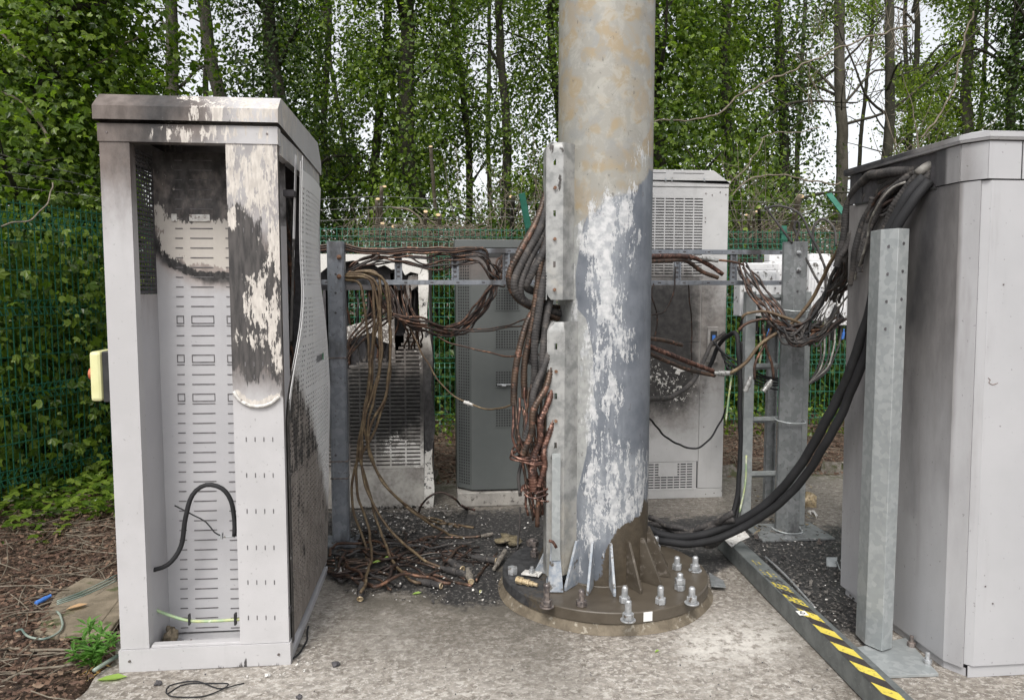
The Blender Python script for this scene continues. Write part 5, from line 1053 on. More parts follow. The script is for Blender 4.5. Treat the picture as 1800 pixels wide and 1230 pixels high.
tag(cable('earth_cable', [(1290, 640, 4.6), (1282, 690, 4.6), (1276, 740, 4.6)], .006, M['c_earth']), 'yellow earth cable beside the right edge of the tall cabinet', 'cable')
tag(cable('earth_cable', [(1312, 800, 4.41), (1310, 850, 4.4), (1300, 900, 4.39)], .006, M['c_earth']), 'yellow earth cable at the foot of the upright ladder', 'cable')
tag(cable('isolator_cable', [(1135, 700, 4.0), (1165, 701, 4.3), (1195, 690, 4.6), (1222, 664, 4.8), (1235, 640, 4.95), (1250, 605, 5.05), (1275, 585, 5.0)], .0155, M['c_char'], jit=.003), 'thick black cable sagging from the mast to the isolator box', 'cable')
tag(cable('thin_cable', [(1135, 728, 4.3), (1160, 757, 4.5), (1190, 780, 4.7), (1222, 787, 4.9), (1250, 770, 5.0), (1268, 738, 5.05), (1275, 715, 5.05)], .0065, M['c_black'], jit=.003), 'thin black cable hanging in a low curve before the tall cabinet', 'cable')
for (P_, lb) in (([(1150, 500, 4.45), (1146, 520, 4.45), (1155, 560, 4.5), (1150, 600, 4.5)], 'dark wire dangling right of the mast below the tray, nearest the mast'), ([(1187, 470, 4.4), (1184, 510, 4.4), (1170, 545, 4.4), (1145, 555, 4.3), (1142, 560, 4.2)], 'brown wire looping back to the mast below the tray'), ([(1210, 495, 4.9), (1215, 560, 5.0), (1216, 620, 5.05), (1216, 660, 5.1)], 'thin dark wire hanging straight over the burnt door')):
    tag(cable('dangling_wire', P_, .0045, M['c_dkbrown'], jit=.003), lb, 'wire')
# feeders leaving the near cabinet
gH = 'charred feeders leaving the top of the near cabinet'
HPs = [([(1620, 296, 2.93), (1560, 303, 3.1), (1520, 315, 3.3), (1494, 355, 3.45), (1482, 420, 3.5), (1472, 470, 3.52)], .02), ([(1610, 305, 2.95), (1565, 312, 3.12), (1530, 330, 3.3), (1505, 372, 3.42), (1492, 420, 3.45), (1484, 460, 3.5)], .015),
       ([(1622, 300, 2.98), (1585, 310, 3.05), (1548, 338, 3.2), (1520, 385, 3.3), (1505, 440, 3.35), (1497, 500, 3.4)], .018), ([(1630, 296, 2.95), (1590, 315, 3.0), (1555, 350, 3.1), (1530, 400, 3.2), (1512, 460, 3.25)], .016),
       ([(1610, 300, 3.05), (1545, 325, 3.25), (1516, 360, 3.35), (1498, 410, 3.42), (1480, 450, 3.46)], .014), ([(1628, 305, 2.9), (1600, 325, 2.95), (1575, 360, 3.0), (1558, 400, 3.05), (1545, 440, 3.08)], .02),
       ([(1640, 300, 2.86), (1618, 325, 2.88), (1592, 362, 2.92), (1572, 400, 2.98), (1558, 440, 3.02)], .021), ([(1535, 345, 3.2), (1524, 400, 3.25), (1516, 440, 3.26), (1511, 478, 3.26)], .016)]
for P_, r in HPs: cable('feeder_cable', P_, r, M['c_char'], 'charred corrugated feeder drooping from the glands of the near cabinet', 'cable', gH, corr=.08, n=12, jit=.003)
for i in range(9): cable('thin_cable', [(1590+i*5, 300+i, 3.0), (1560, 330+i*5, 3.1), (1530+i*2, 380, 3.22), (1508+i*2, 430, 3.35), (1480+i*3, 480, 3.6), (1450+i*3, 530, 3.9)], .0075, M['c_char'] if i % 3 else M['c_dkbrown'], 'thin charred cable running down among the feeders of the near cabinet', 'cable', 'thin cables among the near feeders', jit=.01)
tag(cable('gland_stub', [(1645, 286, 2.86), (1628, 294, 2.87), (1612, 306, 2.88)], .019, M['c_grey'], n=12), 'ash grey cable stub at the front gland of the near cabinet', 'cable')
tag(cable('white_wire', [(1590, 318, 2.9), (1570, 328, 2.95), (1545, 360, 3.0), (1528, 400, 3.1), (1515, 450, 3.2), (1500, 500, 3.4), (1470, 550, 3.7), (1440, 590, 4.0)], .005, M['c_grey'], jit=.004), 'thin whitish wire curving down in front of the near feeders', 'wire')
big = [([(1625, 312, 2.86), (1590, 352, 2.9), (1556, 420, 2.97), (1542, 480, 3.0), (1525, 560, 3.05), (1495, 650, 3.15), (1452, 740, 3.3), (1405, 820, 3.45), (1355, 878, 3.6), (1290, 920, 3.75), (1222, 942, 3.85), (1165, 940, 3.95), (1135, 925, 4.0)], .022, 'thicker black cable sweeping from the near cabinet down to the mast foot, upper left one'),
       ([(1632, 318, 2.84), (1604, 356, 2.86), (1568, 420, 2.92), (1552, 490, 2.97), (1536, 570, 3.02), (1508, 660, 3.12), (1466, 752, 3.26), (1418, 832, 3.42), (1368, 886, 3.56), (1300, 930, 3.7), (1225, 955, 3.8), (1170, 952, 3.9), (1130, 940, 4.0)], .020, 'thicker black cable sweeping from the near cabinet down to the mast foot, lower right one')]
for P_, r, lb in big:
    o = cable('power_cable', P_, r, M['c_black'], jit=.002, n=16); tag(o, lb, 'cable')
for k in range(5):
    tag(cable('charred_sleeve', [(1290+k*3, 905+k*7, 3.74), (1240+k*3, 925+k*7, 3.84), (1190+k, 925+k*6, 3.95), (1140, 915+k*9, 4.05)], .017, M['c_char'], jit=.012, corr=.1), 'charred ragged cable sleeve lying beside the mast foot', 'cable', 'charred sleeves at the mast foot')
# galvanised cable tray stub by the near cabinet
o = thing('tray_offcut', 'short galvanised slotted bracket on the ash left of the near cabinet', 'bracket', loc=tuple(G(1470, 990)))
MB().prism([G(1453, 996, .002), G(1471, 996, .002), G(1472, 979, .03), G(1453, 979, .03)], (0, .003, 0)).build('plate', M['galv'], o, .001); m = MB()
for k in range(3): P_ = [G(1470+k*8, 984, .02), G(1476+k*8, 1000, .02), G(1490+k*8, 1012, .02), G(1486+k*8, 990, .02)]; m.tube(P_, .004, 6)
m.build('wire_rung', M['galv'], o)
MB2 = MB().prism([G(x, y, .02) for x, y in ((1246, 1007), (1272, 1022), (1276, 1033), (1250, 1031))], (0, 0, .006)); tag(MB2.build('metal_offcut', M['galv_mid'], None, .001), 'flat grey metal offcut lying at the right rim of the mast plate', 'offcut')
# slab bits
for (x, y, s) in ((1385, 0, 0),): pass
wb_ = cable('black_wire', [(295, 1218, None), (330, 1200, None), (400, 1205, None), (360, 1222, None), (300, 1221, None), (296, 1205, None), (340, 1198, None), (390, 1210, None), (430, 1200, None)], .0025, M['c_black'], jit=.004); tag(wb_, 'tangle of thin black wire on the slab before the left cabinet', 'wire')
tag(cable('black_wire', [(541, 1100, None), (540, 1125, None), (528, 1145, None), (505, 1162, None)], .004, M['c_black'], jit=.003), 'black wire on the slab beside the foot of the left cabinet side', 'wire')
# =============================================================== slab
t = NT('concrete'); ch = t.mask()
n1 = t.noise(26, 8, None, .75); n2 = t.noise(2.2, 5); n3 = t.noise(60, 8, None, .8); vv_ = t.voro(46)
n4 = t.noise(34, 6, (1, 1.25, 1), .62, .6); col = t.mix(t.ramp(n1, .44, .56), (.135, .115, .095), (.28, .25, .215)); col = t.mix(t.ramp(n4, .53, .60), col, (.43, .40, .36)); col = t.mix(t.ramp(n3, .55, .60), col, (.62, .59, .55)); col = t.mix(t.ramp(t.noise(120, 4), .58, .64, 0, .7), col, (.10, .09, .08)); col = t.mix(t.ramp(n3, .42, .35, 0, .8), col, (.09, .075, .06))
col = t.mix(t.ramp(n2, .35, .7, 0, .35), col, (.22, .20, .175)); col = t.mix(t.ramp(t.noise(9, 7), .6, .72, 0, .45), col, (.15, .125, .1))
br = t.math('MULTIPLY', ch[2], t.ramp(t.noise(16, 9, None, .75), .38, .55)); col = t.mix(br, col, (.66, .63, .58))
gd = t.math('MULTIPLY', ch[1], t.ramp(t.noise(7, 7), .3, .6, .5, 1)); col = t.mix(gd, col, (.085, .075, .06))
mo = t.math('MULTIPLY', ch[3], t.ramp(t.noise(12, 7), .45, .6)); col = t.mix(mo, col, (.06, .065, .025))
sv = t.math('ADD', ch[0], t.math('MULTIPLY', t.math('SUBTRACT', t.noise(11, 9, None, .75), .5), 1.15)); sv = t.math('MULTIPLY', t.ramp(sv, .36, .62), t.ramp(ch[0], .02, .3))
col = t.mix(sv, col, t.mix(t.ramp(t.noise(50, 6), .52, .66), (.026, .025, .025), (.15, .14, .13)))
t.bump(t.math('ADD', n1, t.math('MULTIPLY', n3, .8)), .55, .006)
M['concrete'] = t.out(col, t.mixf(sv, .85, .6), 0)
xs = np.concatenate([np.linspace(-1.36, 3.2, 190), np.linspace(3.3, 7, 20)]); ys = np.concatenate([np.linspace(-2, 1.9, 20), np.linspace(1.93, 5.85, 170)])
Xg, Yg = np.meshgrid(xs, ys); Zg = 0.0015*np.sin(Xg*9)*np.sin(Yg*7)-.0015
Xg = Xg.copy(); Xg[:, 0] += .02*np.sin(ys*9)+.015*np.sin(ys*23); Yg = Yg.copy(); Yg[-1, :] += .06*np.sin(xs*5)+.04*np.sin(xs*13)
V = np.stack([Xg, Yg, Zg], -1).reshape(-1, 3); nx_ = len(xs); ny_ = len(ys)
i = np.arange(ny_-1)[:, None]*nx_; j = np.arange(nx_-1)[None]; F = np.stack([i+j, i+j+1, i+nx_+1+j, i+nx_+j], -1).reshape(-1, 4)
slab = fast('concrete_slab', V, F, M['concrete']); tag(slab, kind='structure'); solid(slab, .09)
def st_slab(x, y, c):
    X, Y = c[:, 0], c[:, 1]
    s = np.maximum.reduce([poly(x, y, [(570, 900), (950, 895), (985, 960), (880, 1000), (890, 1060), (800, 1065), (740, 1040), (600, 1030), (560, 1000)], 40),
        poly(x, y, [(1270, 905), (1480, 930), (1510, 1060), (1530, 1130), (1440, 1090), (1330, 990)], 34), poly(x, y, [(1140, 915), (1260, 905), (1270, 960), (1300, 990), (1250, 1010), (1180, 975)], 24), seg(x, y, 560, 1010, 520, 1160, 8, 14)*.7, seg(x, y, 1290, 1070, 1440, 1230, 6, 10)*0,
        seg(x, y, 1620, 1150, 1700, 1195, 6, 10)*.6, seg(x, y, 200, 1185, 500, 1172, 3, 6)*.6])
    g = np.maximum(poly(x, y, [(540, 870), (1000, 880), (980, 1180), (850, 1130), (600, 1110)], 80), np.clip((Y-4.3)/.8, 0, .55)); g = np.maximum(g, poly(x, y, [(1240, 890), (1500, 900), (1560, 1230), (1480, 1230), (1230, 960)], 50)*.6)
    b = np.maximum(seg(x, y, 1230, 1140, 1360, 1120, 26, 46)*.95, seg(x, y, 560, 1080, 700, 1120, 20, 60)*.4)  # patch right of the mast: dappled sun put into the concrete colour
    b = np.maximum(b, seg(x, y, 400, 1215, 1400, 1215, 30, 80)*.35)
    m = np.maximum(np.clip((Y-5.45)/.3, 0, 1), seg(x, y, 1470, 985, 1530, 1040, 10, 20)*.6)
    return s, g, b, m
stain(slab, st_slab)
# =============================================================== soil: one sheet out to the horizon
def terrain_z(X, Y):
    z = -.035 + .02*np.sin(X*3.1+1)*np.sin(Y*2.3) + .012*np.sin(X*8+Y*5)
    z = z + np.clip((Y-5.9)/2.2, 0, 1)**1.3*.20 + np.clip((-1.6-X)/2.5, 0, 1)*.10
    return z
xs = np.concatenate([[-300, -120, -50, -25, -14], np.linspace(-9, 9, 181), [14, 25, 50, 120, 300]]); ys = np.concatenate([[-60, -20, -6], np.linspace(-2, 14, 161), [20, 40, 90, 200, 400]])
Xg, Yg = np.meshgrid(xs, ys); Zg = terrain_z(Xg, Yg); ins = (Xg > -1.40) & (Xg < 7) & (Yg < 5.8) & (Yg > -3); Zg = np.where(ins, -.10, Zg)
nx_ = len(xs); ny_ = len(ys); i = np.arange(ny_-1)[:, None]*nx_; j = np.arange(nx_-1)[None]
t = NT('soil'); n1 = t.noise(24, 8, None, .75); col = t.mix(t.ramp(n1, .38, .62), (.035, .022, .015), (.12, .075, .05)); col = t.mix(t.ramp(t.noise(70, 7), .56, .62), col, (.2, .14, .1)); t.bump(n1, .9, .03); M['soil'] = t.out(col, .9)
soil = fast('ground', np.stack([Xg, Yg, Zg], -1).reshape(-1, 3), np.stack([i+j, i+j+1, i+nx_+1+j, i+nx_+j], -1).reshape(-1, 4), M['soil'], None, True); tag(soil, kind='structure')
# =============================================================== leaves
def leafmat(name, cols, trans=.4, rough=.45, tcol=None, spec=.4):
    t = NT(name); g = t.node('ShaderNodeNewGeometry').outputs['Random Per Island']; r = t.node('ShaderNodeValToRGB'); t.L(g, r.inputs[0])
    e = r.color_ramp.elements; e[0].color = (*cols[0], 1); e[0].position = 0; e[1].color = (*cols[-1], 1); e[1].position = 1
    for k, c in enumerate(cols[1:-1]): q = e.new((k+1)/(len(cols)-1)); q.color = (*c, 1)
    t.put(t.p.inputs['Base Color'], r.outputs[0]); t.p.inputs['Roughness'].default_value = rough; t.p.inputs['Specular IOR Level'].default_value = spec
    if trans:
        tr = t.node('ShaderNodeBsdfTranslucent'); h = t.node('ShaderNodeMix', data_type='RGBA', blend_type='MULTIPLY'); h.inputs[0].default_value = 1; t.L(r.outputs[0], h.inputs[6]); h.inputs[7].default_value = (*(tcol or (1.9, 2.1, .9)), 1); t.L(h.outputs[2], tr.inputs[0])
        mx = t.node('ShaderNodeMixShader'); mx.inputs[0].default_value = trans; t.L(t.p.outputs[0], mx.inputs[1]); t.L(tr.outputs[0], mx.inputs[2]); t.L(mx.outputs[0], t.t.nodes['Material Output'].inputs[0])
    return t.m
M['ivy'] = leafmat('ivy_leaves', [(.028, .055, .007), (.065, .115, .013), (.12, .18, .022), (.20, .27, .045)], .42, .32)
M['ivy_dark'] = leafmat('dark_ivy_leaves', [(.013, .03, .005), (.032, .064, .009), (.075, .125, .018)], .35, .36)
M['leaf_light'] = leafmat('tree_leaves', [(.045, .075, .010), (.085, .13, .016), (.14, .19, .025), (.19, .25, .04)], .5, .5)
M['leaf_far'] = leafmat('distant_leaves', [(.05, .075, .014), (.09, .13, .022), (.15, .195, .04)], .55, .6)
M['litter'] = leafmat('dead_leaves', [(.055, .03, .022), (.10, .058, .038), (.15, .09, .06), (.07, .04, .03), (.27, .19, .13)], 0, .8)
M['bark'] = plain('bark', (.055, .05, .038), (.10, .09, .07), 16, .9, 0, .8, (1, 1, .25), bd=.02)
M['bark_dark'] = plain('dark_bark', (.022, .021, .014), (.048, .044, .03), 14, .9, 0, .8, (1, 1, .25), bd=.02)
M['twig'] = plain('dry_twig', (.11, .09, .065), (.20, .17, .13), 20, .8, 0, .3)
M['cut'] = plain('cut_wood', (.5, .36, .2), (.6, .45, .28), 20, .8, 0, .3)
IVY = np.array([(0, 0, 0), (-.42, .12, -.04), (-.5, .5, -.1), (-.2, .55, .0), (0, 1, -.12), (.2, .55, .0), (.5, .5, -.1), (.42, .12, -.04)]); IVF = [(0, 1, 2, 3), (0, 3, 4, 5), (0, 5, 6, 7)]
DIA = np.array([(0, 0, 0), (-.32, .45, -.09), (0, 1, -.05), (.32, .45, -.09)]); DIF = [(0, 1, 2), (0, 2, 3)]
LAN = np.array([(0, 0, 0), (-.11, .4, .03), (0, 1, -.12), (.11, .4, .03)])
def unit(a): return a/(np.linalg.norm(a, axis=-1, keepdims=True)+1e-9)
def leaves(name, P, S, mat, parent=None, shape='dia', out=None, up=.4, down=.5):
    T = {'dia': DIA, 'ivy': IVY, 'lan': LAN}[shape]; TF = DIF if shape != 'ivy' else None
    n = len(P); nrm = RNG.normal(size=(n, 3))*.6; nrm[:, 2] += up
    if out is not None: nrm += out
    nrm = unit(nrm); tp = RNG.normal(size=(n, 3)); tp[:, 2] -= down*2; tp = unit(tp - nrm*np.sum(tp*nrm, 1, keepdims=True)); sd_ = np.cross(tp, nrm)
    S = np.broadcast_to(S, (n,))[:, None, None]
    V = P[:, None] + S*(T[None, :, 0:1]*sd_[:, None] + T[None, :, 1:2]*tp[:, None] + T[None, :, 2:3]*nrm[:, None]); V = V.reshape(-1, 3)
    k = len(T)
    if shape == 'ivy': F = (np.arange(n)[:, None, None]*k + np.array(IVF)[None]).reshape(-1, 4)
    else: F = (np.arange(n)[:, None, None]*k + np.array(TF)[None]).reshape(-1, 3)
    return fast(name, V, F, mat, parent)
def limb(P, r0, r1, n=7, step=.08, wob=0):
    P = catmull(P, step); 
    if wob: P = P + np.cumsum(RNG.normal(size=P.shape)*wob, 0)*np.array([1, 1, .2])
    return tubegeo(P, np.linspace(r0, r1, len(P)), n)
GAPS = ((330, 90, 66, 100, .85), (255, 20, 45, 50, .7), (430, 40, 30, 60, .8), (860, 90, 45, 70, .75), (590, 90, 16, 90, .6), (655, 250, 25, 60, .6), (700, 30, 40, 40, .6), (830, 330, 30, 50, .75), (960, 380, 40, 30, .5), (1505, 200, 62, 150, .85), (1600, 55, 60, 60, .8), (1170, 60, 25, 60, .7), (1430, 290, 40, 50, .6), (1740, 90, 25, 60, .4), (1330, 130, 25, 40, .5))
def opening(P):                                    # leaves thinned by where they fall in image pixels from the camera
    sx, sy = to_pixels(P); g = np.zeros(len(P))
    for (a, b, ra, rb, s) in GAPS: g = np.maximum(g, .82*s*np.clip(1.35-np.hypot((sx-a)/ra, (sy-b)/rb), 0, 1)/.35*1.0)
    return np.clip(g, 0, .95)
def tree(x, Y, r, ivy_r, n, size, lab, mat='ivy', style='ivy', lean_=0.0, z1=None, group=None, shape='dia', zlo=0.0, bare=0.0, airy=0, bark='bark_dark', yref=300):
    X = AX(x, yref, Y); z1 = z1 or 1.5 + 620/1300*Y; gz = float(terrain_z(np.array(X), np.array(Y)))
    t = thing('ivy_tree' if style == 'ivy' else 'woodland_tree', lab, 'tree', group, (X, Y, gz))
    tr = MB(); lean_ = lean_ or rnd(-.45, .45); P0 = [(X, Y, gz-.1), (X+rnd(-.1, .1), Y, gz+z1*.28), (X+lean_*.4+rnd(-.14, .14), Y+rnd(-.1, .1), z1*.55), (X+lean_*.7+rnd(-.12, .12), Y, z1*.8), (X+lean_, Y, z1+1.2)]; rt_ = r*(.55 if ivy_r > .25 else .85)
    V, F = limb(P0, rt_*1.15, rt_*.6, 9, .12, .006); tr.add(V, F)
    C = catmull(P0, .05); tips = []
    for k in range(int(6+airy/2500)):
        s = rnd(.25, .97); b = C[int(s*(len(C)-1))]; a = rnd(0, 2*math.pi); L = rnd(.6, 1.7)
        q = [b, b+np.array([math.cos(a)*L*.45, math.sin(a)*L*.45, L*rnd(.1, .5)]), b+np.array([math.cos(a)*L, math.sin(a)*L, L*rnd(.2, .9)])]; V, F = limb(q, r*.22, .008, 5, .12, .01); tr.add(V, F); tips.append(q)
        for _ in range(3):
            u = rnd(.4, 1); p = q[0]*(1-u)+q[2]*u; e = p+np.array([rnd(-.5, .5), rnd(-.5, .5), rnd(-.1, .6)]); V, F = limb([p, (p+e)/2+RNG.normal(size=3)*.04, e], .01, .003, 4, .1, .006); tr.add(V, F)
    tr.build('trunk', M[bark], t, smooth=True)
    PP = []; OO = []; SS = []
    n = int(n*1.45); ivy_r = ivy_r*1.12
    if ivy_r and n:
        nc = max(8, n//45); s = RNG.uniform(zlo, 1, nc); idx = (s*(len(C)-1)).astype(int); ang = RNG.uniform(0, 2*math.pi, nc); rr_ = r + ivy_r*(RNG.uniform(.15, 1, nc)**.8)*(1+.35*np.sin(s*17+x))
        cc = C[idx] + np.stack([np.cos(ang)*rr_, np.sin(ang)*rr_, RNG.normal(size=nc)*.1], 1)
        w = RNG.uniform(.4, 1.6, nc); w /= w.sum(); k = RNG.choice(nc, n, p=w); d = RNG.normal(size=(n, 3))*np.array([.11, .11, .12])*(ivy_r/.5+.35)
        P = cc[k]+d; o = np.stack([np.cos(ang[k]), np.sin(ang[k]), 0*ang[k]], 1)*.9; PP.append(P); OO.append(o); SS.append(size*RNG.uniform(.5, 1.15, n))
    if airy:
        airy = int(airy*1.6); nc = max(6, airy//150); cc = []
        for _ in range(nc):
            q = tips[random.randrange(len(tips))]; u = rnd(.2, 1.15); cc.append(q[0]*(1-u)+q[2]*u + RNG.normal(size=3)*np.array([.35, .35, .25]))
        cc = np.array(cc); k = RNG.integers(0, nc, airy); wc = RNG.uniform(.6, 1.4, nc); d = RNG.normal(size=(airy, 3))*np.array([.30, .30, .10])*wc[k][:, None]; d[:, 2] -= .35*(d[:, 0]**2+d[:, 1]**2); PP.append(cc[k]+d); OO.append(np.zeros((airy, 3))); SS.append(size*.85*RNG.uniform(.6, 1.25, airy))
    if PP:
        PA = np.concatenate(PP); kp = RNG.uniform(size=len(PA)) > opening(PA)*(.3 if ivy_r > .4 else 1); leaves('crown', PA[kp], np.concatenate(SS)[kp], M[mat], t, shape, np.concatenate(OO)[kp], .75)
    return t
tree(60, 6.9, .15, .62, 22000, .066, 'big ivy covered tree filling the left edge behind the green fence', shape='ivy', airy=3000)
tree(150, 7.9, .12, .5, 13000, .062, 'ivy covered tree half hidden behind the left cabinet lid', shape='ivy', airy=3500)
tree(303, 10.5, .115, .1, 900, .06, 'bare dark trunk rising above the left end of the left cabinet lid', airy=3500, mat='leaf_light', bark='bark')
tree(366, 11, .055, .0, 0, .06, 'slim reddish trunk between two thicker trunks above the left cabinet', style='w', airy=1800, mat='leaf_light', bark='bark')
tree(392, 10.2, .12, .16, 1600, .06, 'thicker trunk with ivy at its foot above the middle of the left cabinet lid', airy=3000, bark='bark')
tree(520, 9.6, .16, .55, 15000, .065, 'broad dark column of ivy just right of the left cabinet roof', mat='ivy_dark')
tree(585, 11, .06, .12, 2200, .06, 'thin straight trunk right of the broad dark ivy column', style='w', airy=2800, mat='leaf_light')
tree(622, 12, .05, .10, 1500, .06, 'slender grey trunk between the two ivy columns', style='w', airy=2800, mat='leaf_far', bark='bark')
tree(655, 10.4, .12, .34, 11000, .06, 'narrow ivy covered trunk left of the biggest ivy mass', mat='ivy_dark')
tree(745, 9.2, .2, .56, 17000, .068, 'biggest ivy clad tree, left of the mast above the brush pile', airy=2000)
tree(822, 11, .1, .3, 7000, .06, 'dim trunk with thin ivy right of the biggest ivy clad tree', airy=3000, mat='ivy_dark')
tree(880, 9.8, .12, .28, 8000, .06, 'ivy trunk beside sky gaps left of the mast', airy=3500)
tree(960, 10.5, .12, .5, 9000, .065, 'leafy tree whose crown is cut by the left edge of the mast', airy=4000)
tree(1195, 8.7, .16, .62, 19000, .066, 'large leaved ivy tree directly right of the mast', shape='ivy', airy=1200)
tree(1290, 9.4, .15, .48, 11000, .07, 'ivy tree above the right side of the tall cabinet')
tree(1378, 10, .13, .42, 9000, .066, 'ivy tree right of the tall cabinet, before the sky gap', mat='ivy_dark')
tree(1478, 9.7, .10, .12, 2600, .06, 'bare grey trunk, left one of the pair in the bright gap at the right', airy=2600, mat='leaf_light', bark='bark')
tree(1545, 9.3, .085, .05, 1000, .06, 'dark bare trunk, right one of the pair in the bright gap at the right', airy=2200, mat='leaf_light')
tree(1610, 11.5, .1, .35, 6000, .06, 'leafy tree behind the roof corner of the near cabinet', airy=4500, mat='leaf_light')
tree(1690, 10.4, .16, .26, 7500, .065, 'thick mossy trunk above the roof of the near cabinet', airy=2500, bark='bark')
tree(1748, 9.6, .13, .3, 6000, .066, 'ivy trunk second from the right edge', mat='ivy_dark', airy=1500)
tree(1800, 9.2, .13, .42, 8000, .066, 'ivy trunk at the right edge above the near cabinet', mat='ivy_dark')
for k, (x, Y) in enumerate(((-60, 11), (30, 14), (210, 15), (450, 14), (560, 17), (700, 14), (860, 15), (990, 17), (1130, 14), (1290, 15), (1400, 14), (1510, 17), (1590, 14), (1700, 15), (1830, 13))):
    tree(x, Y, .06, 0, 0, .085, 'slender woodland tree with pale green leaves far behind the ivy trunks', style='w', airy=10500, mat='leaf_far', group='far woodland trees', bark='bark_dark')
# =============================================================== fences
def fence(P0, P1, lab, z0=.02, z1=2.13, posts=(), barbs=((.05, 2.22), (.10, 2.32), (.16, 2.42)), side=1, arms=()):
    P0, P1 = np.array([*P0, 0.]), np.array([*P1, 0.]); L = np.linalg.norm(P1-P0); d = (P1-P0)/L; nn = np.array([-d[1], d[0], 0])*side
    t = thing('mesh_fence', lab, 'fence', loc=tuple(P0)); m = MB(); k = 0.0; W_ = .0027; H_ = .003
    while k < L: c = P0+d*k; m.obox(c+(0, 0, (z0+z1)/2), d*W_, nn*W_, (0, 0, (z1-z0)/2)); k += .052
    zs = [z0+.03]
    while zs[-1] < z1-.2: zs.append(zs[-1]+.2)
    folds = (z1-.14, z1-.74, z1-1.34, .22)
    for z in [z1-.02]+[q for q in zs if min(abs(q-f_) for f_ in folds) > .07]: m.obox((P0+P1)/2+(0, 0, z), d*L/2, nn*H_, (0, 0, H_)); m.obox((P0+P1)/2+(0, 0, z)+nn*.0065, d*L/2, nn*H_, (0, 0, H_))
    for z in folds:
        for dz, o in ((-.05, 0), (0, .028), (.05, 0)): m.obox((P0+P1)/2+(0, 0, z+dz)-nn*o, d*L/2, nn*H_, (0, 0, H_))
        k = 0.0
        while k < L: c = P0+d*k+(0, 0, z); m.obox(c+(0, 0, .025)-nn*.014, d*W_, nn*.014+np.array([0, 0, -.025]), nn*.0025); m.obox(c-(0, 0, .025)-nn*.014, d*W_, nn*.014+np.array([0, 0, .025]), nn*.0025); k += .052
    m.build('mesh_panel', M['fence'], t)
    for k in posts: c = P0+d*k+nn*.035; MB().obox(c+(0, 0, 1.08), d*.03, nn*.02, (0, 0, 1.1)).build('post', M['fence_arm'], t, .003)
    for k in arms: c = P0+d*k+nn*.035; MB().obox(c+(0, 0, 2.36)+nn*.0, d*.03, nn*.012+np.array([0, 0, .0]), nn*.05+np.array([0, 0, .2])).build('post_arm', M['fence_arm'], t, .003)
    for o, z in barbs:
        pts = [P0+d*s+nn*o+(0, 0, z+.02*math.sin(s*1.9+z*7)+.01*math.sin(s*5)) for s in np.linspace(0, L, max(4, int(L/.3)))]
        b = MB(); b.tube(catmull(pts, .15), .0022, 5)
        for s in np.arange(.05, L, .11):
            c = P0+d*s+nn*o+(0, 0, z+.02*math.sin(s*1.9+z*7)+.01*math.sin(s*5))
            for _ in range(2): v = unit(RNG.normal(size=3))*.016; b.cyl(c-v, c+v, .0012, .0012, 4)
        b.build('barbed_wire', M['wire'], t)
    return t
fence((-3.62, 3.5), (-2.25, 7.35), 'green welded mesh fence with barbed wire along the left side of the compound', posts=(.3,), side=1)
fence((-2.2, 7.42), (6.0, 7.42), 'green welded mesh fence with barbed wire across the back of the compound', posts=(.02, AX(929, 420, 7.42)+2.2, 5.75), side=1, arms=())
def arm(p, q, w, lab):
    p, q = np.array(p), np.array(q); d = q-p; d /= np.linalg.norm(d); s = np.cross(d, (0, 1, 0)); tag(MB().obox((p+q)/2, s*w, (0, .012, 0), (q-p)/2).build('fence_arm', M['fence_arm'], None, .003), lab, 'fence arm')
arm(A(929, 402, 7.38), A(917, 340, 7.3), .033, 'pale green fence arm sticking up just left of the mast')
arm(A(1508, 408, 6.9), A(1456, 340, 7.3), .04, 'pale green slanting fence arm left of the near cabinet')
# =============================================================== undergrowth, brush, stumps
def scatter(n, x0, x1, y0, y1): return RNG.uniform(x0, x1, n), RNG.uniform(y0, y1, n)
n = 60000; X, Y = scatter(n, -6, 7.5, 7.7, 10.5)
hm = .75+.35*np.sin(X*1.3+.5)+.25*np.sin(X*3.1)+.25*np.sin(Y*2.3+X); hm = np.clip(hm, .35, 1.7) + np.where(X < -1.2, .6, 0)
Z = terrain_z(X, Y) + hm*RNG.uniform(0, 1, n)**.8
tag(leaves('undergrowth', np.stack([X, Y, Z], 1), RNG.uniform(.05, .1, n), M['ivy_dark'], None, 'dia', np.array([0, -.5, .3])*np.ones((n, 1)), .4), 'dark green undergrowth of ivy and bramble behind the back fence', 'undergrowth', kind='stuff')
n = 42000; s = RNG.uniform(0, 1, n); X = -4.3+s*1.95-RNG.uniform(0, 1, n)**1.5*1.9+.27; Y = 3.6+s*4.2; X -= (.25*np.sin(Y*3)+.15*np.sin(Y*8))
Z = terrain_z(X, Y)+RNG.uniform(0, 1, n)*(2.1+.3*np.sin(Y*4)) ; K = RNG.integers(0, 900, n); off = RNG.normal(size=(900, 3))*.12; 
tag(leaves('ivy_wall', np.stack([X, Y, Z], 1)+off[K], RNG.uniform(.16, .28, n)**2*1.05, M['ivy'], None, 'ivy', np.array([.9, -.5, .2])*np.ones((n, 1)), .2), 'dense ivy growing up behind the left mesh fence', 'ivy', kind='stuff')
n = 5200; X, Y = scatter(n, -4.2, -1.35, 4.4, 7.3); keep = (X < -1.9-.45*np.sin(Y*3)) | (Y > 5.6); keep &= RNG.uniform(size=n) < np.clip((Y-4.4)/.9+(-2.3-X)*.6, .05, 1); X, Y = X[keep], Y[keep]; Z = terrain_z(X, Y)+RNG.uniform(.01, .14, len(X))
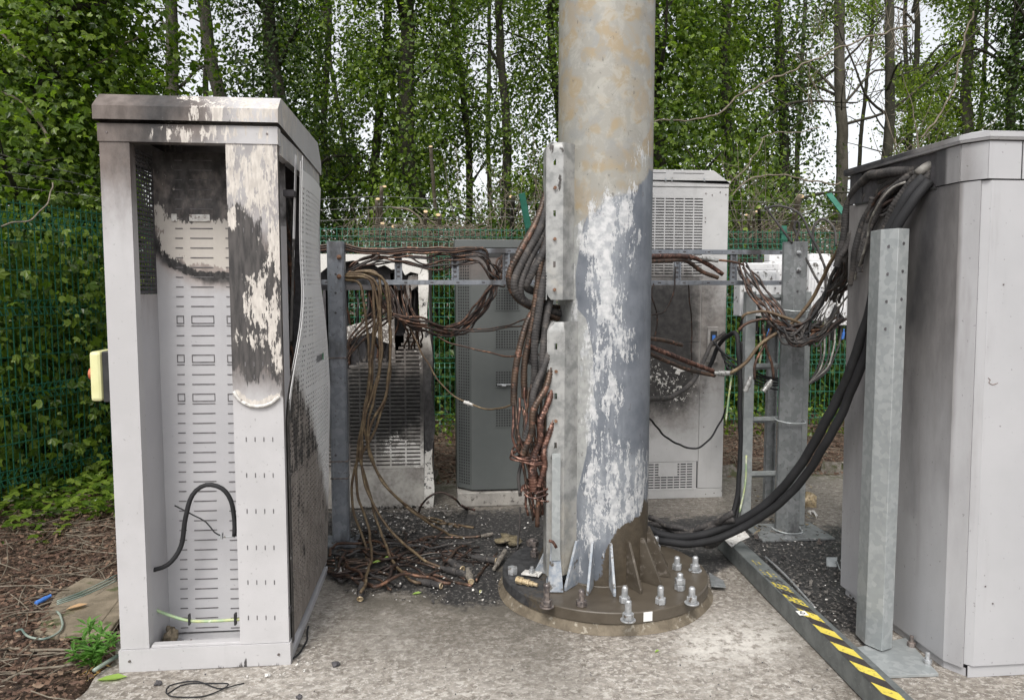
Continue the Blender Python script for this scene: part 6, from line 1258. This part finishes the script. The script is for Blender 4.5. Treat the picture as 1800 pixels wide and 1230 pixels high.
tag(leaves('ground_ivy', np.stack([X, Y, Z], 1), RNG.uniform(.04, .08, len(X)), M['ivy'], None, 'ivy', np.array([.1, -.3, 1.2])*np.ones((len(X), 1)), 1.0, 0), 'creeping ivy at the foot of the left fence', 'ivy', kind='stuff')
n = 3500; X, Y = scatter(n, -1.0, 5, 6.9, 7.8); Z = terrain_z(X, Y)+RNG.uniform(.0, .3, n)
tag(leaves('weeds', np.stack([X, Y, Z], 1), RNG.uniform(.03, .07, n), M['ivy'], None, 'dia', None, .5), 'low weeds along the foot of the back fence', 'weeds', kind='stuff')
# litter
LX = []; LY = []
for (n, x0, x1, y0, y1) in ((60000, -4.4, -1.38, 1.2, 6.6), (42000, -1.4, 5.2, 5.7, 7.9)): a_, b_ = scatter(n, x0, x1, y0, y1); LX.append(a_); LY.append(b_)
X = np.concatenate(LX); Y = np.concatenate(LY); n = len(X); Z = terrain_z(X, Y)+RNG.uniform(0, .03, n)+.004; k = (X > -1.4) & (Y < 5.95); Z[k] = np.maximum(Z[k], .003)
o = leaves('leaf_litter', np.stack([X, Y, Z], 1), RNG.uniform(.08, .2, n)**2, M['litter'], None, 'dia', np.array([0, 0, 1.0])*np.ones((n, 1)), 1.0, 0); tag(o, 'brown leaf litter covering the soil round the slab', 'leaf litter', kind='stuff')
m = MB(); 
for _ in range(3200):
    if random.random() < .5: x, y = rnd(-4, -1.4), rnd(1.4, 5.8)
    else: x, y = rnd(-1.2, 5), rnd(5.9, 7.6)
    a = rnd(0, math.pi); L = rnd(.05, .35)*(1 if y > 3 else .7); z = float(terrain_z(np.array(x), np.array(y)))+rnd(.015, .045); d = np.array([math.cos(a)*L/2, math.sin(a)*L/2, rnd(-.01, .01)]); c = np.array([x, y, z])
    m.tube(np.array([c-d, c+RNG.normal(size=3)*L*.07*np.array([1, 1, .2]), c+d]), rnd(.0009, .0034), 4)
tag(m.build('twigs', M['twig']), 'dry twigs scattered over the leaf litter', 'twigs', kind='stuff')
for (P_, r, lb) in (([(0, 1137, None), (60, 1143, None), (120, 1142, None), (152, 1140, None)], .006, 'pale dead stick lying left of the small green plant'), ([(0, 1100, None), (80, 1085, None), (160, 1050, None), (205, 1020, None)], .006, 'long thin stick slanting across the broken paving piece'), ([(110, 1050, None), (150, 1020, None), (205, 985, None)], .004, 'dark thin stick above the paving piece'), ([(0, 1200, None), (60, 1175, None), (130, 1165, None)], .005, 'stick at the bottom left corner')):
    tag(cable('fallen_stick', P_, r, M['twig'], jit=.004, dz=.015), lb, 'stick')
def stems(lab, base, tops, r=.02, mat='twig', cut=True, cat='stump', name='cut_stump'):
    b = np.array(base, float); t = thing(name, lab, cat, loc=tuple(b))
    for tp in tops:
        tp = np.array(tp, float); mid = (b+tp)/2+RNG.normal(size=3)*.05; V, F = limb([b+(0, 0, -.05), mid, tp], r*1.2, r*.8, 7, .06, .002); o = fast('stem', V, F, M[mat], t, True)
        if cut: d = tp-mid; d /= np.linalg.norm(d); MB().cyl(tp-d*.001, tp+d*.003, r*.82, r*.8, 10).build('cut_end', M['cut'], o)
    return t
stems('coppiced stump with short cut stems left of the mast', G(745, 700), [A(672, 393, 7.9), A(692, 398, 7.9), A(770, 378, 7.9), A(748, 372, 8.0)], .028)
stems('tall pale cut stem standing before the biggest ivy tree', G(775, 705), [A(757, 258, 8.0)], .024)
stems('dark charred stub with a pale cut top near the left fence arm', G(893, 705), [A(899, 346, 7.8)], .03, 'bark_dark')
stems('cut stem with a forked top right of the left cabinet', G(672, 705), [A(676, 328, 8.0), A(664, 350, 8.0)], .026)
stems('thick sawn branch leaning right of the tall cabinet', G(1270, 700), [A(1408, 345, 7.6)], .04)
stems('upright cut stems beside the tall cabinet', G(1325, 705), [A(1312, 378, 7.6), A(1330, 372, 7.6)], .018, 'twig')
stems('charred black stem behind the upright ladder', G(1340, 705), [A(1334, 365, 7.5)], .022, 'bark_dark')
def twigs(lab, starts, n, mat='twig', spread=.8, L=1.3, r=.008, Yd=7.7, seedy=0):
    m = MB()
    for (x, y) in starts:
        for _ in range(n):
            b = A(x+rnd(-25, 25), y+rnd(-8, 8), Yd+rnd(-.15, .4)); a = rnd(-1.2, 1.2); l = rnd(.4, 1)*L; e = b+np.array([math.sin(a)*l*spread, rnd(-.2, .3), math.cos(a)*l]); mid = (b+e)/2+RNG.normal(size=3)*.1
            V, F = limb([b, mid, e], r*rnd(.5, 1.1), .0018, 4, .08, .006); m.add(V, F)
            for _ in range(2):
                u = rnd(.3, .8); p = b*(1-u)+e*u; q = p+np.array([rnd(-.35, .35), rnd(-.2, .2), rnd(0, .35)]); V, F = limb([p, (p+q)/2+RNG.normal(size=3)*.03, q], .0035, .001, 4, .08, .004); m.add(V, F)
    return tag(m.build('bare_shrub', M[mat], None, smooth=True), lab, 'shrub')
twigs('leafless pale shrub in front of the ivy left of the mast', [(870, 430), (910, 420), (950, 400)], 9, L=1.25, r=.006)
twigs('bare arching twigs above the right corner of the tall cabinet', [(1290, 430), (1310, 430), (1350, 430)], 12, L=1.2, r=.007, Yd=7.6)
twigs('low twigs behind the fence right of the left cabinet', [(600, 450), (640, 440)], 7, L=.6, r=.005)
twigs('thin bare twigs crossing the sky gap right of the mast', [(1440, 200), (1520, 120), (1580, 90)], 8, L=1.3, r=.006, Yd=8.3)
twigs('bare twigs leaning over the roof of the near cabinet', [(1600, 330), (1640, 330)], 7, L=1.6, r=.01, Yd=8)
m = MB()
for _ in range(420):
    c = A(rnd(655, 840), rnd(395, 470), rnd(7.55, 8.3)); d = RNG.normal(size=3)*np.array([.16, .08, .07]); m.tube(np.array([c-d, c+RNG.normal(size=3)*.02, c+d]), rnd(.002, .006), 4)
for _ in range(300):
    c = A(rnd(1285, 1500), rnd(400, 470), rnd(7.6, 8.3)); d = RNG.normal(size=3)*np.array([.16, .08, .08]); m.tube(np.array([c-d, c+RNG.normal(size=3)*.02, c+d]), rnd(.002, .006), 4)
tag(m.build('brushwood', M['twig']), 'tangled dry brushwood piled behind the back fence', 'brushwood', kind='stuff')
for (P_, r, lb) in (([(1130, 215, 8.0), (1250, 205, 7.9), (1300, 168, 7.9), (1400, 120, 7.9), (1500, 75, 8), (1600, 45, 8.1)], .010, 'long bare branch slanting up across the trees right of the mast'), ([(1280, 330, 7.6), (1330, 270, 7.7), (1345, 240, 7.8), (1400, 232, 7.8), (1440, 225, 7.8)], .006, 'bare branch bending right above the tall cabinet'), ([(1285, 345, 7.5), (1330, 310, 7.5), (1400, 312, 7.5), (1460, 325, 7.5), (1480, 318, 7.5)], .008, 'thick bare branch arching level behind the faceted post'), ([(1620, 245, 8), (1670, 170, 8), (1690, 90, 8), (1710, 20, 8)], .010, 'pale forked branch rising over the near cabinet'),
                    ([(0, 160, 6.2), (40, 185, 6.2), (70, 215, 6.2), (85, 255, 6.2)], .012, 'brown branch across the ivy at the top left'), ([(0, 55, 6.0), (28, 90, 6.0), (60, 110, 6.0)], .009, 'thin pale branch at the top left corner'), ([(140, 125, 7), (190, 100, 7), (235, 70, 7), (250, 50, 7)], .009, 'pale branch curving up left of the cabinet lid'), ([(0, 400, 5.0), (60, 380, 5.1), (85, 350, 5.2), (95, 320, 5.3)], .005, 'thin branch lying over the top of the left fence'), ([(690, 365, 7.9), (730, 375, 7.9), (745, 395, 7.9)], .012, 'pale broken branch above the brush pile')):
    tag(cable('bare_branch', P_, r, M['twig'], jit=.01), lb, 'branch')
# =============================================================== small things at the left
fl = MB(); P_ = [G(x, y, -.01) for x, y in ((60, 1118), (100, 1052), (150, 1022), (208, 1030), (212, 1060), (170, 1115), (110, 1128))]; fl.prism(P_, (0, 0, .028)); M['stone'] = plain('mossy_stone', (.14, .115, .08), (.22, .18, .13), 9, .9, 0, .6, c3=(.07, .075, .03), s3=6, bd=.01)
tag(fl.build('paving_piece', M['stone'], None, .006), 'flat mossy piece of broken paving sunk in the leaf litter', 'stone')
tag(MB().prism([G(x, y, -.012) for x, y in ((150, 1128), (215, 1055), (218, 1085), (185, 1130))], (0, 0, .026)).build('paving_piece', M['stone'], None, .006), 'narrow stone strip between the paving piece and the left cabinet', 'stone')
p, q = G(63, 1060, .03), G(82, 1050, .035); tag(MB().cyl(p, q, .011, .011, 12).cyl(q, q+(q-p)*.4, .008, .008, 12).build('blue_plug', M['blue'], None, .002), 'small blue plastic plug lying in the leaf litter', 'plug')
tag(cable('rope', [(28, 1108, None), (40, 1105, None), (50, 1120, None), (75, 1124, None), (100, 1112, None), (110, 1095, None), (106, 1080, None), (100, 1075, None)], .005, M['c_greengrey'], dz=.03, jit=.003), 'loop of grey green rope on the paving piece', 'rope')
for k in range(3): tag(cable('hose', [(100, 1062-k*3, None), (150, 1045-k*4, None), (205, 1020-k*5, None)], .0035, M['c_greengrey'], dz=.02+.005*k), 'thin grey green cable running to the foot of the left cabinet', 'cable', 'thin cables to the left cabinet')
tag(cable('hose', [(165, 1178, None), (185, 1165, None), (210, 1150, None)], .008, M['c_greengrey'], dz=.03), 'grey green hose end under the small green plant', 'hose')
pl = thing('spurge_plant', 'small bright green plant with narrow leaves at the corner of the left cabinet', 'plant', loc=tuple(G(168, 1175, -.02)))
M['spurge'] = leafmat('spurge_leaves', [(.07, .17, .03), (.10, .22, .045), (.14, .27, .06)], .35, .5); M['spurge_dry'] = leafmat('spurge_dry_leaves', [(.25, .14, .05), (.35, .24, .08)], .2, .7)
bs = G(168, 1178, -.02)
for (x, y, h) in ((145, 1140, .13), (180, 1128, .16), (165, 1155, .10), (128, 1158, .08), (200, 1140, .14), (155, 1120, .15)):
    tp = G(x, y, h*.6); tp[2] = h; V, F = limb([bs, (bs+tp)/2+(0, 0, .01), tp], .004, .003, 5, .02); fast('stem', V, F, M['spurge'], pl)
    k = 30; a = RNG.uniform(0, 2*math.pi, k); hh = RNG.uniform(.3, 1, k); P = bs*(1-hh[:, None])+tp*hh[:, None]; d = unit(np.stack([np.cos(a), np.sin(a), RNG.uniform(.1, .7, k)], 1)); L = RNG.uniform(.045, .075, k)[:, None]
    s_ = unit(np.cross(d, (0, 0, 1)))*.0085; V = np.stack([P, P+d*L*.5-s_, P+d*L+np.array([0, 0, -.008]), P+d*L*.5+s_], 1).reshape(-1, 3); fast('leaf_whorl', V, (np.arange(k)[:, None]*4+np.arange(4)[None]), M['spurge'], pl)
k = 14; P = bs+RNG.normal(size=(k, 3))*np.array([.02, .02, .01])+(0, 0, .03); leaves('dry_leaves', P, .05, M['spurge_dry'], pl, 'lan', None, .2, .8)
def flat_leaf(x, y, L, ang, mat, lab, z=.004, cat='leaf'):
    c = G(x, y, z); d = np.array([math.cos(ang), math.sin(ang), 0.]); s = np.array([-d[1], d[0], 0.]); V = [c-d*L/2, c-d*L*.25-s*L*.17+(0, 0, .006), c+d*L*.15-s*L*.2+(0, 0, .006), c+d*L/2+(0, 0, .003), c+d*L*.15+s*L*.2+(0, 0, .008), c-d*L*.25+s*L*.17+(0, 0, .004), c]
    return tag(fast('fallen_leaf', V, [(0, 1, 6), (1, 2, 6), (2, 3, 6), (3, 4, 6), (4, 5, 6), (5, 0, 6)], mat), lab, cat)
M['green_leaf'] = leafmat('green_leaf', [(.2, .32, .06), (.3, .42, .1)], .3, .5); M['tan_leaf'] = leafmat('tan_leaf', [(.45, .27, .14), (.5, .34, .2)], .2, .6)
flat_leaf(197, 1192, .11, .1, M['green_leaf'], 'long green leaf lying flat at the corner of the slab'); flat_leaf(733, 1043, .05, .2, M['green_leaf'], 'green leaf on the grey ash before the heap'); flat_leaf(662, 988, .06, .4, M['green_leaf'], 'green leaf among the strewn cables, left one of two', .03); flat_leaf(680, 980, .04, .9, M['green_leaf'], 'smaller green leaf among the strewn cables', .035); flat_leaf(845, 1040, .03, 1.2, M['yellow'], 'tiny yellow leaf in the ash left of the mast plate')
flat_leaf(86, 931, .10, .3, M['tan_leaf'], 'big orange brown leaf on the litter near the left fence', .0); flat_leaf(135, 1066, .09, .6, M['tan_leaf'], 'pale brown leaf on the paving piece', .03); flat_leaf(1155, 1145, .025, .4, M['green_leaf'], 'tiny yellow green leaf before the mast plate')
# =============================================================== debris on the slab
def lump(x, y, r, mat, lab, z=.0, sq=.6, cat='debris', name='burnt_lump'):
    c = G(x, y, z+r*.3); V = []; F = []; nu, nv = 12, 7; s0 = rnd(0, 9)
    for b in range(nv+1):
        for a in range(nu):
            ph = math.pi*b/nv; th_ = 2*math.pi*a/nu; q = r*(1+.3*math.sin(3*th_+s0+b)+.2*math.sin(5*th_+2*ph*2+s0)); V.append(c+np.array([q*math.sin(ph)*math.cos(th_), q*math.sin(ph)*math.sin(th_), q*sq*math.cos(ph)]))
    for b in range(nv):
        for a in range(nu): F.append((b*nu+a, b*nu+(a+1) % nu, (b+1)*nu+(a+1) % nu, (b+1)*nu+a))
    return tag(fast(name, V, F, mat, None, True), lab, cat)
M['ochre'] = plain('melted_ochre', (.16, .13, .075), (.24, .2, .13), 16, .8, 0, .8, c3=(.05, .045, .04), s3=12, bd=.02)
lump(893, 948, .075, M['ochre'], 'flattened ochre melted lump in the ash left of the mast', sq=.25); lump(590, 1167, .016, M['slot'], 'dark cone on the slab right of the left cabinet'); lump(278, 1200, .014, M['slot'], 'dark cone on the slab before the left cabinet'); lump(526, 1224, .012, M['slot'], 'dark crumb at the bottom edge of the slab')
lump(1420, 884, .05, M['brass'], 'pale yellow burnt chunk on the slab behind the upright ladder', sq=1.2); lump(1427, 906, .028, M['ash'], 'white crumb beside the yellow chunk behind the ladder', sq=1); lump(300, 1118, .03, M['stone'], 'dry crumpled clod on the floor of the open left cabinet', z=.055, sq=1.1); lump(1378, 905, .02, M['ash'], 'white scrap at the foot of the faceted post'); lump(598, 1004, .03, M['ash'], 'white crumpled scrap by the foot of the perforated side', sq=.5); lump(470, 1186, .012, M['ash'], 'white curl of plastic on the slab before the left cabinet', sq=.5)
lump(775, 762, .05, M['ash'], 'white crumpled bag on the litter between the two rear cabinets', sq=.7); lump(792, 768, .05, M['c_grey'], 'grey crumpled foil on the litter by the dark cabinet', sq=.6); lump(1215, 948, .0, M['ash'], 'x') if False else None
M['ash_grey'] = plain('grey_ash', (.07, .065, .06), (.17, .155, .14), 40, .9, 0, .3)
def flakes(name, n, polyp, s0, s1, mat, lab, up=1.0, zz=.004, hh=.01):
    V = []; F = []; xs_ = [p[0] for p in polyp]; ys_ = [p[1] for p in polyp]; c = 0
    while c < n:
        x, y = rnd(min(xs_), max(xs_)), rnd(min(ys_), max(ys_))
        if poly(np.array([x]), np.array([y]), polyp, 1)[0] < .5: continue
        g = G(x, y, zz+rnd(0, hh)); k = random.randint(4, 6); a0_ = rnd(0, 6); s = rnd(s0, s1)*rnd(.5, 1); b = len(V); tl = RNG.normal(size=2)*.35
        for q in range(k): a = a0_+2*math.pi*q/k; d = s*rnd(.5, 1); V.append(g+np.array([math.cos(a)*d, math.sin(a)*d, d*(math.cos(a)*tl[0]+math.sin(a)*tl[1])+s*.3]))
        F.append(tuple(range(b, b+k))); c += 1
    o = fast(name, V, F, mat); solid(o, .0015); return tag(o, lab, 'debris', kind='stuff')
LR = [(575, 900), (950, 895), (975, 960), (880, 1010), (880, 1060), (740, 1060), (600, 1040), (572, 1000)]; RR_ = [(1275, 915), (1480, 930), (1515, 1120), (1440, 1080), (1340, 985)]
flakes('char_flakes', 420, LR, .003, .012, M['c_char'], 'black char flakes in the burnt patch left of the mast'); flakes('char_flakes', 350, RR_, .004, .016, M['c_char'], 'black char flakes between the beam and the near cabinet')
flakes('grey_ash', 420, LR, .003, .010, M['ash_grey'], 'grey ash crumbs in the burnt patch left of the mast', zz=.008); flakes('grey_ash', 350, RR_, .004, .016, M['ash_grey'], 'grey ash crumbs between the beam and the near cabinet', zz=.008)
flakes('pale_flakes', 170, LR, .003, .011, M['ash'], 'pale ash flakes in the burnt patch left of the mast', zz=.012); flakes('pale_flakes', 60, RR_, .003, .012, M['ash'], 'pale ash flakes between the beam and the near cabinet', zz=.012)
flakes('pale_flakes', 26, [(420, 1180), (560, 1060), (590, 1090), (540, 1190), (440, 1225)], .003, .010, M['ash'], 'white paint crumbs on the slab by the left cabinet')
flakes('dark_crumbs', 70, [(220, 1190), (560, 1170), (1450, 1150), (1480, 1225), (230, 1228)], .002, .006, M['slot'], 'dark crumbs scattered on the near slab')
flakes('ash_scraps', 120, [(575, 900), (780, 885), (800, 905), (760, 935), (600, 940)], .005, .018, M['ash'], 'pale scraps along the foot of the gutted cabinet', hh=.02); flakes('rubble', 350, [(575, 895), (780, 880), (820, 905), (780, 940), (600, 945)], .008, .026, M['ash_grey'], 'broken grey scraps along the foot of the gutted cabinet', hh=.03)
flakes('rubble', 160, [(1300, 860), (1430, 850), (1440, 930), (1320, 940)], .008, .03, M['ochre'], 'broken brown scraps behind the upright ladder', hh=.03)
flakes('sill_dirt', 150, [(268, 1122), (420, 1128), (422, 1134), (268, 1134)], .002, .007, M['soil'], 'soil crumbs on the floor of the open left cabinet', zz=.055)

# every painted surface without a stain map gets a clean one
for o_ in bpy.data.objects:
    if o_.type == 'MESH' and 'mask' not in o_.data.attributes and any(m_ and m_.node_tree and any(n_.type == 'ATTRIBUTE' for n_ in m_.node_tree.nodes) for m_ in o_.data.materials):
        o_.data.color_attributes.new('mask', 'FLOAT_COLOR', 'POINT').data.foreach_set('color', np.zeros(len(o_.data.vertices)*4, dtype=np.float32))
